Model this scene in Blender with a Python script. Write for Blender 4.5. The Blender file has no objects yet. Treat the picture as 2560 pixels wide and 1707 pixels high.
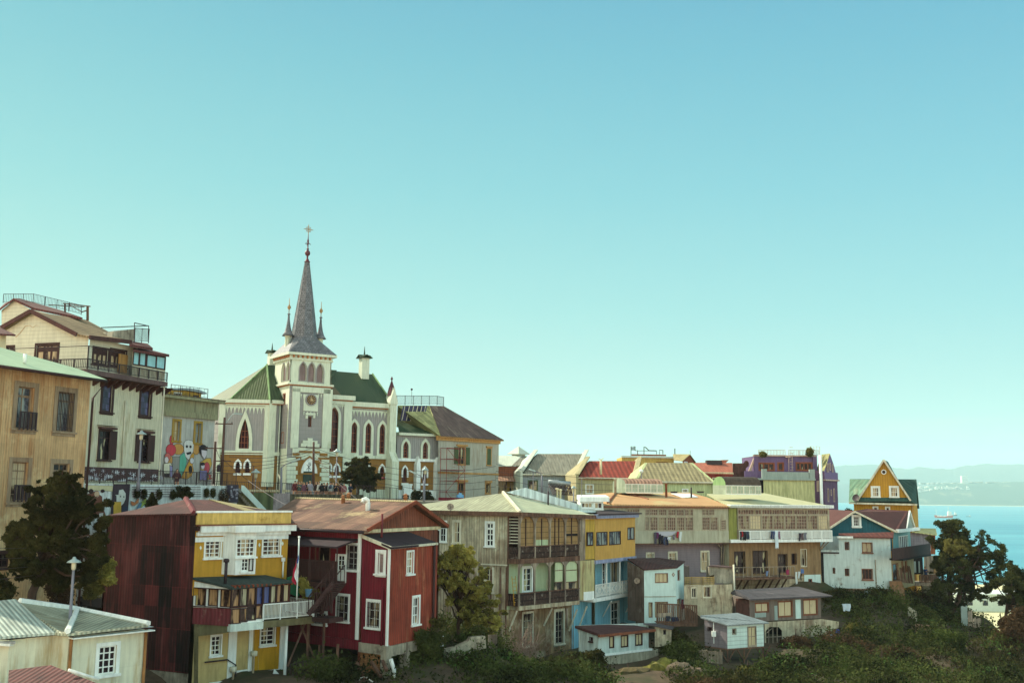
import bpy, math, random
import numpy as np
from mathutils import Vector, Matrix, noise
from mathutils.geometry import delaunay_2d_cdt
random.seed(7); rng = np.random.default_rng(7)
R = math.radians
SC = bpy.context.scene
COL = SC.collection
# ------------------------------------------------------------------ camera
FOC, CX, CY = 2600.0, 1280.0, 853.5
PITCH, ROLL = R(8.19), R(0.66)
CAM = Vector((0, 0, 70))
CM = (Matrix.Rotation(math.pi/2 + PITCH, 3, 'X') @ Matrix.Rotation(ROLL, 3, 'Z'))
cd = bpy.data.cameras.new('camera'); co = bpy.data.objects.new('camera', cd); COL.objects.link(co)
co.location = CAM; co.rotation_euler = CM.to_euler()
cd.sensor_width = 36; cd.lens = FOC/2560*36; cd.clip_start = .5; cd.clip_end = 60000
SC.camera = co
def ray(px, py):
    return CM @ Vector(((px-CX)/FOC, -(py-CY)/FOC, -1))
def P(px, py, Y):
    d = ray(px, py); return CAM + d*(Y/d.y)
# ------------------------------------------------------------------ materials
def lin(h):
    if isinstance(h, tuple): return h
    h = h.lstrip('#'); v = [int(h[i:i+2], 16)/255 for i in (0, 2, 4)]
    return tuple(c/12.92 if c <= .04045 else ((c+.055)/1.055)**2.4 for c in v)
MATS = {}
class NT:
    def __init__(s, m):
        m.use_nodes = True; s.t = m.node_tree; s.n = s.t.nodes; s.l = s.t.links
        s.bs = s.n['Principled BSDF']
    def new(s, ty, ins=None, **kw):
        nd = s.n.new(ty)
        for k, v in kw.items(): setattr(nd, k, v)
        if ins:
            for k, v in ins.items():
                if hasattr(v, 'is_linked') or isinstance(v, bpy.types.NodeSocket): s.l.new(v, nd.inputs[k])
                else: nd.inputs[k].default_value = v
        return nd
    def math(s, op, a, b=0.0, c=None):
        ins = {0: a, 1: b}
        if c is not None: ins[2] = c
        return s.new('ShaderNodeMath', ins, operation=op).outputs[0]
    def mix(s, f, a, b, bt='MIX'):
        nd = s.n.new('ShaderNodeMix'); nd.data_type = 'RGBA'; nd.blend_type = bt
        for i, v in ((0, f), (6, a), (7, b)):
            if isinstance(v, bpy.types.NodeSocket): s.l.new(v, nd.inputs[i])
            elif i == 0: nd.inputs[0].default_value = v
            else: nd.inputs[i].default_value = (*v[:3], 1)
        return nd.outputs[2]
    def ramp(s, f, a, b):
        nd = s.n.new('ShaderNodeMapRange'); s.l.new(f, nd.inputs[0])
        nd.inputs[1].default_value = a; nd.inputs[2].default_value = b
        return nd.outputs[0]
def mat(name, col, var=.18, rough=.8, streak=None, panels=None, corr=0, lap=0, lapd=.55, brick=None,
        metal=0, spot=None, bump=.6, tiles=0, corrd=.18, grime=.25, spec=.3):
    if name in MATS: return MATS[name]
    m = bpy.data.materials.new(name); t = NT(m); c = lin(col)
    geo = t.new('ShaderNodeNewGeometry'); uv = t.new('ShaderNodeUVMap')
    sp = t.new('ShaderNodeSeparateXYZ', {0: uv.outputs[0]}); U, V = sp.outputs[0], sp.outputs[1]
    n1 = t.new('ShaderNodeTexNoise', {'Vector': geo.outputs['Position'], 'Scale': .9, 'Detail': 9.0, 'Roughness': .72})
    f1 = t.ramp(n1.outputs[0], .32, .68)
    var *= 1.5; hi = tuple(min(1, x*(1+var*.7)) for x in c); lo = tuple(x*(1-min(.8, var)) for x in c)
    out = t.mix(f1, lo, hi); h = None
    if panels:
        w, hh, am = panels
        b = t.new('ShaderNodeTexBrick', {'Vector': uv.outputs[0], 'Scale': 1.0, 'Brick Width': w, 'Row Height': hh,
            'Mortar Size': .02, 'Color1': (max(.2, 1-am),)*3+(1,), 'Color2': (1+am*.5, 1+am*.5, 1+am*.5, 1),
            'Mortar': (1.9 if am > .9 else max(.3, 1-am*.6),)*3+(1,), 'Bias': 0.0})
        b.offset = .5; b.offset_frequency = 2
        out = t.mix(1.0, out, b.outputs[0], 'MULTIPLY')
        nb = t.new('ShaderNodeTexWhiteNoise', {'Vector': t.new('ShaderNodeCombineXYZ', {0: t.math('FLOOR', t.math('DIVIDE', U, w)), 1: t.math('FLOOR', t.math('DIVIDE', V, hh*1.31))}).outputs[0]})
        g = t.math('MULTIPLY_ADD', nb.outputs[0], am*1.0, 1-am*.6)
        out = t.mix(1.0, out, t.new('ShaderNodeCombineColor', {0: g, 1: g, 2: g}).outputs[0], 'MULTIPLY')
    if brick:
        b = t.new('ShaderNodeTexBrick', {'Vector': uv.outputs[0], 'Scale': 1.0, 'Brick Width': brick[0], 'Row Height': brick[1],
            'Mortar Size': brick[1]*.12, 'Color1': (.7, .7, .7, 1), 'Color2': (1.2, 1.2, 1.2, 1), 'Mortar': (*brick[2], 1)})
        out = t.mix(1.0, out, b.outputs[0], 'MULTIPLY')
    if streak:
        sc, am = streak[0], streak[1]
        cv = t.new('ShaderNodeCombineXYZ', {0: t.math('MULTIPLY', U, 2.2), 1: t.math('MULTIPLY', V, .22)})
        n2 = t.new('ShaderNodeTexNoise', {'Vector': cv.outputs[0], 'Scale': 1.0, 'Detail': 5.0, 'Roughness': .7})
        n3 = t.new('ShaderNodeTexNoise', {'Vector': geo.outputs['Position'], 'Scale': .35, 'Detail': 3.0})
        f = t.ramp(t.math('ADD', n2.outputs[0], t.math('MULTIPLY', n3.outputs[0], .6)), .95-.3*am, 1.0-.05*am)
        out = t.mix(t.math('MULTIPLY', f, min(1, .5+am*.4)), out, lin(sc))
    if spot:
        n4 = t.new('ShaderNodeTexNoise', {'Vector': geo.outputs['Position'], 'Scale': spot[2] if len(spot) > 2 else 1.6, 'Detail': 8.0, 'Roughness': .7})
        f = t.ramp(n4.outputs[0], .62-.18*spot[1], .68)
        out = t.mix(t.math('MULTIPLY', f, .85), out, lin(spot[0]))
    if grime:
        grime *= 1.7
        n5 = t.new('ShaderNodeTexNoise', {'Vector': t.new('ShaderNodeCombineXYZ', {0: t.math('MULTIPLY', U, 5.0), 1: t.math('MULTIPLY', V, .6)}).outputs[0], 'Scale': 1.0, 'Detail': 4.0})
        g = t.math('MULTIPLY_ADD', t.ramp(n5.outputs[0], .35, .7), -grime, 1+grime*.3)
        out = t.mix(1.0, out, t.new('ShaderNodeCombineColor', {0: g, 1: g, 2: g}).outputs[0], 'MULTIPLY')
    if lap:
        fr = t.math('FRACT', t.math('DIVIDE', V, lap)); ln = t.math('LESS_THAN', fr, .14)
        g = t.math('MULTIPLY_ADD', ln, -lapd, 1.0)
        out = t.mix(1.0, out, t.new('ShaderNodeCombineColor', {0: g, 1: g, 2: g}).outputs[0], 'MULTIPLY'); h = fr
    if corr:
        s_ = t.math('SINE', t.math('MULTIPLY', U, 2*math.pi/corr))
        g = t.math('MULTIPLY_ADD', s_, min(.3, corrd*1.7), 1.0)
        out = t.mix(1.0, out, t.new('ShaderNodeCombineColor', {0: g, 1: g, 2: g}).outputs[0], 'MULTIPLY'); h = s_
    if tiles:
        s_ = t.math('SINE', t.math('MULTIPLY', U, 2*math.pi/tiles))
        fr = t.math('FRACT', t.math('DIVIDE', V, tiles*1.2))
        h = t.math('ADD', s_, t.math('MULTIPLY', fr, .8))
        g = t.math('MULTIPLY_ADD', h, .22, .85)
        out = t.mix(1.0, out, t.new('ShaderNodeCombineColor', {0: g, 1: g, 2: g}).outputs[0], 'MULTIPLY')
    t.l.new(out, t.bs.inputs['Base Color'])
    hn = t.math('MULTIPLY', n1.outputs[0], .5)
    if h is not None: hn = t.math('ADD', hn, t.math('MULTIPLY', h, .5))
    bp = t.new('ShaderNodeBump', {'Strength': bump*.6, 'Distance': .06, 'Height': hn})
    t.l.new(bp.outputs[0], t.bs.inputs['Normal'])
    t.bs.inputs['Roughness'].default_value = rough; t.bs.inputs['Metallic'].default_value = metal
    t.bs.inputs['Specular IOR Level'].default_value = spec
    MATS[name] = m; return m
def glass(name, dark='#1b1417', cur='#b9b08a', am=.4, warm=0):
    m = bpy.data.materials.new(name); t = NT(m)
    uv = t.new('ShaderNodeUVMap'); sp = t.new('ShaderNodeSeparateXYZ', {0: uv.outputs[0]})
    cv = t.new('ShaderNodeCombineXYZ', {0: t.math('MULTIPLY', sp.outputs[0], 2.2), 1: t.math('MULTIPLY', sp.outputs[1], .5)})
    n = t.new('ShaderNodeTexNoise', {'Vector': cv.outputs[0], 'Scale': 1.0, 'Detail': 2.0, 'Roughness': .5})
    n2 = t.new('ShaderNodeTexNoise', {'Vector': uv.outputs[0], 'Scale': 5.0, 'Detail': 4.0})
    f = t.ramp(n.outputs[0], .62-.25*am, .66-.2*am)
    a = t.mix(t.ramp(n2.outputs[0], .45, .6), lin(dark), tuple(x*2.4 for x in lin(dark)))
    fold = t.math('MULTIPLY_ADD', t.math('SINE', t.math('MULTIPLY', sp.outputs[0], 40.0)), .12, .88)
    b = t.mix(1.0, lin(cur), t.new('ShaderNodeCombineColor', {0: fold, 1: fold, 2: fold}).outputs[0], 'MULTIPLY')
    t.l.new(t.mix(f, a, b), t.bs.inputs['Base Color'])
    t.bs.inputs['Roughness'].default_value = .12; t.bs.inputs['Specular IOR Level'].default_value = .16
    MATS[name] = m; return m
def leafm(name, a, b, tr=.25, sz=0.6):
    m = bpy.data.materials.new(name); t = NT(m)
    geo = t.new('ShaderNodeNewGeometry')
    n = t.new('ShaderNodeTexNoise', {'Vector': geo.outputs['Position'], 'Scale': sz, 'Detail': 3.0})
    f = t.math('ADD', t.math('MULTIPLY', geo.outputs['Random Per Island'], .45), t.math('MULTIPLY', t.ramp(n.outputs[0], .4, .62), .8))
    t.l.new(t.mix(f, lin(a), lin(b)), t.bs.inputs['Base Color'])
    t.bs.inputs['Roughness'].default_value = .8; t.bs.inputs['Specular IOR Level'].default_value = .05
    tb = t.new('ShaderNodeBsdfTranslucent', {0: t.mix(f, lin(a), tuple(x*1.4 for x in lin(b)))})
    ms = t.new('ShaderNodeMixShader', {0: tr}); t.l.new(t.bs.outputs[0], ms.inputs[1]); t.l.new(tb.outputs[0], ms.inputs[2])
    t.l.new(ms.outputs[0], t.n['Material Output'].inputs[0])
    MATS[name] = m; return m
def M(k):
    return MATS[k] if isinstance(k, str) else k
# ------------------------------------------------------------------ mesh builder
class MB:
    def __init__(s): s.v = []; s.f = []; s.mi = []; s.m = 0; s.sm = []; s.smooth = False
    def poly(s, pts):
        k = len(s.v); s.v += [tuple(p) for p in pts]; s.f.append(tuple(range(k, k+len(pts)))); s.mi.append(s.m); s.sm.append(s.smooth); return s
    def raw(s, vs, fs):
        k = len(s.v); s.v += [tuple(p) for p in vs]
        for f in fs: s.f.append(tuple(i+k for i in f)); s.mi.append(s.m); s.sm.append(s.smooth)
        return s
    def prism(s, pts, vec):
        pts = [Vector(p) for p in pts]; n = len(pts); q = [p+Vector(vec) for p in pts]
        fs = [tuple(range(n)), tuple(range(2*n-1, n-1, -1))] + [(i, i+n, (i+1) % n+n, (i+1) % n) for i in range(n)]
        return s.raw(pts+q, fs)
    def hexa(s, p):
        return s.raw(p, [(0, 3, 2, 1), (4, 5, 6, 7), (0, 1, 5, 4), (1, 2, 6, 5), (2, 3, 7, 6), (3, 0, 4, 7)])
    def box(s, c, sz, rz=0):
        c = Vector(c); rm = Matrix.Rotation(rz, 3, 'Z'); x, y, z = [a/2 for a in sz]
        return s.hexa([c+rm@Vector(q) for q in ((-x,-y,-z),(x,-y,-z),(x,y,-z),(-x,y,-z),(-x,-y,z),(x,-y,z),(x,y,z),(-x,y,z))])
    def fbox(s, F, u0, z0, u1, z1, d0, d1):
        w = F.w; return s.hexa([w(u0,z0,d1), w(u1,z0,d1), w(u1,z0,d0), w(u0,z0,d0), w(u0,z1,d1), w(u1,z1,d1), w(u1,z1,d0), w(u0,z1,d0)])
    def rect(s, F, r, d0, d1):
        u0, z1 = F.q(r[0], r[1]); u1, z0 = F.q(r[2], r[3]); return s.fbox(F, u0, z0, u1, z1, d0, d1)
    def tube(s, pts, r, n=6, r2=None):
        pts = [Vector(p) for p in pts]; r2 = r if r2 is None else r2; k = len(s.v); L = len(pts)
        for i, p in enumerate(pts):
            t = (pts[min(i+1, L-1)]-pts[max(i-1, 0)]).normalized()
            a = t.orthogonal().normalized() if abs(t.z) > .9 else t.cross(Vector((0, 0, 1))).normalized()
            b = t.cross(a); rr = r+(r2-r)*i/max(1, L-1)
            s.v += [tuple(p+(a*math.cos(2*math.pi*j/n)+b*math.sin(2*math.pi*j/n))*rr) for j in range(n)]
        fs = [tuple(k+j for j in range(n))[::-1], tuple(k+(L-1)*n+j for j in range(n))]
        for i in range(L-1):
            for j in range(n): fs.append((k+i*n+j, k+i*n+(j+1) % n, k+(i+1)*n+(j+1) % n, k+(i+1)*n+j))
        for f in fs: s.f.append(f); s.mi.append(s.m); s.sm.append(n > 5)
        return s
    def lathe(s, c, prof, n=12):
        c = Vector(c); k = len(s.v)
        for r, z in prof: s.v += [(c.x+r*math.cos(2*math.pi*j/n), c.y+r*math.sin(2*math.pi*j/n), c.z+z) for j in range(n)]
        for i in range(len(prof)-1):
            for j in range(n): s.f.append((k+i*n+j, k+i*n+(j+1) % n, k+(i+1)*n+(j+1) % n, k+(i+1)*n+j)); s.mi.append(s.m); s.sm.append(n > 7)
        for e, o in ((0, -1), (len(prof)-1, 1)):
            s.f.append(tuple(k+e*n+j for j in range(n))[::o]); s.mi.append(s.m); s.sm.append(False)
        return s
    def make(s, name, mats, parent=None, org=None):
        me = bpy.data.meshes.new(name); o = org or (ROOTLOC(parent) if parent else Vector((0, 0, 0)))
        V = np.array(s.v, dtype=float).reshape(-1, 3) - np.array(o)
        me.from_pydata([tuple(a) for a in V], [], s.f)
        uvl = me.uv_layers.new(name='UVMap')
        data = []
        for f in s.f:
            p = [Vector(s.v[i]) for i in f[:4]]; n = (p[1]-p[0]).cross(p[2]-p[0])
            if n.length < 1e-10 and len(p) > 3: n = (p[2]-p[0]).cross(p[3]-p[0])
            n = n.normalized() if n.length > 1e-12 else Vector((0, 0, 1))
            if abs(n.z) > .999: a, b = Vector((1, 0, 0)), Vector((0, 1, 0))
            else:
                a = Vector((0, 0, 1)).cross(n).normalized(); b = n.cross(a)
            ax, ay, az = a; bx, by, bz = b
            for i in f:
                x, y, z = s.v[i]; data += [x*ax+y*ay+z*az, x*bx+y*by+z*bz]
        uvl.data.foreach_set('uv', data)
        if not isinstance(mats, (list, tuple)): mats = [mats]
        for m in mats: me.materials.append(M(m))
        me.polygons.foreach_set('material_index', s.mi); me.polygons.foreach_set('use_smooth', s.sm)
        me.update()
        ob = bpy.data.objects.new(name, me); COL.objects.link(ob)
        if parent: ob.parent = parent
        ob.location = (0, 0, 0) if parent else o
        return ob
def ROOTLOC(o):
    v = Vector((0, 0, 0))
    while o: v += o.location; o = o.parent
    return v
def tag(o, label, cat, group=None, kind=None):
    if label: o['label'] = label
    if cat: o['category'] = cat
    if group: o['group'] = group
    if kind: o['kind'] = kind
    return o
def T(name, label, cat, loc, group=None):
    o = bpy.data.objects.new(name, None); COL.objects.link(o); o.location = Vector(loc); o.empty_display_size = .5
    return tag(o, label, cat, group)
def solo(mb, name, mats, label, cat, group=None, org=None):
    o = mb.make(name, mats, None, Vector(org) if org is not None else Vector(mb.v[0])); return tag(o, label, cat, group)
# ------------------------------------------------------------------ facade: a vertical plane in the world
class F:
    def __init__(s, px, py, Y, ang, p=None):
        s.o = Vector(p) if p is not None else P(px, py, Y); s.ang = ang
        a = R(ang); s.u = Vector((math.cos(a), math.sin(a), 0)); s.n = Vector((math.sin(a), -math.cos(a), 0)); s.holes = []
    def at(s, px, py, d=0):
        r = ray(px, py); k = ((s.o-CAM).dot(s.n)+d)/r.dot(s.n); return CAM+r*k
    def q(s, px, py, d=0):
        p = s.at(px, py, d); return (p-s.o).dot(s.u), p.z
    def w(s, u, z, d=0):
        p = s.o+s.u*u+s.n*d; return Vector((p.x, p.y, z))
    def turn(s, px, py, ang, d=0): return F(0, 0, 0, ang, s.at(px, py, d))
    def off(s, d): return F(0, 0, 0, s.ang, s.o+s.n*d)
def rectpts(F_, r):
    u0, z1 = F_.q(r[0], r[1]); u1, z0 = F_.q(r[2], r[3]); return [(u0, z0), (u1, z0), (u1, z1), (u0, z1)]
def wall(T_, F_, outline, m, name='wall', depth=.22, z0=None, raw=False, d=0):
    if len(outline) == 4 and not isinstance(outline[0], (tuple, list)): o = rectpts(F_, outline)
    elif raw: o = list(outline)
    else: o = [F_.q(*p) for p in outline]
    if z0 is not None:
        zm = min(p[1] for p in o); th = sorted(p[1] for p in o)[1]+.02
        o = [(p[0], z0 if p[1] <= th else p[1]) for p in o]
    if sum(o[i][0]*o[(i+1) % len(o)][1]-o[(i+1) % len(o)][0]*o[i][1] for i in range(len(o))) < 0: o = o[::-1]
    vs = [Vector(p) for p in o]; es = [(i, (i+1) % len(o)) for i in range(len(o))]
    for h in F_.holes:
        k = len(vs); vs += [Vector(p) for p in h]; es += [(k+i, k+(i+1) % len(h)) for i in range(len(h))]
    r = delaunay_2d_cdt(vs, es, [], 0, 1e-4)
    def inside(p, pl):
        c = False
        for i in range(len(pl)):
            a, b = pl[i], pl[i-1]
            if (a[1] > p[1]) != (b[1] > p[1]) and p[0] < (b[0]-a[0])*(p[1]-a[1])/(b[1]-a[1])+a[0]: c = not c
        return c
    mb = MB(); V = r[0]
    fs = []
    for f in r[2]:
        c = sum((V[i] for i in f), Vector((0, 0)))/len(f)
        if inside(c, o) and not any(inside(c, h) for h in F_.holes): fs.append(f)
    mb.raw([F_.w(p[0], p[1], d) for p in V], fs)
    for h in F_.holes:
        for i in range(len(h)):
            a, b = h[i], h[(i+1) % len(h)]
            mb.poly([F_.w(a[0], a[1], d), F_.w(b[0], b[1], d), F_.w(b[0], b[1], d-depth), F_.w(a[0], a[1], d-depth)])
    F_.holes = []
    return mb.make(name, m, T_)
def archpts(u0, u1, z0, z1, k=None, n=7):
    w = u1-u0; h = z1-z0; k = k or min(h*.5, w*1.05); zs = z1-k; um = (u0+u1)/2
    # pointed arch: two arcs
    pts = [(u0, z0), (u1, z0)]
    Rr = (k*k+(w/2)**2)/w
    for i in range(n):
        a = i/(n-1)*math.asin(min(1, k/Rr)); pts.append((u1-Rr+Rr*math.cos(a), zs+Rr*math.sin(a)))
    for i in range(n-2, -1, -1):
        a = i/(n-1)*math.asin(min(1, k/Rr)); pts.append((u0+Rr-Rr*math.cos(a), zs+Rr*math.sin(a)))
    return pts
def ring(mb, F_, inner, outer, d0, d1):
    n = len(inner)
    for i in range(n):
        j = (i+1) % n; a, b, c, e = inner[i], inner[j], outer[j], outer[i]
        if (Vector(a)-Vector(b)).length < 1e-5: continue
        w = F_.w
        mb.hexa([w(*a, d1), w(*b, d1), w(*b, d0), w(*a, d0), w(*e, d1), w(*c, d1), w(*c, d0), w(*e, d0)])
def offset(pts, k):
    n = len(pts); out = []
    for i in range(n):
        a, b, c = Vector(pts[i-1]), Vector(pts[i]), Vector(pts[(i+1) % n])
        e1 = (b-a); e2 = (c-b)
        if e1.length < 1e-6: e1 = e2
        if e2.length < 1e-6: e2 = e1
        e1.normalize(); e2.normalize()
        n1 = Vector((e1.y, -e1.x)); n2 = Vector((e2.y, -e2.x)); m_ = (n1+n2); m_ = m_/max(.5, m_.length_squared)*2
        out.append(tuple(b+m_*k))
    return out
def win(T_, F_, r, nx=2, ny=3, fm='white', pm='glass', cw=.1, fw=.06, bw=.035, rec=.12, proud=.04, sill=True,
        hole=True, name='window', d=0, arch=0, top=0, label=None, uz=False, bars=0, k=None):
    if uz: u0, z0, u1, z1 = r
    else:
        u0, z1 = F_.q(r[0], r[1], d); u1, z0 = F_.q(r[2], r[3], d)
    if not hole: rec = -.015
    pts = archpts(u0, u1, z0, z1, k) if arch else [(u0, z0), (u1, z0), (u1, z1), (u0, z1)]
    if hole: F_.holes.append(pts)
    mb = MB(); Fd = F_
    if cw: ring(mb, Fd, pts, offset(pts, cw), d+.004, d+proud)
    inn = offset(pts, -fw)
    ring(mb, Fd, inn, offset(pts, .01), d-rec+.01, d-rec+.07)
    o = mb.make(name, fm, T_)
    if label: o['label'] = label
    if nx > 1 or ny > 1 or top:
        b2 = MB(); w_, h_ = u1-u0, z1-z0
        for i in range(1, nx):
            x = u0+w_*i/nx; zz = z1 if not arch else z1-.02-abs(i/nx-.5)*w_*1.1
            b2.fbox(Fd, x-bw/2, z0+.02, x+bw/2, zz-.02, d-rec+.012, d-rec+.05)
        zt = z1-top*h_ if top else z1
        if arch: zt = z1-.5*w_
        for j in range(1, ny):
            z = z0+(zt-z0)*j/ny; b2.fbox(Fd, u0+.02, z-bw/2, u1-.02, z+bw/2, d-rec+.012, d-rec+.047)
        if top: b2.fbox(Fd, u0+.02, zt-bw, u1-.02, zt+bw, d-rec+.012, d-rec+.06)
        if b2.v: b2.make('muntin', fm, o)
    p = MB(); p.poly([Fd.w(a, b, d-rec+.02) for a, b in pts]); p.make('pane', pm, o)
    if sill and not arch:
        s_ = MB(); s_.fbox(Fd, u0-cw-.05, z0-.12, u1+cw+.05, z0-.02, d+.005, d+.14); s_.make('sill', fm, o)
    if bars:
        g = MB()
        for i in range(bars+1):
            x = u0+(u1-u0)*i/bars; g.fbox(Fd, x-.012, z0, x+.012, z1, d+.05, d+.075)
        for j in range(3):
            z = z0+(z1-z0)*(j+.3)/3; g.fbox(Fd, u0, z-.012, u1, z+.012, d+.05, d+.075)
        g.make('window_grille', 'iron', o)
    return o
def strip(T_, F_, r, m, name='trim', d0=.003, d1=.08):
    for q in (r if isinstance(r[0], (tuple, list)) else [r]): mb = MB(); mb.rect(F_, q, d0, d1); o = mb.make(name, m, T_)
    return o
def railing(T_, a, b, h, n, m, name='railing', rt=.03, br=.013, post=4, up=None, mid=True):
    a, b = Vector(a), Vector(b); mb = MB(); t = (b-a); rz = math.atan2(t.y, t.x); hv = Vector((0, 0, h))
    def bar(p, q, w):
        e = (q-p); s_ = Vector((-math.sin(rz), math.cos(rz), 0))*w; upv = Vector((0, 0, w)) if abs(e.normalized().z) < .9 else Vector((math.cos(rz), math.sin(rz), 0))*w
        mb.hexa([p-s_-upv, q-s_-upv, q+s_-upv, p+s_-upv, p-s_+upv, q-s_+upv, q+s_+upv, p+s_+upv])
    bar(a+hv, b+hv, rt)
    if mid: bar(a+hv*.12, b+hv*.12, rt*.7)
    for i in range(n+1):
        p = a+t*i/n; bar(p+hv*.12, p+hv*.99, br)
    if post:
        for i in range(post+1):
            p = a+t*i/post; bar(p, p+hv*1.03, rt*1.1)
    return mb.make(name, m, T_)
def roof(T_, polys, m, name='roof', th=.1):
    mb = MB()
    for p in polys:
        p = [Vector(x) for x in p]; n = (p[1]-p[0]).cross(p[2]-p[0])
        if n.z < 0: p = p[::-1]
        # underside first, prism upward so that the top is at the given points
        mb.prism([x-Vector((0, 0, th)) for x in p][::-1], (0, 0, th))
    return mb.make(name, m, T_)
def body(T_, xy, z0, z1, m, name='wall', top=False):
    mb = MB(); n = len(xy)
    for i in range(n-1):
        a, b = xy[i], xy[i+1]
        mb.poly([(a[0], a[1], z0), (b[0], b[1], z0), (b[0], b[1], z1), (a[0], a[1], z1)])
    if top: mb.poly([(p[0], p[1], z1) for p in xy])
    return mb.make(name, m, T_)
# ------------------------------------------------------------------ palette
mat('white', '#e2e6de', .06, .6, grime=.15)
mat('offwhite', '#cfc9b0', .1, .7, ('#8d7352', .25))
mat('iron', '#33262a', .1, .6, grime=0)
mat('darkwood', '#3a2220', .2, .7)
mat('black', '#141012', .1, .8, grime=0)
mat('timber', '#6f5140', .3, .85, ('#3a2622', .5), grime=.4)
mat('greytimber', '#9a8b78', .25, .85, ('#54413a', .5), grime=.4)
mat('concrete', '#9b9380', .25, .9, ('#4b4038', .45), spot=('#5d5346', .5))
mat('bareconc', '#b3a88c', .25, .9, ('#6b4a35', .45), spot=('#6e5c48', .5))
mat('galv', '#a9b0a8', .12, .45, ('#6b6258', .2), metal=.35, corr=.3, corrd=.05)
mat('zinc', '#8f989a', .12, .45, metal=.3)
mat('cream', '#cfc29c', .08, .8, ('#9a7a52', .2))
mat('rust', '#7d4a33', .25, .8, spot=('#5b3327', .5))
glass('glass', am=.1); glass('glasscurt', '#2a1e1c', '#b5a07e', .8); glass('glassblue', '#3a3c42', '#8f9690', .6); glass('glasspale', '#5c5244', '#c4b48e', 1.3)
leafm('leafdark', '#1f2013', '#454224', .2); leafm('leafmoss', '#12160b', '#4f5a2c', .2, .5); leafm('leafpine', '#1e2114', '#4c4f2c', .25); leafm('leafmid', '#4a4a24', '#a39a50', .3); leafm('leafcliff', '#0b0d08', '#4e552c', .15, .3)  # leafcliff: leaf tone spread widened to carry scrub highlights and shade
leafm('leafolive', '#3c3c1e', '#7a7440', .3); leafm('leafbrown', '#2e221a', '#54422e', .15); leafm('leafbright', '#33502a', '#587438', .25)
mat('bark', '#4c3a30', .3, .9)
# ------------------------------------------------------------------ sun and sky
SUN_AZ, SUN_EL = R(30), R(38)           # azimuth measured from -x towards +y (left of the picture, slightly behind the houses)
sd = Vector((-math.cos(SUN_AZ)*math.cos(SUN_EL), math.sin(SUN_AZ)*math.cos(SUN_EL), math.sin(SUN_EL)))
sl = bpy.data.lights.new('sun', 'SUN'); sl.energy = 5.0; sl.angle = R(.55); sl.color = (1, .93, .74)
so = bpy.data.objects.new('sun', sl); COL.objects.link(so); so.location = (0, 0, 160); so.rotation_euler = sd.to_track_quat('Z', 'Y').to_euler()
wd = bpy.data.worlds.new('World'); SC.world = wd; wd.use_nodes = True
wt = wd.node_tree; wn = wt.nodes; wl = wt.links; bg = wn['Background']
sky = wn.new('ShaderNodeTexSky'); sky.sky_type = 'NISHITA'; sky.sun_disc = False
sky.sun_elevation = SUN_EL; sky.sun_rotation = math.atan2(sd.x, sd.y); sky.altitude = 70; sky.air_density = 1.3; sky.dust_density = 1.5; sky.ozone_density = 2.0
tc = wn.new('ShaderNodeTexCoord'); sx = wn.new('ShaderNodeSeparateXYZ'); wl.new(tc.outputs['Generated'], sx.inputs[0])
cr = wn.new('ShaderNodeValToRGB'); el = cr.color_ramp; wl.new(sx.outputs[2], cr.inputs[0])
stops = [(0.0, '#dcf4de'), (.08, '#c8f0e2'), (.17, '#a8e6e2'), (.28, '#8ad6de'), (.40, '#70c3d6'), (.47, '#62b5d1'), (.75, '#83a6aa'), (1.0, '#8b9f9f')]
while len(el.elements) < len(stops): el.elements.new(.5)
for e, (p, c) in zip(el.elements, stops): e.position = p; e.color = (*lin(c), 1)
def wmix(a, b, f, bt='MIX'):
    nd = wn.new('ShaderNodeMix'); nd.data_type = 'RGBA'; nd.blend_type = bt
    for i, v in ((0, f), (6, a), (7, b)):
        if isinstance(v, bpy.types.NodeSocket): wl.new(v, nd.inputs[i])
        elif i == 0: nd.inputs[0].default_value = v
        else: nd.inputs[i].default_value = (*v, 1)
    return nd.outputs[2]
# brighter towards the sun (left), bluer to the right
mx = wn.new('ShaderNodeMapRange'); wl.new(sx.outputs[0], mx.inputs[0]); mx.inputs[1].default_value = -.5; mx.inputs[2].default_value = .5
side = wmix((1.18, 1.08, 1.0), (.74, .91, 1.04), mx.outputs[0])
base = wmix(cr.outputs[0], side, 1.0, 'MULTIPLY')
# faint cloud band low over the bay
nz = wn.new('ShaderNodeTexNoise'); mp = wn.new('ShaderNodeMapping'); mp.inputs['Scale'].default_value = (3, 3, 30)
wl.new(tc.outputs['Generated'], mp.inputs[0]); wl.new(mp.outputs[0], nz.inputs[0]); nz.inputs['Scale'].default_value = 1.6; nz.inputs['Detail'].default_value = 4
lowm = wn.new('ShaderNodeMapRange'); wl.new(sx.outputs[2], lowm.inputs[0]); lowm.inputs[1].default_value = .095; lowm.inputs[2].default_value = .02
cm_ = wn.new('ShaderNodeMapRange'); wl.new(nz.outputs[0], cm_.inputs[0]); cm_.inputs[1].default_value = .5; cm_.inputs[2].default_value = .7
mm = wn.new('ShaderNodeMath'); mm.operation = 'MULTIPLY'; wl.new(lowm.outputs[0], mm.inputs[0]); wl.new(cm_.outputs[0], mm.inputs[1])
m2 = wn.new('ShaderNodeMath'); m2.operation = 'MULTIPLY'; wl.new(mm.outputs[0], m2.inputs[0]); m2.inputs[1].default_value = .85
base = wmix(base, lin('#d9f0dc'), m2.outputs[0])
nsc = wmix(sky.outputs[0], (.045, .055, .052), 1.0, 'MULTIPLY')          # the physical sky at strength 0.1, warmed to the film's cyan
tot = wmix(base, nsc, .15)
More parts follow.
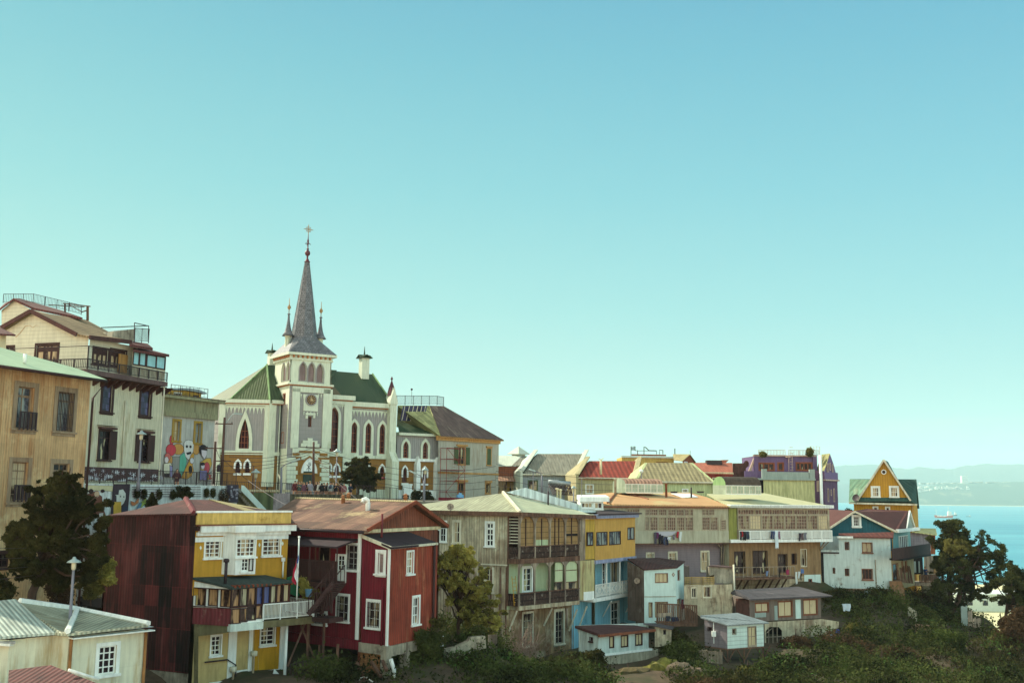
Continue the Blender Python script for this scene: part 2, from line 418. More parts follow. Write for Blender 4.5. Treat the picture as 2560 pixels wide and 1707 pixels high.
# unseen sky behind the viewer, boosted and warmed as added fill for facing walls
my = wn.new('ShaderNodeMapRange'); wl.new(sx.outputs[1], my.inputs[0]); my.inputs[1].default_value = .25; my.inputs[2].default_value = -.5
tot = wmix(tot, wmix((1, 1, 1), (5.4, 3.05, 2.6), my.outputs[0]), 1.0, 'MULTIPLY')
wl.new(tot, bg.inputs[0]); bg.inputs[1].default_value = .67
vs = SC.view_settings; vs.view_transform = 'Standard'; vs.look = 'None'; vs.exposure = .6; vs.gamma = 1
# ------------------------------------------------------------------ sea, far coast
m = bpy.data.materials.new('sea'); t = NT(m); geo = t.new('ShaderNodeNewGeometry')
mpn = t.new('ShaderNodeMapping', {0: geo.outputs['Position'], 'Scale': (.02, .004, 1)})
n = t.new('ShaderNodeTexNoise', {'Vector': mpn.outputs[0], 'Scale': 1.0, 'Detail': 6.0}); 
mp2 = t.new('ShaderNodeMapping', {0: geo.outputs['Position'], 'Scale': (.0012, .006, 1)})
n3 = t.new('ShaderNodeTexNoise', {'Vector': mp2.outputs[0], 'Scale': 1.0, 'Detail': 5.0})
f = t.ramp(n3.outputs[0], .35, .7)
t.l.new(t.mix(f, lin('#23788f'), lin('#58a3ae')), t.bs.inputs['Base Color'])
n2 = t.new('ShaderNodeTexNoise', {'Vector': geo.outputs['Position'], 'Scale': .25, 'Detail': 8.0})
bp = t.new('ShaderNodeBump', {'Strength': .5, 'Distance': 1.5, 'Height': t.math('ADD', n.outputs[0], n2.outputs[0])}); t.l.new(bp.outputs[0], t.bs.inputs['Normal'])
t.bs.inputs['Roughness'].default_value = .35; t.bs.inputs['Specular IOR Level'].default_value = .3
MATS['sea'] = m
mb = MB(); mb.poly([(-9000, 60, 0), (16000, 60, 0), (16000, 15500, 0), (-9000, 15500, 0)])
o = mb.make('sea', 'sea', None, Vector((0, 0, 0))); o['kind'] = 'structure'
mat('farhill', '#39503f', .3, 1, spot=('#8f8a6a', .35, .006), grime=0, bump=0)
mat('farmount', '#3d4c48', .2, 1, grime=0, bump=0)
mat('sand', '#d6c9a2', .1, 1, grime=0, bump=0)
def hills(name, pts, Y0, depth, m, jit, seed, zb=-2):
    # pts: skyline (px, py) ; a ridge that rises from the shore at Y0 to its crest `depth` metres behind
    xs = np.arange(pts[0][0], pts[-1][0]+1, 6.0); pr = [p[0] for p in pts]; py = np.interp(xs, pr, [p[1] for p in pts])
    V = []; Fc = []; rows = 14
    for j in range(rows):
        t_ = j/(rows-1)
        for i, x in enumerate(xs):
            Yc = Y0+depth*t_; crest = P(x, float(py[i]), Y0+depth*.8)
            base = P(x, 1290, Yc)
            prof = math.sin(min(1, t_/.8)*math.pi/2)**.8 if t_ <= .8 else 1-(t_-.8)*1.2
            nn = noise.fractal(Vector((x*.02+seed, t_*4, seed)), 1, 2, 5)
            z = zb+(crest.z-zb)*prof*(1+nn*jit*(1-abs(t_-.8)*.6)*(0 if t_ in (0,) else 1)) if t_ > 0 else zb
            V.append((base.x, Yc, z))
    nx = len(xs)
    for j in range(rows-1):
        for i in range(nx-1): Fc.append((j*nx+i, j*nx+i+1, (j+1)*nx+i+1, (j+1)*nx+i))
    mb = MB(); mb.smooth = False; mb.raw(V, Fc); o = mb.make(name, m, None, Vector(V[0])); o['kind'] = 'structure'; return o
hills('mountain_range', [(1950, 1180), (2060, 1166), (2130, 1163), (2190, 1161), (2235, 1170), (2300, 1168), (2345, 1172), (2390, 1172), (2430, 1163), (2480, 1160), (2520, 1162), (2600, 1160), (2800, 1166)], 12200, 1500, 'farmount', .06, 3)
hills('foothills', [(1950, 1216), (2060, 1212), (2110, 1212), (2180, 1208), (2290, 1212), (2330, 1206), (2450, 1205), (2600, 1204), (2800, 1208)], 9800, 1200, 'farmount', .08, 9)
hills('headland', [(2240, 1226), (2290, 1220), (2320, 1214), (2350, 1209), (2400, 1208), (2440, 1207), (2480, 1207), (2520, 1205), (2600, 1203), (2800, 1200)], 8300, 700, 'farhill', .05, 5)
mb = MB(); a = [P(x, 1264+(x-2280)*.0115, 8150) for x in range(2150, 2860, 60)]; b_ = [P(x, 1250, 8330) for x in range(2150, 2860, 60)]
for i in range(len(a)-1): mb.poly([(a[i].x, 8150, .6), (a[i+1].x, 8150, .6), (b_[i+1].x, 8330, 3), (b_[i].x, 8330, 3)])
o = mb.make('beach', 'sand', None, Vector((2500, 8200, 0))); o['kind'] = 'structure'
# far town: specks of houses along the shore and the crest
mat('fartown', '#e6e2d0', .2, 1, grime=0, bump=0)
mb = MB()
for i in range(420):
    k = random.random()
    if k < .4: x = random.uniform(2290, 2640); q = P(x, 1258+(x-2280)*.0115, 8345); z = 3+random.uniform(0, 6)
    elif k < .75: x = random.uniform(2300, 2640); q = P(x, 1207, 8860); z = P(x, 1209-(x > 2400)*2, 8860).z-2
    else: x = random.uniform(2270, 2420); q = P(x, 1215, 8560); z = q.z*random.uniform(.5, .95)
    mb.box((q.x, q.y, z+4), (random.uniform(8, 26), 14, random.uniform(8, 20)))
o = mb.make('far_town', 'fartown', None, Vector((2600, 8400, 0))); o['kind'] = 'stuff'; o['label'] = 'pale specks of houses along the far shore and headland crest'
t1 = T('tower_block', 'lone tall apartment block standing on the far headland', 'building', P(2411, 1209, 8850))
mb = MB(); q = P(2411, 1209, 8850); zt = P(2411, 1189, 8850).z; mb.box((q.x, q.y, (q.z-30+zt)/2), (50, 30, zt-q.z+30)); mb.make('wall', 'fartown', t1)
mb = MB()
for i in range(9): mb.box((q.x, q.y-15.4, q.z+4+i*7.2), (46, .8, 2.6))
mb.make('window_band', 'farmount', t1)
# ships
mat('hullred', '#b4553c', .1, .5, grime=.1); mat('shipwhite', '#e6e0d4', .05, .5, grime=.1); mat('hullgrey', '#56646c', .1, .6)
def ship(px, py, L, label, hull, mir=1, masts=True, s=1.0):
    Y = 70*FOC/(py-(1227+(px-1280)*.0115)); c = P(px, py, Y); c.z = 0; t_ = T('ship', label, 'ship', c)
    X = lambda u, z, w=0: Vector((c.x+u*mir, c.y+w, z))
    mb = MB(); h = L*.11
    prof = [(-L/2, h*1.25), (-L*.44, 0), (L*.46, 0), (L/2, h*.9), (L*.5, h*1.15), (L*.2, h*1.1), (L*.2, h*.75), (-L*.36, h*.75), (-L*.4, h*1.25)]
    mb.prism([X(u, z, -L*.07) for u, z in prof], (0, L*.14, 0)); mb.make('hull', hull, t_)
    mb = MB(); mb.box(X(L*.33, h*1.9), (L*.2, L*.12, h*1.8)); mb.box(X(L*.3, h*3), (L*.1, L*.13, h*.6)); mb.box(X(L*.42, h*2.2), (L*.05, L*.05, h*1.6)); mb.make('superstructure', 'shipwhite', t_)
    mb = MB()
    for u in (-.28, -.12, .06): mb.box(X(L*u, h*.95), (L*.07, L*.1, h*.5))
    mb.make('deck_gear', hull if not masts else 'shipwhite', t_)
    if masts:
        for u, z in ((-.4, 4.4), (.28, 5.6)):
            b2 = MB(); b2.tube([X(L*u, h), X(L*u, h*z)], L*.008, 5); b2.tube([X(L*u-L*.03, h*z*.8), X(L*u+L*.03, h*z*.8)], L*.006, 4); b2.make('mast', 'shipwhite', t_)
    return t_
ship(2359, 1292, 60, 'orange-red tanker with white bridge lying out in the bay', 'hullred')
ship(2381, 1287, 34, 'small pale ship just behind the stern of the red tanker', 'hullgrey')
ship(2421, 1289.5, 16, 'tiny dark launch to the right of the tanker', 'hullgrey', masts=False)
# ------------------------------------------------------------------ haze over the bay
hz = MB(); hz.box((3500, 7600, 349), (24000, 15500, 702)); o = hz.make('haze', 'sand', None, Vector((0, 0, 0))); o['kind'] = 'stuff'
hm = bpy.data.materials.new('haze'); hm.use_nodes = True; hn = hm.node_tree; hn.nodes.clear()
vo = hn.nodes.new('ShaderNodeVolumePrincipled'); oo = hn.nodes.new('ShaderNodeOutputMaterial'); hn.links.new(vo.outputs[0], oo.inputs['Volume'])
vo.inputs['Color'].default_value = (.76, .97, .95, 1); vo.inputs['Density'].default_value = .75e-4; vo.inputs['Anisotropy'].default_value = -.15
SC.cycles.volume_bounces = 2
o.data.materials.clear(); o.data.materials.append(hm)
# ------------------------------------------------------------------ terrain
CP = []
def cp(px, py, Y): CP.append(tuple(P(px, py, Y)))
for a in [(-200, 1707, 40), (100, 1800, 40), (300, 1760, 48), (480, 1725, 58), (700, 1700, 60), (780, 1690, 62), (860, 1700, 61), (1000, 1712, 60), (1090, 1690, 63), (1120, 1650, 67), (1200, 1660, 68), (1160, 1600, 73),
          (1080, 1640, 67), (1300, 1672, 75), (1420, 1668, 78), (1300, 1705, 68), (1480, 1700, 74), (1600, 1700, 73), (1620, 1665, 79), (1700, 1640, 80), (1760, 1690, 74), (1850, 1700, 74), (1830, 1680, 78),
          (1900, 1640, 84), (1950, 1620, 88), (2060, 1590, 92), (2000, 1700, 74), (2150, 1700, 76), (2100, 1600, 93), (2200, 1500, 107), (2140, 1520, 104), (2280, 1530, 108), (2350, 1560, 104), (2300, 1640, 90), (2420, 1600, 100),
          (2500, 1680, 92), (2400, 1700, 84), (2560, 1720, 90), (2700, 1760, 92), (2330, 1500, 116), (2420, 1540, 116), (2500, 1600, 112), (2560, 1650, 108), (1700, 1620, 88), (1800, 1560, 92), (1650, 1560, 98), (1900, 1525, 104), (1980, 1540, 100), (1930, 1530, 99), (2040, 1520, 104), (1860, 1530, 98)]: cp(*a)
for a in [(100, 1550, 52), (215, 1548, 62), (400, 1800, 54), (450, 1780, 58), (330, 1800, 50), (300, 1790, 54), (60, 1540, 48), (420, 1500, 66), (400, 1400, 70), (560, 1300, 84), (620, 1300, 90), (690, 1300, 92), (1240, 1640, 78), (1180, 1580, 76), (1150, 1560, 80)]: cp(*a)
# upper shelf where the old town stands
CP += [(-60, 40, 59), (-36, 58, 61.5), (-25, 56, 56.5), (-24, 62, 57.5), (-20, 68, 62), (-15, 72, 63), (-28, 76, 66), (-25, 85, 66.5), (-14, 84, 66), (-8, 97, 66), (2, 84, 57), (6, 86, 57.2), (-3, 83, 57.6), (-30, 96, 68), (-32, 120, 68.6), (-20, 115, 68.4), (-5, 118, 68), (5, 120, 67), (12, 125, 66.5),
       (-50, 130, 69), (0, 150, 66.5), (20, 140, 65), (40, 140, 62), (30, 170, 62), (55, 150, 60), (50, 180, 58), (10, 105, 64), (30, 112, 62), (42, 118, 60), (47, 124, 58), (-60, 90, 69), (-70, 160, 70), (0, 200, 63), (50, 230, 46), (90, 230, 20), (-60, 230, 66), (0, 280, 50),
       (0, 45, 54), (15, 50, 53), (-10, 50, 55), (30, 55, 52), (45, 60, 50), (0, 20, 58), (-20, 25, 58), (20, 25, 54), (60, 60, 42), (75, 90, 36), (80, 120, 22), (64, 128, 34), (58, 118, 44), (75, 150, 8), (95, 150, 3), (95, 190, 2), (110, 120, 4), (100, 90, 14), (90, 60, 28), (70, 200, 14), (60, 300, 12), (0, 390, 1), (-60, 390, 5), (110, 300, 1), (110, 390, 0)]
CPA = np.array(CP)
def hgt(x, y):
    x = np.atleast_1d(np.asarray(x, float)); y = np.atleast_1d(np.asarray(y, float))
    d2 = (x[:, None]-CPA[None, :, 0])**2+(y[:, None]-CPA[None, :, 1])**2+.6
    w = 1/d2**1.9; return (w*CPA[None, :, 2]).sum(1)/w.sum(1)
gx = np.arange(-84, 116, 1.6); gy = np.arange(14, 400, 1.6)
GX, GY = np.meshgrid(gx, gy); GZ = hgt(GX.ravel(), GY.ravel())
V = []
for x, y, z in zip(GX.ravel(), GY.ravel(), GZ):
    z += noise.fractal(Vector((x*.18, y*.18, 3)), 1, 2, 4)*.45
    V.append((x, y, z))
nx_ = len(gx); Fc = [(j*nx_+i, j*nx_+i+1, (j+1)*nx_+i+1, (j+1)*nx_+i) for j in range(len(gy)-1) for i in range(nx_-1)]
mat('soil', '#4f4233', .3, 1, spot=('#2e3a1c', .9, .35), grime=0)
mb = MB(); mb.smooth = True; mb.raw(V, Fc); o = mb.make('terrain', 'soil', None, Vector((0, 0, 0))); o['kind'] = 'structure'
# ------------------------------------------------------------------ picture-measuring helper: crop coordinates -> photo pixels
class Zm:
    def __init__(s, x0, y0, k): s.x0, s.y0, s.k = x0, y0, k
    def __call__(s, *a):
        o = []
        for i in range(0, len(a), 2): o += [s.x0+a[i]/s.k, s.y0+a[i+1]/s.k]
        return tuple(o)
    def L(s, *a):
        v = s(*a); return [(v[i], v[i+1]) for i in range(0, len(v), 2)]
A1 = Zm(0, 700, 5.2275); A2 = Zm(0, 1000, 5.2275); A3 = Zm(0, 1300, 3.8525); A4 = Zm(400, 700, 5.2275); A5 = Zm(400, 1000, 5.2275)
A6 = Zm(250, 1200, 5.2275); A7 = Zm(250, 1400, 5.1075); A8 = Zm(400, 1250, 3.43)
B1 = Zm(600, 550, 5.2275); B2 = Zm(600, 850, 3.92); B3 = Zm(800, 900, 4.3565); B4 = Zm(650, 1200, 4.704); B5 = Zm(650, 1430, 4.704)
B6 = Zm(1050, 1200, 3.92); B7 = Zm(1050, 1400, 3.92); B8 = Zm(1200, 1080, 3.92)
C1 = Zm(1700, 1080, 5.2267); C2 = Zm(1550, 1220, 4.2764); C3 = Zm(1550, 1380, 4.2764); C4 = Zm(2000, 1100, 3.92); C5 = Zm(2000, 1400, 4.2)
C6 = Zm(2050, 1140, 4.6118); C7 = Zm(1200, 1200, 5.2275); C8 = Zm(1100, 1450, 5.88)
def tlbr(za, a, b, zb, c, d): return (*za(a, b), *zb(c, d))
def back(T_, A, B, v, z0, z1, m, top=True):
    A, B, v = Vector(A), Vector(B), Vector((v[0], v[1], 0)); return body(T_, [A, A+v, B+v, B], z0, z1, m, 'rear_wall', top)
def decal(T_, F_, items, name='mural', d=.01, line=0):
    # painted areas on a wall: thin coats, each a hair above the last
    mb = MB(); ms = []
    for i, (c, pts) in enumerate(items):
        k = 'paint_'+c
        if k not in MATS: mat(k, '#'+c, .1, .85, grime=.12)
        if k not in ms: ms.append(k)
        if line:
            if 'iron' not in ms: ms.append('iron')
            q = [F_.q(*p) for p in pts]; q = q if sum(q[j-1][0]*q[j][1]-q[j][0]*q[j-1][1] for j in range(len(q))) > 0 else q[::-1]
            mb.m = ms.index('iron'); mb.poly([F_.w(*p, d+.006*(i+1)-.003) for p in offset(q, line)])
        mb.m = ms.index(k); mb.poly([F_.w(*F_.q(*p), d+.006*(i+1)) for p in pts])
    return mb.make(name, ms, T_)
def ell(z, cx, cy, rx, ry, n=14, a0=0, a1=360): return z.L(*[v for i in range(n) for v in (cx+rx*math.cos(R(a0+(a1-a0)*i/n)), cy+ry*math.sin(R(a0+(a1-a0)*i/n)))])
def XY(p): return (p[0], p[1])
# ================================================================== white house, bottom left
mat('wh_wall', '#d0ceb4', .06, .8, ('#a98f5e', .45), panels=(.9, 2.4, .08), grime=.12)
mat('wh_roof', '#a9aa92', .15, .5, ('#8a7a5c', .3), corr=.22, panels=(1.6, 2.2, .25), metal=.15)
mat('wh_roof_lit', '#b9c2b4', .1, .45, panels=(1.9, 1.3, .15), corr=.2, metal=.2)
mat('rustline', '#9a6a3c', .3, .8)
FR = F(*A3(668, 1150), 44, 50); FL = F(0, 0, 0, -20, FR.at(*A3(668, 1150))); K2 = FL.at(*A3(510, 1140)); FS = F(0, 0, 0, 50, K2); K3 = FS.at(*A3(85, 1230)); FK = F(0, 0, 0, -12, K3)
t1 = T('white_house', 'cream white house with hipped metal roof and one multi-pane window in the bottom left corner', 'house', (FR.o.x, FR.o.y, 60))
win(t1, FR, A3(958, 1218, 1108, 1468), 3, 4, cw=.16, bw=.05)
wall(t1, FR, (*A3(664, 1120), *A3(1392, 1075)), 'wh_wall', z0=60)
zt = FR.q(*A3(1392, 1075))[1]; zc = FR.q(*A3(668, 1120))[1]
body(t1, [XY(FK.at(-160, 1640)), XY(K3), XY(K2), XY(FR.o)], 58, zc, 'wh_wall')
E2 = FR.at(*A3(1392, 1075)); back(t1, FK.at(-160, 1640), E2, (-9, 8), 58, zc, 'wh_wall')
strip(t1, FR, [A3(655, 1125, 1440, 1055), A3(655, 1092, 1430, 1015)], 'white', 'fascia', .02, .45)
mb = MB(); mb.tube([FR.w(.05, 58, .08), FR.w(.05, zc, .08)], .07); mb.tube([FR.w(FR.q(*A3(1385, 1300))[0], 58, .08), FR.w(FR.q(*A3(1385, 1300))[0], zc, .08)], .07); mb.make('downpipe', 'rustline', t1)
ap = FR.at(*A3(745, 862), -5); rl = FR.at(*A3(190, 785), -4.2); e1 = FR.at(*A3(650, 1092), .45); e2 = FR.at(*A3(1430, 1002), .45); s1 = FS.at(*A3(515, 1080), .3)
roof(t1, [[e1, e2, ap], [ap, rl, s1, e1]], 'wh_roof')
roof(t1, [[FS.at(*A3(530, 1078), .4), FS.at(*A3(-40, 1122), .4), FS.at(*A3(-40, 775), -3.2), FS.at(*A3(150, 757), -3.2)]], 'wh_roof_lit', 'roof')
mb = MB()
for a, b in ((ap, e1+Vector((0, 0, .06))), (ap, e2), (ap, rl)): mb.tube([a+Vector((0, 0, .05)), b+Vector((0, 0, .05))], .13, 5)
mb.make('ridge_cap', 'white', t1)
roof(t1, [[FK.at(*A3(150, 1165), .3), FK.at(*A3(-100, 1165), .3), FK.at(*A3(-100, 1130), -3), FK.at(*A3(60, 1140), -3)]], 'zinc', 'porch_roof')
strip(t1, FK, A3(-40, 1168, 148, 1200), 'white', 'fascia', .1, .35)
mat('redroof', '#5c332f', .2, .8, corr=.2, spot=('#3c2425', .4))
F_ = F(*A3(500, 1395), 38, 40); t1 = T('low_house', 'dark red corrugated lean-to roof below the white house', 'house', P(150, 1700, 37))
roof(t1, [[F_.at(*A3(490, 1392), -2), F_.at(*A3(85, 1442), -2), F_.at(*A3(70, 1700), 2), F_.at(*A3(1020, 1600), 2)]], 'redroof')
mb = MB(); mb.tube([F_.at(*A3(660, 1440), .2), F_.at(*A3(950, 1530), .2)], .06); mb.make('gutter', 'white', t1)
back(t1, F_.at(*A3(70, 1700), 1), F_.at(*A3(1020, 1640), 1), (-2, 3), 55, F_.at(*A3(70, 1700), 1).z-.4, 'wh_wall')
# ================================================================== brown corrugated house, left edge
mat('brown_wall', '#b9996f', .14, .85, ('#94663e', .5), panels=(.95, 2.9, .12), corr=.17, corrd=.03, spot=('#c8b389', .5, .5), grime=.12)
mat('palegreen_roof', '#9fb393', .08, .55, corr=.25, corrd=.05, grime=.1)
F_ = F(215, 1150, 60, 70); t1 = T('brown_house', 'tall rust-streaked brown corrugated house with pale green roof at the left edge', 'house', (F_.o.x, F_.o.y, 60))
mat('tancase', '#8d7a62', .12, .8, ('#6d4c34', .4))
win(t1, F_, tlbr(A1, 240, 1385, A2, 412, 380), 2, 1, 'tancase', 'glassblue', cw=.28, rec=.3, bw=.06, top=.22)
win(t1, F_, tlbr(A1, 765, 1455, A2, 930, 415), 2, 1, 'tancase', 'glassblue', cw=.28, rec=.3, bw=.06, top=.22, bars=10)
win(t1, F_, A2(165, 805, 330, 1330), 2, 4, 'tancase', 'glasscurt', cw=.25, rec=.2, top=.22)
win(t1, F_, A2(700, 825, 880, 1250), 2, 4, 'tancase', 'glass', cw=.25, rec=.2, top=.22)
win(t1, F_, A3(-10, 320, 92, 448), 2, 2, 'darkwood', 'glass', cw=.15, rec=.2)
ub = F_.q(*A2(1120, 700))[0]; zt = F_.q(*A1(1180, 1268))[1]; ul = F_.q(-70, 1100)[0]
wall(t1, F_, [(ul, 56), (ub, 56), (ub, zt), (ul, zt)], 'brown_wall', raw=True)
railing(t1, F_.w(F_.q(*A2(205, 385))[0], F_.q(*A2(205, 385))[1], .25), F_.w(F_.q(*A2(418, 385))[0], F_.q(*A2(205, 385))[1], .25), .95, 14, 'iron', 'window_railing')
railing(t1, F_.w(F_.q(*A2(145, 1325))[0], F_.q(*A2(145, 1325))[1], .2), F_.w(F_.q(*A2(345, 1325))[0], F_.q(*A2(145, 1325))[1], .2), .85, 12, 'iron', 'window_railing')
back(t1, F_.w(ul, 60), F_.w(ub, 60), (-7, -1), 56, zt, 'brown_wall')
e1, e2 = F_.at(*A1(-300, 1060), 1.0), F_.at(*A1(1395, 1300), 1.0); h1, h2 = F_.at(*A1(0, 878), -4.2), F_.at(*A1(-300, 860), -4.2)
roof(t1, [[e1, e2, F_.at(*A1(1000, 1152), -.9), h1, h2]], 'palegreen_roof', th=.12)
mb = MB(); mb.tube([e1-Vector((0, 0, .1)), e2-Vector((0, 0, .1))], .09); mb.tube([e2-Vector((0, 0, .1)), F_.w(ub+.1, zt-1.2, .15), F_.w(ub+.1, 58, .15)], .07); mb.make('gutter', 'darkwood', t1)
for x, y in ((310, 1090),): mb = MB(); mb.tube([F_.at(*A1(320, 1085), -.4), F_.at(*A1(320, 1085), -.4)+Vector((0, 0, .5))], .1); mb.make('roof_vent', 'white', t1)
mb = MB(); q = F(*A1(80, 760), 62, 62)
mb.prism([q.at(*A1(-160, 900)), q.at(*A1(80, 900)), q.at(*A1(80, 715)), q.at(*A1(-160, 690))], (-2, 1, 0)); mb.make('turret', 'cream', t1)
roof(t1, [[q.at(*A1(-200, 690), .5), q.at(*A1(205, 712), .5), q.at(*A1(0, 620), -1.5), q.at(*A1(-200, 600), -1.5)]], 'redroof', 'turret_roof')
# ================================================================== cream mansion with balcony and glazed veranda
mat('man_wall', '#c4bfa5', .07, .8, ('#98835c', .3), panels=(1.3, 2.9, .06), corr=.2, corrd=.03, grime=.14)
mat('man_board', '#c3c2ab', .05, .7, lap=.28, lapd=.2, grime=.1)
mat('man_roof', '#7d6a4c', .25, .85, ('#4c3a2c', .5), tiles=.3); mat('maroon', '#4c3234', .15, .8); mat('slab', '#5e4a48', .2, .85)
mat('stained', '#4a4468', .3, .3, panels=(.3, .42, .9)); mat('woodorange', '#9a7440', .15, .7)
RR = F(212, 1000, 72, 72); RL = F(0, 0, 0, -18, RR.o); W = RR.off(-1.1)
t1 = T('mansion', 'large cream mansion with gabled roof, wrought-iron balcony and flower band below dark shuttered windows', 'house', (W.o.x, W.o.y, 66))
for a in (tlbr(A1, 1350, 1362, A2, 1448, 160), tlbr(A1, 1850, 1425, A2, 1948, 212)):
    win(t1, W, a, 1, 1, 'darkwood', 'stained', cw=.22, fw=.1, rec=.1)
for a, s_ in ((A2(1300, 392, 1430, 782), ((1430, 400, 1500, 780),)), (A2(1825, 445, 1932, 805), ((1932, 455, 1998, 805), (1772, 440, 1822, 800)))):
    win(t1, W, a, 2, 1, 'darkwood', 'glass', cw=.1, rec=.15, top=.25)
    for q in s_: strip(t1, W, A2(*q), 'darkwood', 'shutter', .02, .1)
u0, z1 = W.q(*A2(1262, 325)); mat('hood', '#4a2c28', .2, .7)
strip(t1, W, [A2(1265, 325, 1510, 345), A2(1282, 345, 1495, 390)], 'hood', 'window_hood', .01, .3); strip(t1, W, [A2(1780, 375, 2003, 395), A2(1795, 395, 1985, 440)], 'hood', 'window_hood', .01, .3)
ua, ub = W.q(*A2(1060, 600))[0]-1.5, W.q(*A2(2088, 600))[0]; zs = RR.q(*A1(1110, 1150))[1]
wall(t1, W, [(ua, 66), (ub, 66), (ub, zs), (ua, zs)], 'man_wall', raw=True)
strip(t1, W, A2(1100, 868, 2090, 1062), 'maroon', 'flower_band', .01, .06)
it = []
for i in range(58):
    cx = 1130+i*16.3+random.uniform(-8, 8); cy = 905+i*1.7+random.choice((0, 62, 110))+random.uniform(-10, 10); r_ = random.uniform(26, 46); n_ = random.choice((5, 6, 7)); pts = []
    for k in range(n_*2): a = math.pi*k/n_+i; rr = r_ if k % 2 else r_*.3; pts += [cx+rr*math.cos(a)*.9, min(1060, cy+rr*math.sin(a))]
    it.append(('cbcbd0' if i % 3 else 'a8a2ac', A2.L(*pts)))
decal(t1, W, it, 'painted_flower', .062)
mb = MB(); mb.tube([W.at(*A2(1645, 10), .1), W.at(*A2(1592, 860), .1)], .06); mb.make('downpipe', 'offwhite', t1)
# balcony slab + rail
ur = RR.q(*A4(90, 1300))[0]; ulft = RL.q(*A1(120, 1000))[0]
mb = MB(); mb.fbox(RR, -.1, zs-.38, ur, zs-.04, -3.6, .1); mb.fbox(RL, ulft, zs-.38, -.02, zs-.041, -2.6, .1); mb.make('balcony_slab', 'slab', t1)
for i in range(11):
    u = ua+2.2+(ub-ua-2.3)*i/10; mb = MB(); mb.prism([W.w(u, zs-.4), W.w(u, zs-1.0), W.w(u, zs-.85, .3), W.w(u, zs-.55, .75), W.w(u, zs-.4, .95)], W.u*.16); mb.make('bracket', 'hood', t1)
zr = RR.q(*A1(1110, 1020))[1]-zs
railing(t1, RR.w(0, zs), RR.w(ur, zs), zr, 60, 'iron', rt=.03, br=.014, post=8); railing(t1, RL.w(ulft, zs), RL.w(0, zs), zr, 46, 'iron', rt=.03, br=.014, post=6)
mb = MB(); zp = RR.q(*A1(1110, 850))[1]
mb.tube([RR.w(0, zs), RR.w(0, zp)], .04, 5); mb.tube([RR.w(0, zp), RR.w(RR.q(*A1(1640, 925))[0], zp-.1)], .03, 5); mb.tube([RR.w(0, zp), RL.w(RL.q(*A1(190, 890))[0], zp)], .03, 5); mb.make('awning_frame', 'iron', t1)
# upper storey
G = RL.off(-1.5); U2 = F(0, 0, 0, 66, G.at(*A1(1160, 1000)))
win(t1, G, A1(480, 850, 745, 1085), 3, 1, 'darkwood', 'glasscurt', cw=.14, bw=.16, fw=.12, top=.25)
win(t1, G, A1(75, 870, 180, 910), 2, 1, 'darkwood', 'glass', cw=.1)
zg = G.q(*A1(1160, 1165))[1]
o_ = [G.q(*p) for p in A1.L(-60, 640, 75, 640, 410, 424, 960, 726, 1160, 742)]
wall(t1, G, [(o_[0][0], zs), (o_[-1][0], zs)]+o_[::-1], 'man_board', raw=True)
decal(t1, G, [('a98f6e', A1.L(200, 745, 260, 690, 330, 600, 395, 590, 430, 620, 470, 588, 520, 600, 500, 598, 470, 595, 432, 627, 392, 597, 338, 606, 268, 697, 208, 752))], 'painted_scroll', .004)
for a in (A1(1225, 880, 1400, 1118), A1(1452, 905, 1632, 1148)): win(t1, U2, a, 3, 1, 'darkwood', 'glasscurt', cw=.12, bw=.16, fw=.12, top=.25)
uu = U2.q(*A1(1800, 900))[0]; ze = U2.q(*A1(1180, 765))[1]
wall(t1, U2, [(0, zs), (uu, zs), (uu, ze), (0, ze)], 'man_board', raw=True)
back(t1, G.at(*A1(-60, 800)), U2.w(uu, zs), (-3, 9), zs, ze, 'man_board'); back(t1, W.w(ua, 66), W.w(ub, 66), (-9, 2.8), 66, zs, 'man_wall')
rk = [G.at(*A1(400, 402), .35), G.at(*A1(990, 700), .35)]; rb = G.at(*A1(1130, 520), -7)
roof(t1, [[rk[0], rk[1], U2.at(*A1(1170, 735), .5), U2.at(*A1(1450, 750), .5), U2.at(*A1(1715, 802), .5), U2.at(*A1(1550, 745), -2.5), rb]], 'man_roof', th=.14)
roof(t1, [[rk[0], rb, G.at(*A1(-200, 800), -7), G.at(*A1(-60, 690), .35)]], 'man_roof', 'rear_roof', th=.14)
def beam(mb, a, b, w, h=None):
    a, b = Vector(a), Vector(b); t_ = (b-a).normalized(); s_ = t_.cross(Vector((0, 0, 1))); s_ = s_.normalized()*w/2 if s_.length > .01 else Vector((w/2, 0, 0)); v = s_.cross(t_).normalized()*(h or w)/2
    mb.hexa([a-s_-v, a+s_-v, a+s_+v, a-s_+v, b-s_-v, b+s_-v, b+s_+v, b-s_+v]); return mb
mb = MB(); beam(mb, G.at(*A1(10, 625), .45), G.at(*A1(400, 405), .45), .12, .3); beam(mb, G.at(*A1(400, 405), .45), G.at(*A1(1000, 712), .45), .12, .3); beam(mb, U2.at(*A1(1170, 748), .55), U2.at(*A1(1720, 812), .55), .12, .3); mb.make('bargeboard', 'hood', t1)
G2 = G.off(-3.5); wall(t1, G2, A1.L(20, 640, 20, 395, 180, 262, 400, 385, 640, 440, 640, 640), 'man_board', 'upper_gable')
roof(t1, [[G2.at(*A1(-20, 385), .3), G2.at(*A1(175, 238), .3), G2.at(*A1(240, 240), -4), G2.at(*A1(60, 300), -4)], [G2.at(*A1(175, 238), .3), G2.at(*A1(440, 362), .3), G2.at(*A1(1080, 492), -1.5), G2.at(*A1(820, 400), -5), G2.at(*A1(260, 240), -5)]], 'redroof', 'upper_roof', th=.18)
pa, pb, pc = G2.at(*A1(40, 300), -3), G2.at(*A1(430, 300), -3), G2.at(*A1(1060, 455), -2)
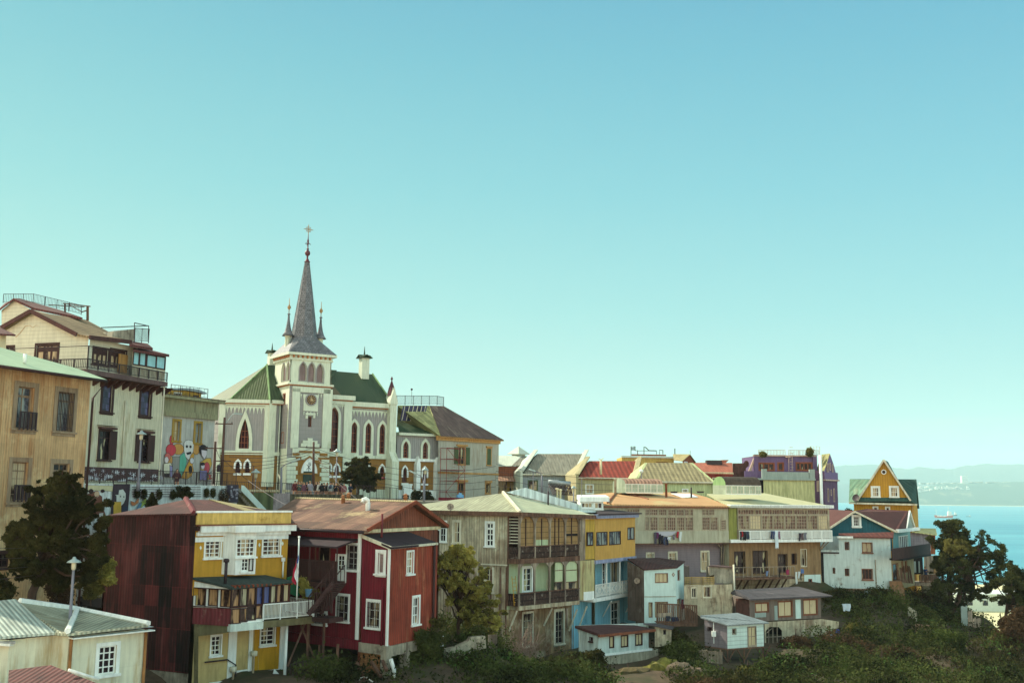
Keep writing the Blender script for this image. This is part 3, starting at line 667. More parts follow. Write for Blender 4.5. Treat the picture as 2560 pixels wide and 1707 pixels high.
h_ = .75; railing(t1, pa, pb, h_, 18, 'iron', rt=.018, br=.009, post=3); railing(t1, pb, pc, h_, 34, 'iron', rt=.018, br=.009, post=4)
mb = MB(); g1, g2 = G2.at(*A1(825, 305), -2.5), G2.at(*A1(1180, 345), -2.5)
beam(mb, g1, g2, .08); beam(mb, G2.at(*A1(1145, 350), -2.5), G2.at(*A1(1145, 530), -2.5), .14); beam(mb, G2.at(*A1(640, 325), -3.5), G2.at(*A1(1100, 352), -2.5), .07); beam(mb, G2.at(*A1(850, 310), -3), G2.at(*A1(850, 430), -3), .1)
beam(mb, G2.at(*A1(1060, 420), -2.5), G2.at(*A1(1145, 395), -2.5), .07); beam(mb, G2.at(*A1(900, 320), -3), G2.at(*A1(1060, 410), -2), .05); mb.make('pergola', 'timber', t1)
# parapet block, roof rails, veranda
mb = MB(); mb.prism([U2.at(*A1(1450, 790), -1.5), U2.at(*A1(1755, 800), -1.5), U2.at(*A1(1755, 640), -1.5), U2.at(*A1(1490, 665), -1.5)], (-2, 1.5, 0)); mb.make('parapet', 'concrete', t1)
p1, p2, p3 = U2.at(*A1(1757, 800), -.6), U2.at(*A1(1940, 825), -.6), U2.at(*A1(1310, 620), -3)
mb = MB(); q1, q2 = U2.at(*A1(1757, 560), -.6), U2.at(*A1(1943, 600), -.6)
for a, b in ((p1, q1), (p2, q2), (q1, q2), (U2.at(*A1(1320, 622), -2.5), U2.at(*A1(1940, 597), -.6))): mb.tube([a, b], .035, 4)
mb.make('roof_frame', 'iron', t1); railing(t1, U2.at(*A1(1757, 815), -.6), p2, 1.1, 12, 'iron', rt=.02, post=2)
roof(t1, [[RR.at(*A1(1690, 835), .2), RR.at(*A1(1998, 888), .2), RR.at(*A1(1930, 830), -2), RR.at(*A1(1740, 800), -2)], [RR.at(*A1(1740, 905), .25), RR.at(*A4(122, 972), .25), RR.at(*A4(20, 948), -2), RR.at(*A1(1760, 860), -2)]], 'redroof', 'veranda_roof', th=.2)
V_ = RR.off(-.12); mat('vglass', '#8fc0c4', .1, .1, grime=.1)
for a in (A1(1748, 935, 1815, 1112), A1(1825, 940, 1898, 1122), tlbr(A1, 1925, 972, A1, 2035, 1148), tlbr(A1, 2045, 990, A4, 58, 1168)): win(t1, V_, a, 1, 1, 'darkwood', 'vglass', cw=.07, rec=.04, fw=.04, sill=False)
v0 = V_.q(*A1(1735, 1000))[0]; zz = V_.q(*A1(1748, 915))[1]; wall(t1, V_, [(v0, zs), (ur-.1, zs), (ur-.1, zz), (v0, zz)], 'man_wall', 'veranda_wall', raw=True, depth=.1)
strip(t1, V_, A1(1640, 960, 1732, 1220), 'woodorange', 'door', -.6, -.5)
mb = MB(); mb.tube([V_.w(ur-.1, 60+6), V_.w(ur-.1, zs)], .06); mb.make('downpipe', 'offwhite', t1)
# ================================================================== building with the musicians mural and yellow dormer
mat('mur_wall', '#a8a79f', .07, .85, ('#8a8578', .2), panels=(1.1, 2.6, .08), grime=.2); mat('ochre', '#a08034', .12, .8); mat('mur_corn', '#8a8768', .1, .8, ('#5b5040', .4)); mat('yel', '#b3923e', .08, .8)
F_ = F(540, 1150, 100, 64); t1 = T('mural_building', 'grey building with painted musicians mural and a yellow dormer on its roof', 'building', (F_.o.x, F_.o.y, 68))
win(t1, F_, A5(182, 270, 248, 532), 2, 2, 'ochre', 'glasspale', cw=.2, rec=.3); win(t1, F_, A5(462, 298, 525, 562), 2, 2, 'ochre', 'glassblue', cw=.2, rec=.3)
ul, ub = F_.q(*A5(-40, 600))[0], F_.q(*A5(700, 600))[0]; zt = F_.q(*A5(700, 262))[1]
wall(t1, F_, [(ul, 66), (ub, 66), (ub, zt), (ul, zt)], 'mur_wall', raw=True)
back(t1, F_.w(ul, 66), F_.w(ub, 66), (-8, 4), 66, zt+1, 'mur_wall')
mb = MB(); mb.fbox(F_, ul, zt, ub+.1, zt+.5, -.3, .3); mb.fbox(F_, ul, zt+.5, ub+.3, zt+1.6, -.5, .12); mb.fbox(F_, ul, zt+1.6, ub+.5, zt+1.9, -.5, .7); mb.make('cornice', 'mur_corn', t1)
roof(t1, [[F_.w(ul, zt+1.92, .7), F_.w(ub+.6, zt+1.92, .7), F_.at(*A5(530, 62), -2), F_.at(*A5(100, 20), -2)], [F_.w(ub+.6, zt+1.92, .7), F_.w(ub+.6, zt+1.92, -7), F_.at(*A5(530, 62), -2)]], 'redroof')
D_ = F_.off(-.6); q = [D_.q(*p) for p in A5.L(72, 96, 530, 96)]; zd = D_.q(*A4(520, 1485))[1]; zb = zt+1.9
win(t1, D_, tlbr(A4, 185, 1465, A5, 270, 40), 3, 1, 'white', 'glass', cw=.05); win(t1, D_, tlbr(A4, 440, 1510, A5, 490, 35), 1, 1, 'darkwood', 'vglass', cw=.06)
wall(t1, D_, [(q[0][0], zb), (q[1][0], zb), (q[1][0], zd), (q[0][0], zd)], 'yel', 'dormer', raw=True)
ar = [D_.w(*D_.q(*p), .5) for p in A4.L(95, 1415, 200, 1412, 300, 1412, 400, 1422, 480, 1442, 560, 1475, 560, 1492, 470, 1470, 300, 1440, 95, 1435)]
mb = MB(); mb.prism(ar, D_.n*-4.5); mb.make('dormer_roof', 'zinc', t1); mb = MB(); mb.prism([D_.w(*D_.q(*p), .02) for p in A4.L(165, 1440, 300, 1442, 470, 1472, 520, 1488, 520, 1505, 165, 1462)], D_.n*-4); mb.make('dormer_gable', 'yel', t1)
railing(t1, F_.w(ul+1, zb+.03, .3), F_.w(ub-1.5, zb+.03, .3), .9, 10, 'iron', rt=.02, br=.01)
S = A5.L
it = [('b98a4a', ell(A5, 235, 640, 75, 70)), ('b98a4a', ell(A5, 470, 640, 45, 70)), ('b9404a', ell(A5, 150, 520, 26, 60)), ('b9404a', ell(A5, 140, 650, 65, 75)), ('b98a4a', ell(A5, 120, 780, 40, 60)),
      ('8a8a84', S(160, 740, 250, 740, 250, 1030, 160, 1030)), ('5aa38c', S(255, 730, 320, 680, 345, 800, 320, 900, 262, 1010, 245, 1010)), ('c9c9c4', S(310, 560, 330, 530, 370, 520, 415, 535, 435, 580, 428, 660, 405, 730, 365, 780, 330, 740, 308, 650)),
      ('2a2428', ell(A5, 345, 605, 12, 14)), ('2a2428', ell(A5, 392, 608, 12, 14)), ('2a2428', S(340, 690, 395, 675, 400, 695, 350, 710)), ('c08f3e', S(395, 720, 420, 690, 440, 700, 415, 850, 430, 920, 400, 990, 340, 1030, 270, 1015, 330, 880, 370, 800)),
      ('2a2428', ell(A5, 388, 905, 22, 48)), ('c4c4c8', ell(A5, 408, 790, 26, 36)), ('2a2428', ell(A5, 555, 650, 52, 66)), ('c0b8bc', S(530, 650, 600, 660, 600, 710, 570, 770, 535, 720)), ('c09c4a', S(520, 810, 600, 760, 650, 760, 665, 830, 640, 900, 600, 1000, 660, 1030, 600, 1040, 520, 900)),
      ('b34a55', ell(A5, 600, 880, 36, 70)), ('7a74a0', S(510, 920, 600, 920, 605, 1040, 505, 1040)), ('c9bfc4', ell(A5, 545, 860, 24, 42)), ('2a2428', ell(A5, 543, 832, 26, 18)), ('b9605a', ell(A5, 85, 740, 36, 50)), ('c9c0c0', ell(A5, 70, 780, 26, 40)), ('c9c6b0', S(35, 830, 120, 820, 150, 880, 140, 1000, 30, 1000)), ('8a84ac', S(110, 850, 145, 870, 140, 1000, 115, 1000)), ('2a2428', S(30, 960, 105, 960, 105, 995, 30, 995)), ('c0574a', S(610, 960, 650, 980, 640, 1010, 670, 1020, 630, 1030))]
decal(t1, F_, it, line=.035)
# ================================================================== promenade and its painted retaining wall
mat('ret_wall', '#ccd4d0', .08, .85, ('#7d7a72', .35), spot=('#8c8b80', .3), grime=.25); mat('paving', '#7d7669', .15, .9)
WR = F(215, 1250, 66, 72); ue = WR.q(*A6(1790, 200))[0]; zt = WR.q(*A6(900, 60))[1]; uw = WR.q(150, 1250)[0]
t1 = T('retaining_wall', 'white retaining wall below the promenade painted with a portrait, birds and music staves', 'wall', (WR.o.x, WR.o.y, 62))
wall(t1, WR, [(uw, 60), (ue, 60), (ue, zt), (uw, zt)], 'ret_wall', raw=True); body(t1, [XY(WR.w(ue, 0)), XY(WR.w(ue, 0)+Vector((-1, 1, 0)))], 60, zt-.01, 'ret_wall', 'return_wall')
S = A6.L; S2 = A2.L
it = [('c3bd96', S2(1110, 1110, 1470, 1120, 1470, 1190, 1110, 1170)), ('6d4436', S2(1135, 1230, 1240, 1190, 1330, 1260, 1340, 1400, 1400, 1560, 1200, 1500, 1130, 1360)), ('b9a084', ell(A2, 1262, 1225, 34, 40)), ('bdb9b4', S2(1290, 1480, 1340, 1470, 1400, 1560, 1300, 1568)), ('3a2c28', ell(A2, 1185, 1190, 30, 30)), ('3a2c28', ell(A2, 1335, 1185, 25, 20)),
      ('3c3038', S(168, 52, 385, 52, 355, 430, 132, 445)), ('c6cac0', S(240, 130, 290, 118, 325, 170, 325, 240, 300, 300, 270, 330, 240, 280, 232, 200)), ('c6cac0', S(190, 190, 265, 190, 262, 280, 205, 285, 205, 205)), ('c39a3c', S(165, 283, 265, 283, 265, 440, 165, 440)), ('2f3446', S(285, 340, 345, 340, 350, 430, 270, 440)), ('2a2428', ell(A6, 255, 212, 7, 6)), ('2a2428', ell(A6, 298, 215, 7, 6)),
      ('b3714a', S(385, 270, 440, 290, 490, 235, 490, 290, 440, 330, 400, 325)), ('8f9f4a', S(520, 290, 590, 235, 590, 300, 530, 350, 500, 345)), ('5a7a96', S(450, 390, 500, 300, 530, 290, 520, 340))]
for k in range(5): it.append(('7c5a66', S(400, 88+k*31, 1300, 90+k*30, 1300, 93+k*30, 400, 91+k*31)))
it += [('3b3440', S(1640, 62, 1790, 62, 1785, 290, 1640, 290))]
for k in range(16): cx, cy = random.uniform(1655, 1770), random.uniform(80, 270); it.append(('8f8c98', S(cx-14, cy-12, cx+10, cy-18, cx+16, cy+8, cx+2, cy+2, cx-8, cy+16)))
decal(t1, WR, it, line=.015)
railing(t1, WR.w(uw+1, zt, -.15), WR.w(ue, zt, -.15), .95, 110, 'iron', 'railing', rt=.022, br=.012, post=14)
mb = MB(); pz = zt-.05
mb.prism([(*XY(WR.w(uw, 0, -.05)), pz-.3), (*XY(WR.w(ue, 0, -.05)), pz-.3), (-24, 98, 68.9), (-38, 100, 68.9), (-46, 70, pz-.3)], (0, 0, .3))
o = mb.make('promenade', 'paving', None, Vector((-25, 90, pz))); o['kind'] = 'structure'
# ================================================================== church
mat('ch_grey', '#8c8985', .04, .8, lap=.5, lapd=.12, grime=.08, panels=(3, .5, .03)); mat('ch_corr', '#8e8b87', .04, .8, corr=.3, corrd=.04, grime=.1)
mat('ch_cream', '#c6cdb6', .05, .75, grime=.1, streak=('#8f9474', .15)); mat('ch_ochre', '#8a6431', .07, .85, grime=.12); mat('ch_green_lit', '#4f5b3a', .12, .6, corr=.3, corrd=.06); mat('ch_green_shade', '#34462f', .12, .6, corr=.3, corrd=.06)  # church greens: one roof in a lit and a shaded colour
mat('slate', '#74767a', .12, .6, panels=(.3, .3, .2), brick=(.32, .24, (.45, .45, .45)), grime=.2); mat('ch_frame', '#8a4a2c', .15, .6); mat('louver', '#86716e', .06, .8, lap=.22, lapd=.25)
glass('ch_glass', '#2b1216', '#3d1c1e', .5); mat('gold', '#94764a', .1, .5); mat('finial', '#54262f', .15, .5); mat('ch_line', '#a5683c', .1, .8)
FT = F(715, 1180, 125, 33); FTL = F(0, 0, 0, -57, FT.o)
ch = T('church', 'grey and cream gothic church with green roofs and a slate spire topped by a cross', 'church', (FT.o.x, FT.o.y, 68))
TW = FT.q(*B2(888, 470))[0]; ub0 = TW
zB = FT.q(*B2(512, 432))[1]; zE = FT.q(*B2(525, 170))[1]; z0 = 66
U = lambda Fc, z, x, y: Fc.q(*z(x, y))
# --- tower walls
win(ch, FT, B2(669, 748, 700, 852), 1, 1, 'ch_frame', 'ch_glass', cw=0, sill=False, rec=.25)
wall(ch, FT, [(0, z0), (TW, z0), (TW, zB), (0, zB)], 'ch_grey', 'tower_wall', raw=True)
win(ch, FTL, B2(425, 530, 441, 622), 1, 1, 'ch_frame', 'ch_glass', cw=.1, sill=False); win(ch, FTL, B2(409, 910, 427, 1003), 1, 1, 'ch_frame', 'ch_glass', cw=.1, sill=False)
wall(ch, FTL, [(-TW, z0), (0, z0), (0, zB), (-TW, zB)], 'ch_cream', 'tower_wall', raw=True)
A_ = FT.w(TW, 0); B_ = FTL.w(-TW, 0); C_ = A_+(B_-FT.w(0, 0)); body(ch, [XY(A_), XY(C_), XY(B_)], z0, zB, 'ch_grey', 'rear_wall')
strip(ch, FTL, [B2(380, 640, 452, 1060)], 'ch_grey', 'siding', .003, .02)
strip(ch, FT, [B2(514, 470, 566, 1060), B2(818, 480, 886, 1060), B2(514, 450, 884, 528), B2(514, 1050, 870, 1150)], 'ch_cream', 'pier', .003, .12)
strip(ch, FT, [B2(625, 530, 760, 700)], 'ch_cream', 'clock_panel', .003, .1)
mb = MB(); u0, zz = U(FT, B2, 625, 700); u1 = U(FT, B2, 757, 700)[0]
for i in range(5): a = u0+(u1-u0)*i/4; mb.prism([FT.w(a-.07, zz, .09), FT.w(a+.07, zz, .09), FT.w(a+.02, zz-.45, .09), FT.w(a-.02, zz-.45, .09)], FT.n*-.08)
for x0 in (572, 768):
    ua, zq = U(FT, B2, x0, 528); ub = U(FT, B2, x0+52, 528)[0]
    for i in range(3): a = ua+(ub-ua)*i/2; mb.prism([FT.w(a-.09, zq, .09), FT.w(a+.09, zq, .09), FT.w(a, zq-.6, .09)], FT.n*-.08)
mb.make('pendant_trim', 'ch_cream', ch)
# clock
uc, zc = U(FT, B2, 692, 586); rC = abs(U(FT, B2, 748, 586)[0]-uc)
def disc(mb, Fc, u, z, r, d0, d1, n=28): mb.prism([Fc.w(u+r*math.cos(2*math.pi*i/n), z+r*math.sin(2*math.pi*i/n), d0) for i in range(n)], Fc.n*(d1-d0))
mb = MB(); disc(mb, FT, uc, zc, rC, .1, .22); ck = mb.make('clock', 'ch_corr', ch)
mb = MB(); disc(mb, FT, uc, zc, rC*.8, .221, .235); mb.make('clock_face', 'darkwood', ck)
mb = MB()
for i in range(12):
    a = R(30*i); c, s_ = math.cos(a), math.sin(a)
    mb.prism([FT.w(uc+c*r_-s_*w_, zc+s_*r_+c*w_, .236) for r_, w_ in ((rC*.42, -.05), (rC*.76, -.07), (rC*.76, .07), (rC*.42, .05))], FT.n*.01)
disc(mb, FT, uc, zc, rC*.34, .236, .25, 16); mb.make('numeral', 'gold', ck)
mb = MB()
for a, l in ((100, .62), (-20, .45)):
    a = R(a); c, s_ = math.cos(a), math.sin(a); mb.prism([FT.w(uc+c*r_-s_*w_, zc+s_*r_+c*w_, .255) for r_, w_ in ((-.1, -.025), (rC*l, -.02), (rC*l, .02), (-.1, .025))], FT.n*.01)
mb.make('clock_hand', 'cream', ck)
strip(ch, FT, [B2(640, 712, 736, 738), B2(640, 738, 660, 770), B2(714, 738, 733, 765)], 'ch_cream', 'window_hood', .01, .14)
# belfry
zq = U(FT, B2, 520, 412)[1]
for a in ((587, 216, 648, 398), (672, 222, 729, 408), (756, 234, 814, 418)): win(ch, FT, B2(*a), 1, 1, 'ch_corr', 'louver', cw=.12, fw=.02, rec=.3, arch=1, sill=False, name='belfry_opening')
wall(ch, FT, [(.12, zB), (TW-.12, zB), (TW-.12, zE), (.12, zE)], 'ch_cream', 'belfry_wall', raw=True, depth=.35)
for a in ((412, 228, 442, 398), (458, 218, 486, 390)): win(ch, FTL, B2(*a), 1, 1, 'ch_corr', 'louver', cw=.1, fw=.02, rec=.3, arch=1, sill=False, name='belfry_opening')
wall(ch, FTL, [(-TW+.12, zB), (-.1, zB), (-.1, zE), (-TW+.12, zE)], 'ch_cream', 'belfry_wall', raw=True, depth=.35)
body(ch, [XY(A_), XY(C_), XY(B_)], zB, zE, 'ch_cream', 'rear_wall')
def ringbox(T_, z_0, z_1, e, m, name):
    p = [FT.w(-e, z_0, e), FT.w(TW+e, z_0, e), FT.w(TW+e, z_0, -TW-e), FT.w(-e, z_0, -TW-e)]; mb = MB(); mb.prism(p, (0, 0, z_1-z_0)); return mb.make(name, m, T_)
ringbox(ch, zB-.02, zB+.22, .3, 'ch_cream', 'cornice'); ringbox(ch, zB-.14, zB-.02, .18, 'ch_line', 'cornice'); ringbox(ch, zE-.25, zE, .16, 'ch_cream', 'cornice'); ringbox(ch, zE+.32, zE+.62, .5, 'ch_cream', 'cornice'); ringbox(ch, zE, zE+.32, .08, 'ch_cream', 'frieze')
mb = MB()
for i in range(9): a = TW*(i+.5)/9; mb.fbox(FT, a-.09, zE+.02, a+.09, zE+.3, .08, .36); mb.fbox(FTL, -a-.09, zE+.02, -a+.09, zE+.3, .08, .36)
mb.make('dentil', 'ch_line', ch)
# spire
zS = zE+.62; ctr = (FT.w(TW/2, 0, -TW/2)); Yc = ctr.y; cxp = ctr
z1_ = P(760, 846, Yc).z; z2_ = P(772, 655, Yc).z; ax = (FT.u, -FT.n)
def ringp(r, z, oct_):
    out = []
    for i in range(8):
        a = R(45*i+22.5); c, s_ = math.cos(a), math.sin(a)
        if oct_: u, v = c*r/math.cos(R(22.5)), s_*r/math.cos(R(22.5))
        else:
            k = r/max(abs(c), abs(s_)); u, v = c*k, s_*k
            u = math.copysign(r, c) if abs(c) < .99 else u; v = math.copysign(r, s_)
            if i % 2 == 0: pass
        p = cxp+ax[0]*u+ax[1]*v; out.append(Vector((p.x, p.y, z)))
    return out
rS = TW/2+.5; rw = abs(P(803, 850, Yc).x-P(734, 850, Yc).x)/2*.93
sq = []
for i in range(8):
    a = R(45*i+22.5); sx, sy = (1 if math.cos(a) > 0 else -1), (1 if math.sin(a) > 0 else -1); p = cxp+ax[0]*rS*sx+ax[1]*rS*sy; sq.append(Vector((p.x, p.y, zS)))
mid = ringp(rw*.93, z1_, True); tip = ringp(.24, z2_, True); mb = MB()
for a, b in ((sq, mid), (mid, tip)):
    for i in range(8):
        j = (i+1) % 8
        if (a[i]-a[j]).length < .01: mb.poly([a[i], b[j], b[i]])
        else: mb.poly([a[i], a[j], b[j], b[i]])
mb.poly(tip); mb.make('spire', 'slate', ch)
mb = MB()
for i in range(8): mb.tube([mid[i], tip[i]], .05, 4)
mb.make('spire_rib', 'slate', ch)
c0 = Vector((cxp.x, cxp.y, z2_)); mb = MB(); mb.lathe(c0, [(.36, -.06), (.38, .03), (.2, .18), (.22, .3), (.12, .42), (.11, .75), (.22, .85), (.33, 1.0), (.34, 1.2), (.26, 1.4), (.09, 1.5), (.2, 1.66), (.08, 1.75), (.08, 2.5), (.14, 2.65), (.11, 2.8), (.06, 3.0), (.04, 3.6)], 12)
for k in range(4):
    a = R(90*k+33); d_ = Vector((math.cos(a), math.sin(a), 0)); mb.tube([c0+Vector((0, 0, 2.3)), c0+d_*.25+Vector((0, 0, 2.42)), c0+d_*.34+Vector((0, 0, 2.25))], .05, 4)
mb.make('finial', 'finial', ch)
mb = MB(); zt = P(781, 562, Yc).z; zc_ = P(781, 574, Yc).z; cc = Vector((cxp.x, cxp.y, zc_)); u_ = FT.u
mb.tube([c0+Vector((0, 0, 3.4)), Vector((cxp.x, cxp.y, zt))], .045, 5); mb.tube([cc-u_*.62, cc+u_*.62], .045, 5)
rg = [cc+u_*(.32*math.cos(2*math.pi*i/16))+Vector((0, 0, .32*math.sin(2*math.pi*i/16))) for i in range(17)]; mb.tube(rg, .035, 4)
for a in (45, 135, 225, 315): mb.tube([cc, cc+u_*.42*math.cos(R(a))+Vector((0, 0, .42*math.sin(R(a))))], .03, 4)
mb.make('cross', 'gold', ch)
for sx in (-1, 1):
    p = cxp+FT.u*(TW*.40*sx)
    pz_ = zS+1.0; pn = Vector((p.x, p.y, pz_))
    mb = MB(); mb.lathe(pn, [(.12, -1.2), (.35, -.5), (.42, -.3), (.36, -.2), (.36, 1.2), (.48, 1.35)], 8); pm = mb.make('pinnacle', 'ch_cream', ch)
    mb = MB(); mb.lathe(pn, [(.78, 1.33), (.5, 1.75), (.3, 2.4), (.16, 3.3), (.1, 4.0), (.2, 4.02), (.2, 4.1), (.06, 4.2)], 8); mb.make('pinnacle_roof', 'slate', pm)
    mb = MB(); mb.lathe(pn, [(.05, 4.2), (.05, 4.6), (.22, 4.85), (.22, 5.0), (.05, 5.3), (.03, 6.1)], 8); mb.make('finial', 'gold', pm)
# portal
strip(ch, FT, [B2(540, 1140, 868, 1420)], 'ch_ochre', 'portal_wall', .02, .1)
strip(ch, FT, [B2(600, 1120, 760, 1175)], 'ch_cream', 'portal_head', .1, .14)
strip(ch, FT, [B2(590, 1010, 768, 1050), B2(610, 982, 750, 1015), B2(658, 960, 702, 985)], 'ch_cream', 'stepped_gable', .125, .3)
strip(ch, FT, [B2(514, 1104, 577, 1130), B2(577, 1082, 777, 1107), B2(777, 1106, 850, 1138)], 'ch_ochre', 'stepped_band', .125, .26)
mb = MB()
for i in range(6):
    w_ = (i % 2)*18
    mb.rect(FT, B2(452, 1150+i*42, 540+w_, 1190+i*42), .105, .2); mb.rect(FT, B2(795-w_, 1170+i*42, 868, 1208+i*42), .105, .2)
mb.make('quoin', 'ch_cream', ch)
u0, zb_ = U(FT, B2, 590, 1300); u1 = U(FT, B2, 752, 1300)[0]; zt_ = U(FT, B2, 670, 1150)[1]
mb = MB(); ap_ = archpts(u0, u1, zb_, zt_, (zt_-zb_)*.95); mb.prism([FT.w(a, b, .12) for a, b in ap_], FT.n*.06); mb.make('tympanum', 'white', ch)
mb = MB(); ring(mb, FT, ap_, offset(ap_, .18), .12, .28); mb.make('portal_arch', 'ch_ochre', ch)
mb = MB(); mb.rect(FT, B2(616, 1284, 704, 1420), .1, .2); dr = mb.make('door', mat('doorgreen', '#2c3a30', .1, .6), ch)
u_, z_ = U(FT, B2, 668, 1243); mb = MB()
for a, l in ((90, .55), (50, .42), (130, .42)):
    c, s_ = math.cos(R(a)), math.sin(R(a)); mb.prism([FT.w(u_+c*r_-s_*w_, z_+s_*r_+c*w_, .185) for r_, w_ in ((-l, -.03), (l, -.03), (l, .03), (-l, .03))], FT.n*.01)
rp = [FT.w(u_+.12+.12*math.cos(R(a)), z_+.42+.12*math.sin(R(a)), .19) for a in range(-90, 271, 30)]; mb.tube(rp, .025, 4); mb.make('emblem', 'iron', ch)
# --- transept
def scallop(T_, Fc, xa, xb, y, z, n, hh, m='ch_cream', d=.06):
    u0, zt_ = Fc.q(*z(xa, y)); u1 = Fc.q(*z(xb, y))[0]; mb = MB(); w_ = (u1-u0)/n
    for i in range(n):
        a = u0+i*w_; pts = [(a, zt_), (a, zt_-hh)]
        for k in range(1, 8): x_ = k/8; pts.append((a+w_*x_, zt_-hh+hh*.8*math.sin(math.pi*x_)**.7))
        pts += [(a+w_, zt_-hh), (a+w_, zt_)]
        mb.prism([Fc.w(p, q, d) for p, q in pts], Fc.n*-.055)
    return mb.make('scallop_trim', m, T_)
FA = F(672, 1180, 126, 5); FC = F(0, 0, 0, 38, FA.o)
win(ch, FA, A5(1030, 240, 1180, 632), 4, 4, 'ch_frame', 'ch_glass', cw=0, bw=.07, rec=.3, arch=1, k=3.0)
ua, ub = U(FA, A5, 775, 400)[0], U(FA, A5, 1420, 400)[0]; zt = U(FA, A5, 1400, 40)[1]; zbl = U(FA, A5, 1400, 690)[1]
qa = FA.q(*A5(1030, 632)); qb = FA.q(*A5(1180, 240)); pin = archpts(qa[0], qb[0], qa[1], qb[1], 3.0)
wall(ch, FA, [(ua, zbl), (ub, zbl), (ub, zt), (ua, zt)], 'ch_corr', 'transept_wall', raw=True, depth=.3)
mb = MB(); ring(mb, FA, pin, offset(pin, .38), .005, .14); mb.make('window_surround', 'ch_cream', ch)
def lowwin(T_, Fc, z, rs, hood=.2):
    for r_ in rs:
        win(T_, Fc, z(*r_), 1, 2, 'ch_frame', 'ch_glass', cw=0, rec=.3, arch=1)
        a, b = Fc.q(*z(r_[0], r_[3])), Fc.q(*z(r_[2], r_[1])); pp = archpts(a[0], b[0], a[1], b[1]); n2 = len(pp); k0 = a[1]+(b[1]-a[1])*.35
        up = [(p, max(q, k0)) for p, q in pp]; mb = MB(); ring(mb, Fc, up, [(p, max(q, k0-.001)) for p, q in offset(pp, hood)], .005, .16); mb.make('window_hood', 'white', T_); mb = MB(); mb.fbox(Fc, a[0]-.2, a[1]-.28, b[0]+.2, a[1]-.02, .01, .2); mb.make('sill', 'white', T_)
lowwin(ch, FA, A5, [(985, 795, 1050, 950), (1110, 795, 1172, 950)])
wall(ch, FA, [(ua, z0), (ub, z0), (ub, zbl), (ua, zbl)], 'ch_ochre', 'base_wall', raw=True, depth=.3)
scallop(ch, FA, 835, 1378, 70, A5, 11, 1.0); strip(ch, FA, [A5(783, 40, 832, 660), A5(1376, 40, 1425, 1130), A5(830, 40, 1380, 74)], 'ch_cream', 'pier', .004, .18); strip(ch, FA, [A5(780, 655, 1425, 690), A5(780, 694, 1425, 716)], 'ch_cream', 'belt', .01, .22)
ue = U(FC, A5, 1565, 400)[0]; wall(ch, FC, [(0, zbl), (ue, zbl), (ue, zt), (0, zt)], 'ch_corr', 'transept_wall', raw=True); wall(ch, FC, [(0, z0), (ue, z0), (ue, zbl), (0, zbl)], 'ch_ochre', 'base_wall', raw=True)
strip(ch, FC, [A5(1425, 40, 1470, 1130)], 'ch_cream', 'pier', .004, .17); mb = MB(); mb.fbox(FC, .1, zbl-.3, ue, zbl+.12, .01, .2); mb.make('belt', 'ch_cream', ch)
mb = MB(); mb.tube([FC.w(ue-.15, z0, .15), FC.w(ue-.15, zt, .15)], .08); mb.make('downpipe', 'ch_cream', ch)
mb = MB(); mb.fbox(FA, ua-.15, zt-.05, ub+.1, zt+.38, -.5, .5); mb.fbox(FC, -.1, zt-.051, ue+.2, zt+.379, -.5, .5); mb.make('cornice', 'ch_cream', ch)
mb = MB(); mb.fbox(FA, ua-.1, zt-.16, ub+.05, zt-.06, .01, .3); mb.fbox(FC, -.05, zt-.161, ue+.1, zt-.061, .01, .3); mb.make('cornice_line', 'ch_line', ch)
LB = FA.w(ua, 0)+Vector((-3.2, 4.5, 0)); LC = LB+Vector((1, 6, 0)); body(ch, [XY(FA.w(ua, 0)), XY(LB), XY(LC), XY(LC+Vector((12, 4, 0)))], z0, zt, 'ch_grey', 'transept_wall')
mb = MB()
for r_ in ((745, 640, 800, 1130),): mb.prism([FA.w(*FA.q(*p), .1) for p in A5.L(790, 1130, 740, 1130, 750, 680, 790, 620)], FA.n*.5)
mb.make('buttress', 'ch_cream', ch)
ap_ = FA.at(*A4(1397, 1108), -4.6); zr = zt+.38; eL = FA.at(*A4(930, 1542), -.1); eR = FA.w(ub, zr, .3); eL = Vector((FA.w(ua, 0).x+.2, FA.w(ua, 0).y-.2, zr)); rR = FT.off(-4.5).at(*A4(1800, 1125))
e3 = FC.w(ue+.6, zr, .3); lb = Vector((LB.x, LB.y, zr)); lc = Vector((LC.x, LC.y, zr))
eL2 = FA.at(*A4(925, 1545), .2)
roof(ch, [[eL2, eR, ap_], [eL2, ap_, lb], [lb, ap_, ap_+Vector((6, 6, 0)), lc]], 'ch_green_lit', th=.08); roof(ch, [[eR, e3+Vector((3, 1, 0)), ap_+Vector((8, 5, 0)), ap_]], 'ch_green_shade', th=.09)
mb = MB(); mb.tube([eR+Vector((0, 0, .05)), ap_+Vector((0, 0, .05))], .13, 5); mb.tube([eL2, ap_], .09, 5); mb.make('ridge_cap', mat('capgreen', '#7fa06a', .05, .6), ch)
def ventilator(px, py, Y, s=1.0):
    c = P(px, py, Y); mb = MB(); mb.box((c.x, c.y, c.z), (1.05*s, 1.05*s, 2.8*s), R(33)); v_ = mb.make('ventilator', 'ch_cream', ch)
    mb = MB(); z_ = c.z+1.3*s
    for dx, dy in ((FT.u, FT.n), (FT.n, FT.u)):
        for sg in (1, -1):
            b = Vector((c.x, c.y, z_+.5*s)); mb.prism([b-dy*.85*s, b+dy*.85*s, b+dy*.85*s+dx*.8*s*sg-Vector((0, 0, .42*s)), b-dy*.85*s+dx*.8*s*sg-Vector((0, 0, .42*s))], (0, 0, .08))
    mb.lathe((c.x, c.y, z_+.45*s), [(.16, 0), (.1, .3), (.02, 1.3*s)], 6); mb.make('ventilator_roof', 'ch_green_shade', v_)
ventilator(679, 905, ap_.y+1, .8)
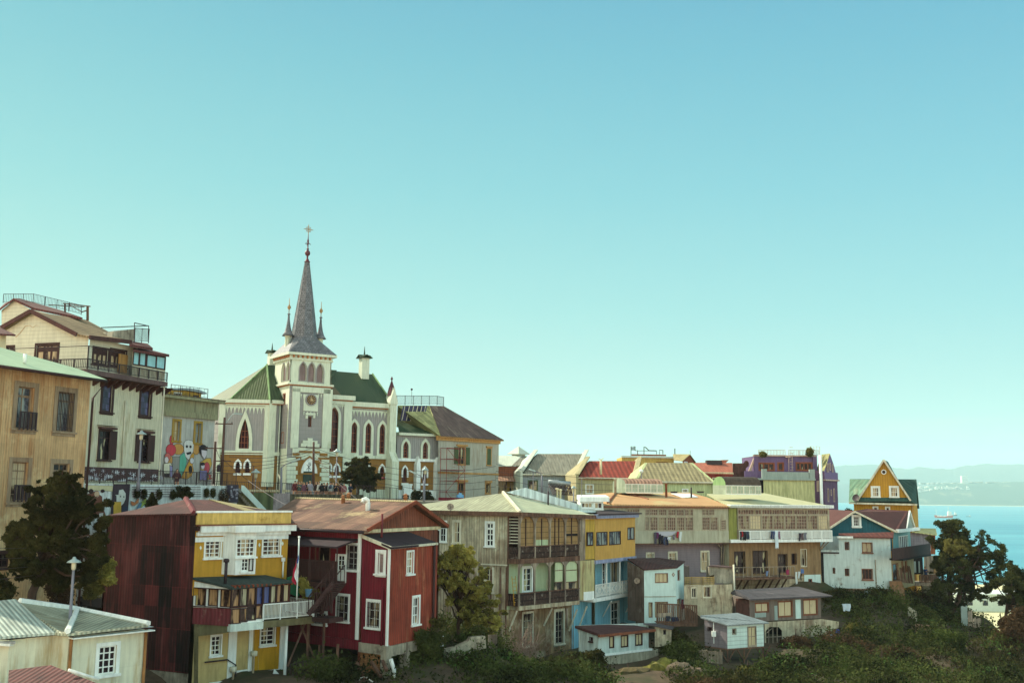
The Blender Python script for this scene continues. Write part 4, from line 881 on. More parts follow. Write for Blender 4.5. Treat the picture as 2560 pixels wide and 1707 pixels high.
# --- nave and bays right of the tower
F1 = FT.off(-1.4); F2 = FT.off(-2.1); F3 = FT.off(-2.6)
def bay(Fc, ua, ub, zt, zb, winz, wins, k=None, m='ch_corr', nz=4):
    for r_ in wins:
        win(ch, Fc, winz(*r_), 2, nz, 'ch_frame', 'ch_glass', cw=.07, bw=.06, rec=.35, arch=1)
        a, b = Fc.q(*winz(r_[0], r_[3])), Fc.q(*winz(r_[2], r_[1])); pp = archpts(a[0], b[0], a[1], b[1]); mb = MB(); ring(mb, Fc, offset(pp, .08), offset(pp, .4), .005, .13); mb.make('window_surround', 'ch_cream', ch)
    wall(ch, Fc, [(ua, zb), (ub, zb), (ub, zt), (ua, zt)], m, 'nave_wall', raw=True, depth=.4)
zbl = U(F1, B3, 200, 1040)[1]; ua, ub = U(F1, B3, 70, 600)[0], U(F1, B3, 330, 600)[0]; zt = U(F1, B3, 330, 440)[1]
bay(F1, ua, ub, zt, zbl, B3, [(96, 520, 196, 990)], nz=5); lowwin(ch, F1, B3, [(152, 1140, 205, 1255), (92, 1140, 112, 1255)]); wall(ch, F1, [(ua, z0), (ub, z0), (ub, zbl), (ua, zbl)], 'ch_ochre', 'base_wall', raw=True, depth=.3)
strip(ch, F1, [B3(262, 450, 328, 1040), B3(110, 440, 262, 485), B3(245, 1045, 320, 1500)], 'ch_cream', 'pier', .004, .2); scallop(ch, F1, 115, 240, 480, B3, 9, .5); scallop(ch, F1, 240, 272, 480, B3, 1, 1.1)
mb = MB(); mb.fbox(F1, ua, zbl-.1, ub, zbl+.3, .01, .25); mb.make('belt', 'ch_cream', ch)
mb = MB(); mb.fbox(F1, ua, zt, ub+.4, zt+.55, -.4, .55); mb.make('cornice', 'ch_cream', ch); mb = MB(); mb.fbox(F1, ua, zt-.12, ub+.2, zt-.01, -.4, .3); mb.make('cornice_line', 'ch_line', ch); z1b = zt+.55; ub1 = ub
mb = MB(); mb.poly([F1.w(ub, z0), F1.w(ub, z0, -1), F1.w(ub, zt, -1), F1.w(ub, zt)]); mb.make('return_wall', 'ch_cream', ch)
zbl = U(F2, B3, 540, 1060)[1]; ua, ub = U(F2, B3, 322, 700)[0], U(F2, B3, 768, 700)[0]; zt = U(F2, B3, 760, 530)[1]
bay(F2, ua, ub, zt, zbl, B3, [(337, 682, 398, 1002), (492, 692, 552, 1007), (645, 702, 703, 1014)])
lowwin(ch, F2, B3, [(645, 1150, 700, 1268), (480, 1140, 540, 1262)]); wall(ch, F2, [(ua, z0), (ub, z0), (ub, zbl), (ua, zbl)], 'ch_ochre', 'base_wall', raw=True, depth=.3)
scallop(ch, F2, 330, 745, 535, B3, 11, .95); strip(ch, F2, [B3(330, 515, 750, 545), B3(395, 1405, 735, 1520)], 'ch_cream', 'pier', .004, .09); mb = MB(); mb.fbox(F2, ua, zbl-.15, ub, zbl+.25, .01, .22); mb.make('belt', 'ch_cream', ch)
mb = MB(); mb.fbox(F2, ua, zt+.01, ub, zt+.6, -.4, .55); mb.make('cornice', 'ch_cream', ch); mb = MB(); mb.fbox(F2, ua, zt-.12, ub, zt, -.4, .3); mb.make('cornice_line', 'ch_line', ch)
# roofs
e1, e2 = F2.w(ua, zt+.6, .5), F2.w(ub, zt+.6, .5); r1, r2 = F2.at(*B3(60, 112), -5.2), F2.at(*B3(572, 155), -5.2)
roof(ch, [[F2.w(U(F2, B3, 60, 500)[0], zt+.6, .5), e2, r2, r1]], 'ch_green_shade', th=.1); mb = MB(); mb.tube([e2+Vector((0, 0, .1)), r2+Vector((0, 0, .1))], .1, 5); mb.make('verge', 'capgreen', ch)
bk = -FT.n*5.4; roof(ch, [[r1, r2, Vector((e2.x, e2.y, e2.z))+bk*2.2, Vector((e1.x, e1.y, e1.z))+bk*2.2]], 'ch_green_shade', 'rear_roof', th=.1)
mb = MB(); mb.poly([e2-Vector((0, 0, .1)), r2-Vector((0, 0, .1)), e2+bk*2.2]); mb.make('gable_wall', 'ch_corr', ch)
roof(ch, [[F1.at(*B3(110, 230), -3), F1.w(U(F1, B3, 110, 400)[0], z1b, .4), F1.at(*B3(240, 394), -.3)]], mat('brownroof', '#6a5a40', .15, .7), 'bay_roof')
ventilator(910, 922, r2.y-1.5, 1.0)
back(ch, F2.w(ua, 0), F2.w(ub, 0), tuple((bk*2)[:2]), z0, zt, 'ch_corr')
# big buttress with pinnacle
FB = F2.off(.9); u0, zz = FB.q(*B3(768, 480)); u1 = FB.q(*B3(838, 480))[0]; mb = MB(); mb.fbox(FB, u0, z0, u1, zz, -1.5, 0); mb.fbox(FB, u0-.1, zz, u1+.1, zz+.25, -1.6, .1)
zl = FB.q(*B3(790, 1000))[1]; mb.prism([FB.w(u0-.02, z0, .01), FB.w(u0-.02, zl-1.2, 1.0), FB.w(u0-.02, zl, .01)], FB.u*(u1-u0+.04)); mb.prism([FB.w(u0-.015, z0, .008), FB.w(u0-.015, z0, 1.0), FB.w(u0-.015, zl-1.2, 1.0), FB.w(u0-.015, zl-1.2, .008)], FB.u*(u1-u0+.03)); mb.make('buttress', 'ch_cream', ch)
um = (u0+u1)/2; cpn = FB.w(um, zz+.25, -.75); mb = MB(); zpk = FB.q(*B3(795, 395))[1]
mb.prism([FB.w(u0-.12, zz+.25, .1), FB.w(u1+.12, zz+.25, .1), FB.w(um, zz+2.2, .1)], FB.n*-1.7); mb.make('pinnacle_gable', 'ch_cream', ch); mb = MB(); mb.lathe(cpn, [(.55, .9), (.38, 1.9), (.06, 2.9), (.16, 3.1), (.05, 3.4)], 4); mb.make('pinnacle_roof', 'finial', ch)
# annex
zbl = U(F3, B3, 1000, 1085)[1]; ua, ub = U(F3, B3, 836, 1000)[0], U(F3, B3, 1290, 1000)[0]; zt = U(F3, B3, 1290, 835)[1]
bay(F3, ua, ub, zt, zbl, B3, [(906, 892, 957, 1058), (1120, 898, 1168, 1066)])
lowwin(ch, F3, B3, [(897, 1165, 945, 1335), (1112, 1172, 1160, 1340)]); wall(ch, F3, [(ua, z0), (ub, z0), (ub, zbl), (ua, zbl)], 'ch_ochre', 'base_wall', raw=True, depth=.3)
mb = MB(); mb.fbox(F3, ua, zbl-.2, ub, zbl+.15, .01, .2); mb.rect(F3, B3(845, 1412, 1240, 1520), .01, .25); mb.make('belt', 'white', ch)
mb = MB(); mb.fbox(F3, ua, zt, ub+.3, zt+.4, -.4, .5); mb.make('cornice', 'ch_cream', ch)
for x0, x1, y0 in ((1026, 1068, 1048), (1238, 1282, 1056)):
    a, zz = F3.q(*B3(x0, y0)); b = F3.q(*B3(x1, y0))[0]; mb = MB(); mb.fbox(F3, a, z0, b, zz-1.0, .005, .8); mb.prism([F3.w(a, zz-1, .8), F3.w(b, zz-1, .8), F3.w((a+b)/2, zz, .8)], F3.n*-.79); mb.make('buttress', 'white', ch)
strip(ch, F3, [B3(872, 1345, 990, 1365), B3(885, 1365, 980, 1470)], 'white', 'door_surround', .26, .5); strip(ch, F3, B3(887, 1468, 955, 1540), 'black', 'door', .26, .3)
roof(ch, [[F3.w(ua, zt+.4, .5), F3.w(ub+.3, zt+.4, .5), F3.at(*B3(1235, 798), -1.5), F3.at(*B3(838, 645), -4.5)]], 'ch_green_shade', 'annex_roof'); back(ch, F3.w(ua, 0), F3.w(ub, 0), tuple((bk)[:2]), z0, zt+.3, 'ch_corr')
# ================================================================== yellow house with rust-red side wall
mat('redsheet', '#4a1d1c', .25, .75, ('#6d3a38', .35), panels=(1.0, 2.3, 1.0), corr=.2, corrd=.12, grime=.3); mat('redsheet2', '#4e2a27', .25, .8, ('#3d1c1c', .4), panels=(1.6, 2.4, .3), corr=.2)
mat('ycol', '#b5892e', .1, .85, ('#8a6a30', .25), grime=.12); mat('ypale', '#c9a95c', .1, .8, spot=('#8a6524', .35, .6)); mat('ycream', '#b5a06a', .1, .85, ('#8a7448', .3), grime=.15); mat('yoch', '#b98a20', .08, .85)
mat('khakiroof', '#968a60', .12, .7, corr=.2); mat('porchroof', '#33403c', .2, .9); mat('redpanel', '#6d3034', .12, .85, corr=.25, corrd=.06, spot=('#8a6a60', .2)); mat('mossconc', '#6b6548', .2, .95, spot=('#4c4734', .5)); mat('rafter', '#7a3a22', .15, .8)
glass('porchglass', '#2a1c18', '#b08a62', .7); glass('porchglass2', '#2e2622', '#b9b494', 1.0); glass('porchblue', '#20284a', '#4d5a8a', 1.0)
YR = F(485, 1400, 60, 42); YL = F(0, 0, 0, -25, YR.o); t1 = T('yellow_house', 'yellow house with white bay window, glazed porch deck and a windowless rust-red sheet side wall', 'house', (YR.o.x, YR.o.y, 57))
uL = YL.q(*A6(90, 900))[0]; zq = YL.q(*A7(1160, 1450))[1]; zw0 = YL.q(*A6(97, 455))[1]; zw1 = YL.q(*A6(1256, 430))[1]
wall(t1, YL, [(uL, zq), (0, zq), (0, zw1), (uL, zw0)], 'redsheet', raw=True); wall(t1, YL.off(-.03), [(uL, 54), (0, 54), (0, zq), (uL, zq)], 'concrete', 'base_wall', raw=True)
strip(t1, YL, [A6(1240, 600, 1300, 660)], 'redsheet', 'trim', -.1, .2)
zp = YR.q(*A8(305, 108))[1]; zc = YR.q(*A8(330, 210))[1]; ub = YR.q(*A8(1095, 400))[0]; zpo = YR.q(*A8(300, 660))[1]
for a, nx, ny in (((392, 343, 513, 488), 3, 4), ((886, 320, 1024, 468), 3, 4)): win(t1, YR, A8(*a), nx, ny, 'white', 'glasscurt', cw=.09, bw=.045)
wall(t1, YR, [(0, zpo-1), (ub, zpo-1), (ub, zp), (0, zp)], 'ycol', raw=True)
mb = MB(); mb.fbox(YR, -.02, zc+.02, ub+.05, zp, .003, .18); mb.make('parapet', 'ypale', t1); mb = MB(); mb.fbox(YR, -.05, zp, ub+.1, zp+.1, -.2, .24); mb.make('coping', 'white', t1)
mb = MB(); mb.fbox(YR, .15, zc-.42, ub+.3, zc-.05, .003, .42); mb.fbox(YR, .05, zc-.62, ub+.05, zc-.42, .003, .2); mb.make('cornice', 'white', t1); mb = MB(); mb.fbox(YR, .0, zc-.05, ub+.3, zc+.02, .003, .5); mb.make('cornice_flashing', 'rust', t1)
strip(t1, YR, [A8(302, 318, 590, 352), A8(826, 292, 1096, 330)], 'white', 'band', .004, .06)
for x, y in ((348, 407), (546, 396), (852, 382), (1050, 370)): decal(t1, YR, [('d4dccb', A8.L(x, y-20, x+10, y, x, y+20, x-10, y))], 'painted_diamond')
YB = YR.off(.95); b0, b1 = YB.q(*A8(652, 420))[0], YB.q(*A8(825, 420))[0]; zb = YB.q(*A8(652, 640))[1]
win(t1, YB, A8(662, 332, 810, 478), 4, 4, 'white', 'glasscurt', cw=.08, bw=.045); win(t1, YB, A8(702, 498, 758, 605), 2, 3, 'white', 'glass', cw=.06, bw=.04)
wall(t1, YB, [(b0, zb), (b1, zb), (b1, zc-.3), (b0, zc-.3)], 'white', 'bay', raw=True); body(t1, [XY(YR.w(b0-.35, 0)), XY(YB.w(b0, 0))], zb, zc-.3, 'white', 'bay'); body(t1, [XY(YB.w(b1, 0)), XY(YR.w(b1, 0))], zb, zc-.3, 'white', 'bay')
mb = MB(); mb.fbox(YB, b0-.3, zc-.42, b1+.3, zc-.051, -.9, .4); mb.make('bay_cornice', 'white', t1)
w_ = MB(); s0, s1 = YB.q(*A8(758, 495)), YB.q(*A8(792, 605)); ring(w_, YB, [(s0[0]+.06, s1[1]+.06), (s1[0]-.06, s1[1]+.06), (s1[0]-.06, s0[1]-.06), (s0[0]+.06, s0[1]-.06)], [(s0[0], s1[1]), (s1[0], s1[1]), (s1[0], s0[1]), (s0[0], s0[1])], .05, .1); w_.make('open_sash', 'darkwood', t1)
back(t1, YL.at(*A6(97, 452)), YR.w(ub, 0), (-1.5, 7), 56, zp-.3, 'redsheet')
ap = YR.at(*A6(1120, 250), -4.2); ap2 = YR.at(*A6(1420, 255), -4.6); eR = YR.at(*A5(1400, 1448), -1.2)
roof(t1, [[YL.at(*A6(97, 455), .15), YL.at(*A6(1256, 432), .15), ap], [YL.at(*A6(1256, 432), .15), YR.at(*A8(1095, 104), -.3), eR, ap2, ap]], 'redsheet2')
q_ = [ap2, eR, YR.at(*A8(700, 100), -.5)]; mb = MB(); mb.prism([v+Vector((0, 0, .02)) for v in (YR.at(*A6(1420, 258), -4.5), YR.at(*A5(1400, 1446), -1.3), YR.at(*A6(1900, 412), -.6))], (0, 0, .05)); mb.make('sunlit_patch', 'khakiroof', t1)  # khaki overlay puts the sunlit part of the roof into colour
mb = MB(); mb.tube([ap+Vector((0, 0, .05)), YL.at(*A6(1230, 425), .1)], .16, 5); mb.make('ridge_cap', 'redpanel', t1)
# porch
PS = F(0, 0, 0, -20, YR.at(*A8(285, 900))); kp = PS.at(*A8(610, 900)); PF = F(0, 0, 0, 44, kp)
for a in ((293, 752, 384, 908), (400, 758, 489, 912), (504, 764, 600, 922)): win(t1, PS, A8(*a), 1, 1, 'darkwood', 'porchglass', cw=.05, rec=.25, sill=False, fw=.05)
wall(t1, PS, A8.L(285, 692, 608, 752, 608, 928, 283, 915), 'white', 'porch_wall', depth=.3); wall(t1, PS, A8.L(283, 915, 608, 928, 604, 1080, 272, 1058), 'redpanel', 'porch_panel'); wall(t1, PS.off(-.05), A8.L(290, 1055, 604, 1078, 602, 1130, 330, 1165, 325, 1700, 290, 1700), 'mossconc', 'porch_base')
xs = [615, 684, 752, 822, 884, 945, 998, 1054, 1108]
for i in range(8):
    t_ = i/8; win(t1, PF, A8(xs[i]+5, 764-t_*48, xs[i+1]-3, 908-t_*50), 1, 1, 'darkwood', ('porchglass', 'porchglass2', 'porchglass', 'porchblue', 'porchblue', 'porchglass2', 'porchglass', 'glasspale')[i], cw=.05, rec=.12, sill=False, fw=.03)
zA = PF.q(*A8(612, 748))[1]; zB_ = PF.q(*A8(612, 925))[1]; zD = PF.q(*A8(606, 1062))[1]; zD2 = PF.q(*A8(606, 1125))[1]; uE = PF.q(*A8(1112, 800))[0]; uD = PF.q(*A8(1312, 930))[0]
wall(t1, PF, [(0, zB_), (uE, zB_), (uE, zA), (0, zA)], 'rafter', 'porch_frame', raw=True, depth=.15)
for a in ((612, 935, 684, 1052), (690, 930, 742, 1036), (756, 915, 815, 1020), (822, 905, 876, 1006)): win(t1, PF, A8(*a), 1, 1, 'darkwood', 'porchglass' if a[0] != 756 else 'glass', cw=.04, rec=.08, sill=False, fw=.02)
um = PF.q(*A8(882, 950))[0]; wall(t1, PF, [(0, zD), (um, zD), (um, zB_-.02), (0, zB_-.02)], 'white', 'porch_frame', raw=True, depth=.12)
mb = MB(); mb.fbox(PF, -.05, zD2, um, zD, -3.2, .12); mb.make('deck_edge', mat('peeling', '#c3cfc4', .08, .8, spot=('#6d5a4c', .3, 1.2)), t1); mb = MB(); mb.fbox(PF, um, zD2+.05, uD, zD+.02, -3.2, .14); mb.make('deck', 'mossconc', t1)
railing(t1, PF.w(um, zD+.03, .05), PF.w(uD, zD+.03, .05), PF.q(*A8(890, 897))[1]-zD, 38, 'white', rt=.03, br=.014, post=3); railing(t1, PF.w(uD, zD+.03, .05), PF.w(uD, zD+.03, -3), PF.q(*A8(890, 897))[1]-zD, 18, 'white', rt=.035, br=.018, post=1)
roof(t1, [[YR.at(*A8(280, 660), .05), PS.at(*A8(618, 748), .15), PF.at(*A8(1136, 690), .25), YR.at(*A8(905, 640), .05)]], 'porchroof', 'porch_roof', th=.12)
mb = MB()
for i in range(14): u_ = .1+(uE-.1)*i/13; mb.fbox(PF, u_-.05, zA-.02, u_+.05, zA+.12, -.3, .22)
mb.make('rafter_tails', 'rafter', t1)
mb = MB(); q = YR.at(*A8(560, 712), 1.6); mb.tube([q, q+Vector((0, 0, P(560, 1250+520/3.43, q.y).z-P(560, 1250+712/3.43, q.y).z))], .1); mb.lathe(q+Vector((0, 0, P(0, 1250+530/3.43, q.y).z-P(0, 1250+712/3.43, q.y).z)), [(.17, 0), (.17, .14), (.1, .2)], 8); mb.make('stovepipe', 'iron', t1)
mb = MB(); q = YR.at(*A8(1052, 660), .15); mb.tube([q, q+Vector((0, 0, 1.0))], .05); mb.box(q+Vector((0, 0, 1.05)), (.2, .2, .22)); mb.make('flue', 'white', t1)
# lower floor
for a in ((442, 1165, 516, 1322), (868, 1085, 976, 1232)): win(t1, YR, A8(*a), 2, 4, 'white', 'glass', cw=.08, bw=.05)
win(t1, YR, A8(655, 1470, 752, 1700), 2, 3, 'white', 'glasscurt', cw=.08, sill=False); win(t1, YR, A8(845, 1490, 965, 1700), 2, 1, 'white', 'glasspale', cw=.1, sill=False)
wall(t1, YR, [(.25, 53), (ub-.2, 53), (ub-.2, zpo-1), (.25, zpo-1)], 'ycream', 'lower_wall', raw=True)
wl_ = YR.q(*A8(805, 1300))[0]; mb = MB(); mb.fbox(YR, YR.q(*A8(808, 1200))[0], YR.q(*A8(808, 1470))[1], YR.q(*A8(865, 1200))[0]-.12, zD2, .003, .03); mb.fbox(YR, YR.q(*A8(980, 1200))[0]+.12, YR.q(*A8(808, 1470))[1], YR.q(*A8(1030, 1200))[0], zD2, .003, .03); a_ = YR.q(*A8(866, 1244)); b_ = YR.q(*A8(978, 1244))
mb.fbox(YR, a_[0]-.1, YR.q(*A8(808, 1470))[1], b_[0]+.1, a_[1]-.12, .003, .03); mb.make('painted_panel', 'yoch', t1)
strip(t1, YR, [A8(590, 1100, 606, 1700), A8(634, 1110, 642, 1480), A8(766, 1080, 778, 1500), A8(1030, 1050, 1052, 1560)], 'white', 'pilaster', .004, .07)
strip(t1, YR, [A8(420, 1560, 600, 1590), A8(780, 1470, 1050, 1510)], 'white', 'band', .03, .1)
mb = MB(); q = [YR.at(*p, .18) for p in A8.L(385, 1388, 580, 1365, 650, 1410, 650, 1700)]; mb.tube(q, .045); mb.make('waste_pipe', 'iron', t1)
for x, y in ((805, 1335), (628, 1470)): mb = MB(); q = YR.at(*A8(x, y), .3); mb.lathe(q, [(.06, -2.2), (.06, 0), (.2, .02), (.2, .28), (.06, .3)], 8); mb.make('flue', 'offwhite', t1)
mb = MB(); mb.prism([YR.at(*p, 1.2) for p in A8.L(982, 1445, 1130, 1600, 940, 1600)], YR.n*-.06); mb.make('awning_side', 'white', t1)
mb = MB()
for p in ((1088, 1040, 1078, 1540),): q0, q1 = PF.at(*A8(p[0], p[1]), -.6), PF.at(*A8(p[2], p[3]), -.6); mb.tube([q0, Vector((q0.x, q0.y, q1.z-2))], .1)
mb.make('deck_post', 'white', t1)
mb = MB()
for x in (1275,): q0 = PF.at(*A8(x, 1020), -.3); mb.tube([q0, q0-Vector((0, 0, 9))], .1, 5); mb.tube([q0-Vector((.2, 0, .2)), PF.at(*A8(1095, 1420), -.3)], .07, 4); mb.tube([PF.at(*A8(1200, 1050), -.3), PF.at(*A8(1350, 1420), -.3)], .06, 4)
mb.make('deck_brace', 'timber', t1)
# flagpole, flag
q0 = PF.at(*A8(1172, 850), .3); q1 = PF.at(*A8(1187, 322), .3); tf = T('flagpole', 'white flagpole with a drooping red, white and blue flag on the porch deck', 'flagpole', q0); q1 = Vector((q0.x, q0.y, q1.z))
mb = MB(); mb.tube([q0, q1], .045); mb.lathe(q1, [(.07, 0), (.07, .1)], 6); mb.make('pole', 'white', tf)
mat('flagred', '#b3203c', .05, .8, grime=0); mat('flagwhite', '#cfd6d4', .03, .8, grime=0); mat('flagblue', '#2d4c8c', .05, .8, grime=0); mb = MB(); n_ = 12; zt = q1.z-.35
wid = [.05, .1, .16, .2, .24, .28, .3, .34, .36, .4, .36, .2, .05]
for i in range(n_):
    for k in range(6):
        mb.m = (2 if k < 2 and i < 4 else 1) if k < 3 else 0
        def pt(i, k): x = -wid[i]*(k-1)/6-(.02 if k else 0); return Vector((q1.x+x+.03*math.sin(i+k), q1.y-.06-.10*math.sin(k*1.6+i*.25), zt-.6-i*.12-k*.05))
        mb.poly([pt(i, k), pt(i+1, k), pt(i+1, k+1), pt(i, k+1)])
mb.make('flag', ['flagred', 'flagwhite', 'flagblue'], tf)
bk = PF.at(*A8(1272, 825), -.2); mb = MB(); mb.lathe(bk, [(.16, 0), (.22, .42), (.24, .44), (.2, .43), (.15, .05)], 12); solo(mb, 'bucket', mat('bucketblue', '#6fa3c8', .05, .4), 'light blue plastic bucket on the deck railing edge', 'bucket')
# ================================================================== red house
mat('crimson', '#6a1724', .1, .8, ('#4c1420', .3), corr=.2, corrd=.07, grime=.2, panels=(1.0, 2.8, .07)); mat('brickred', '#893b29', .14, .85, ('#a5704e', .3), corr=.2, corrd=.08, panels=(1.1, 2.6, .14), grime=.25, spot=('#74301f', .4, .7))
mat('gablebrown', '#7d4632', .15, .85, ('#4a2c24', .5), corr=.2, corrd=.1); mat('rustroof', '#7a5a48', .2, .75, ('#5c3830', .4), panels=(1.1, 1.9, .5), corr=.22, corrd=.08, spot=('#a3906a', .25, .4)); mat('tarroof', '#33262b', .15, .9); mat('brick', '#a5744a', .15, .9, brick=(.3, .1, (.45, .4, .38)))
RL_ = F(973, 1370, 62, -35); RT = F(0, 0, 0, 62, RL_.o); t1 = T('red_house', 'crimson timber house with rusty gabled roof, white-framed windows and orange-red end wall', 'house', (RL_.o.x, RL_.o.y, 57))
K_ = RL_.at(*B4(1196, 700)); FG = F(0, 0, 0, 62, K_)
ul = RL_.q(*B4(150, 700))[0]; uk = RL_.q(*B4(1196, 700))[0]; zt = RL_.q(*B4(1200, 600))[1]; zb = RL_.q(*B5(1175, 795))[1]
win(t1, RL_, B4(1040, 758, 1142, 1055), 2, 3, 'white', 'glass', cw=.14, top=.3, bars=8)
win(t1, RL_, tlbr(B5, 918, 270, B5, 1032, 575), 2, 3, 'white', 'glass', cw=.14, bars=8); win(t1, RL_, B5(650, 470, 772, 610), 2, 2, 'white', 'glass', cw=.14, bars=8)
win(t1, RL_, B4(668, 715, 812, 1050), 1, 1, 'timber', 'glass', cw=.08, rec=.3)
wall(t1, RL_, [(ul, zb), (uk, zb), (uk, zt), (ul, zt)], 'crimson', raw=True)
win(t1, RL_, B4(930, 875, 1005, 1065), 2, 3, 'white', 'glass', cw=.0, hole=False, sill=False, name='door_window', d=.1)
strip(t1, RL_, B4(898, 862, 1014, 1205), 'white', 'door', .01, .07)
win(t1, RL_, B4(1392, 855, 1450, 1098), 1, 1, 'white', 'louver', cw=.2); win(t1, RL_, B5(1275, 342, 1402, 652), 2, 3, 'white', 'glasscurt', cw=.16, bars=7)
wall(t1, RL_, [*B4.L(1196, 648, 1536, 790), *B5.L(1492, 868, 1190, 868)], 'crimson', 'extension_wall')
strip(t1, RL_, [(*B4(1168, 596), *B5(1160, 790)), (*B4(1516, 790), *B5(1508, 865))], 'white', 'corner_board', .004, .09)
mb = MB(); a, b = RL_.at(*B4(1195, 655), .1), RL_.at(*B4(1540, 798), .1); beam(mb, a, b, .08, .2); beam(mb, b, RT.at(*B4(2090, 745), .1), .08, .14); mb.make('verge_board', 'offwhite', t1)
mb = MB(); mb.fbox(RL_, ul, zb-.55, uk+.05, zb-.02, -.4, .15); mb.make('sill_beam', 'crimson', t1)
mb = MB(); q = RL_.at(*B5(1440, 170), .12); mb.tube([q, RL_.at(*B5(1425, 860), .12)], .07); mb.make('downpipe', 'crimson', t1)
# end wall
win(t1, RT, B4(1732, 840, 1796, 1092), 2, 3, 'white', 'glasscurt', cw=.08, bw=.05); win(t1, RT, B5(1802, 300, 1862, 600), 2, 3, 'white', 'glasscurt', cw=.14, bw=.06)
ur = RT.q(*B4(2090, 760))[0]; zt2 = RT.q(*B4(1540, 795))[1]; zb2 = RT.q(*B5(1510, 865))[1]
wall(t1, RT, [(0, zb2), (ur, zb2), (ur, zt2), (0, zt2)], 'brickred', 'end_wall', raw=True)
mb = MB(); mb.fbox(RT, -.05, zb2-.62, ur, zb2-.02, -.35, .03)
mb.fbox(RT, 0, 53, .5, zb2-.62, -.4, .02); u2 = RT.q(*B5(1750, 900))[0]; mb.fbox(RT, u2-.35, 53, u2+.1, zb2-.62, -.4, .02); mb.fbox(RT, ur-.4, 53, ur, zb2-.62, -.4, .021); mb.fbox(RL_, uk+.05, zb2-.5, -.02, zb2+.05, -.3, .05); mb.make('concrete_frame', 'concrete', t1)
lw = RT.q(*B5(1600, 1180))[1]; mb = MB(); mb.fbox(RT, .5, 52, ur, lw, -.3, -.02); mb.make('low_wall', 'concrete', t1)
mb = MB(); mb.fbox(RL_, RL_.q(*B5(1145, 900))[0], 52, -.1, zb2-.5, -.5, -.25); mb.make('brick_base', 'brick', t1)
mb = MB(); mb.tube([RT.w(.1, zb2-.7, .25), RT.w(.3, zb2-1.3, .35), RT.w(.3, 53, .35)], .13); mb.make('drain_pipe', 'white', t1); mb = MB(); mb.tube([RT.w(ur-.55, zb2-1, .12), RT.w(ur-.55, zt2, .12)], .08); mb.make('downpipe', 'darkwood', t1)
strip(t1, RL_.off(-3), (*B5(480, 780), *B5(1200, 1400)), 'black', 'undercroft_shade', 0, .1)  # black sheet stands in for the shade under the house
# gable and roofs
pk = FG.at(*B4(1757, 262)); zg = FG.q(*B4(1240, 600))[1]; ug0 = 0; ug1 = FG.q(*B4(2110, 590))[0]; upk = FG.q(*B4(1757, 262))[0]
wall(t1, FG, [(-.1, zg), (ug1, zg), (ug1, FG.q(*B4(2150, 530))[1]), (upk, pk.z-.1), (-.1, zg+.1)], 'gablebrown', 'gable', raw=True); wall(t1, FG.off(-.03), [(0, zb2-2), (ug1-.2, zb2-2), (ug1-.2, zg), (0, zg)], 'gablebrown', 'end_wall', raw=True)
mb = MB(); mb.fbox(FG, .0, zg-.1, ug1, zg+.1, .004, .1); mb.make('gable_trim', 'cream', t1)
Fp = F(0, 0, 0, -35, pk); rL = Fp.at(*B4(420, 212)); rR = Fp.at(*B4(1757, 255), 0)+FG.n*.5; eR = RL_.at(*B4(1215, 588), .55); eR2 = eR+FG.n*.3; eL = RL_.at(*B4(-100, 520), .55); eL.z = eR.z
roof(t1, [[eL, eR2, rR, rL]], 'rustroof', th=.14); o2 = FG.at(*B4(2215, 540), .5); vv = rL-rR; roof(t1, [[rR, o2, o2+vv, rL]], 'rustroof', 'rear_roof', th=.14)
mb = MB(); beam(mb, eR2, rR, .1, .22); beam(mb, rR, o2, .1, .22); mb.make('bargeboard', 'rafter', t1); mb = MB(); mb.tube([rL, rR], .1, 5); mb.make('ridge_cap', 'khakiroof', t1)
mb = MB(); mb.tube([eL-Vector((0, 0, .12)), eR-Vector((0, 0, .12))], .1, 6); mb.make('gutter', 'iron', t1)
roof(t1, [[RL_.at(*B4(1200, 640), .12), RL_.at(*B4(1545, 787), .15), RT.at(*B4(2092, 735), .12), FG.at(*B4(1740, 602), .02)]], 'tarroof', 'extension_roof', th=.12)
back(t1, RL_.w(ul, 0), FG.w(ug1, 0), (-1.2, 3), 58, zt-.2, 'gablebrown', False)
mb = MB(); q = RL_.at(*B4(1268, 355), -3.2); mb.tube([q-Vector((0, 0, .3)), q+Vector((0, 0, .45)), q+Vector((-.03, -.03, .62)), q+Vector((-.14, -.14, .72)), q+Vector((-.27, -.22, .66)), q+Vector((-.32, -.26, .5))], .16, 12); mb.make('cowl_vent', 'white', t1)
mat('terracotta', '#a5704a', .15, .8)
for x, y in ((978, 250), (1040, 225), (1712, 240)): mb = MB(); q = Fp.at(*B4(x, y), -.2 if x != 978 else .6); mb.lathe(q, [(.13, -.3), (.13, .2), (.16, .21), (.16, .25), (.1, .26), (.1, .34), (.2, .35), (.02, .46)], 8); mb.make('chimney_pot', 'terracotta', t1)
mb = MB(); q = FG.at(*B4(1430, 672), .8); mb.tube([q, q+Vector((0, 0, FG.q(*B4(1430, 400))[1]-FG.q(*B4(1430, 672))[1]))], .07); mb.lathe(q+Vector((0, 0, 3.5)), [(.1, 0), (.1, .1)], 8); mb.make('stovepipe', 'redpanel', t1)
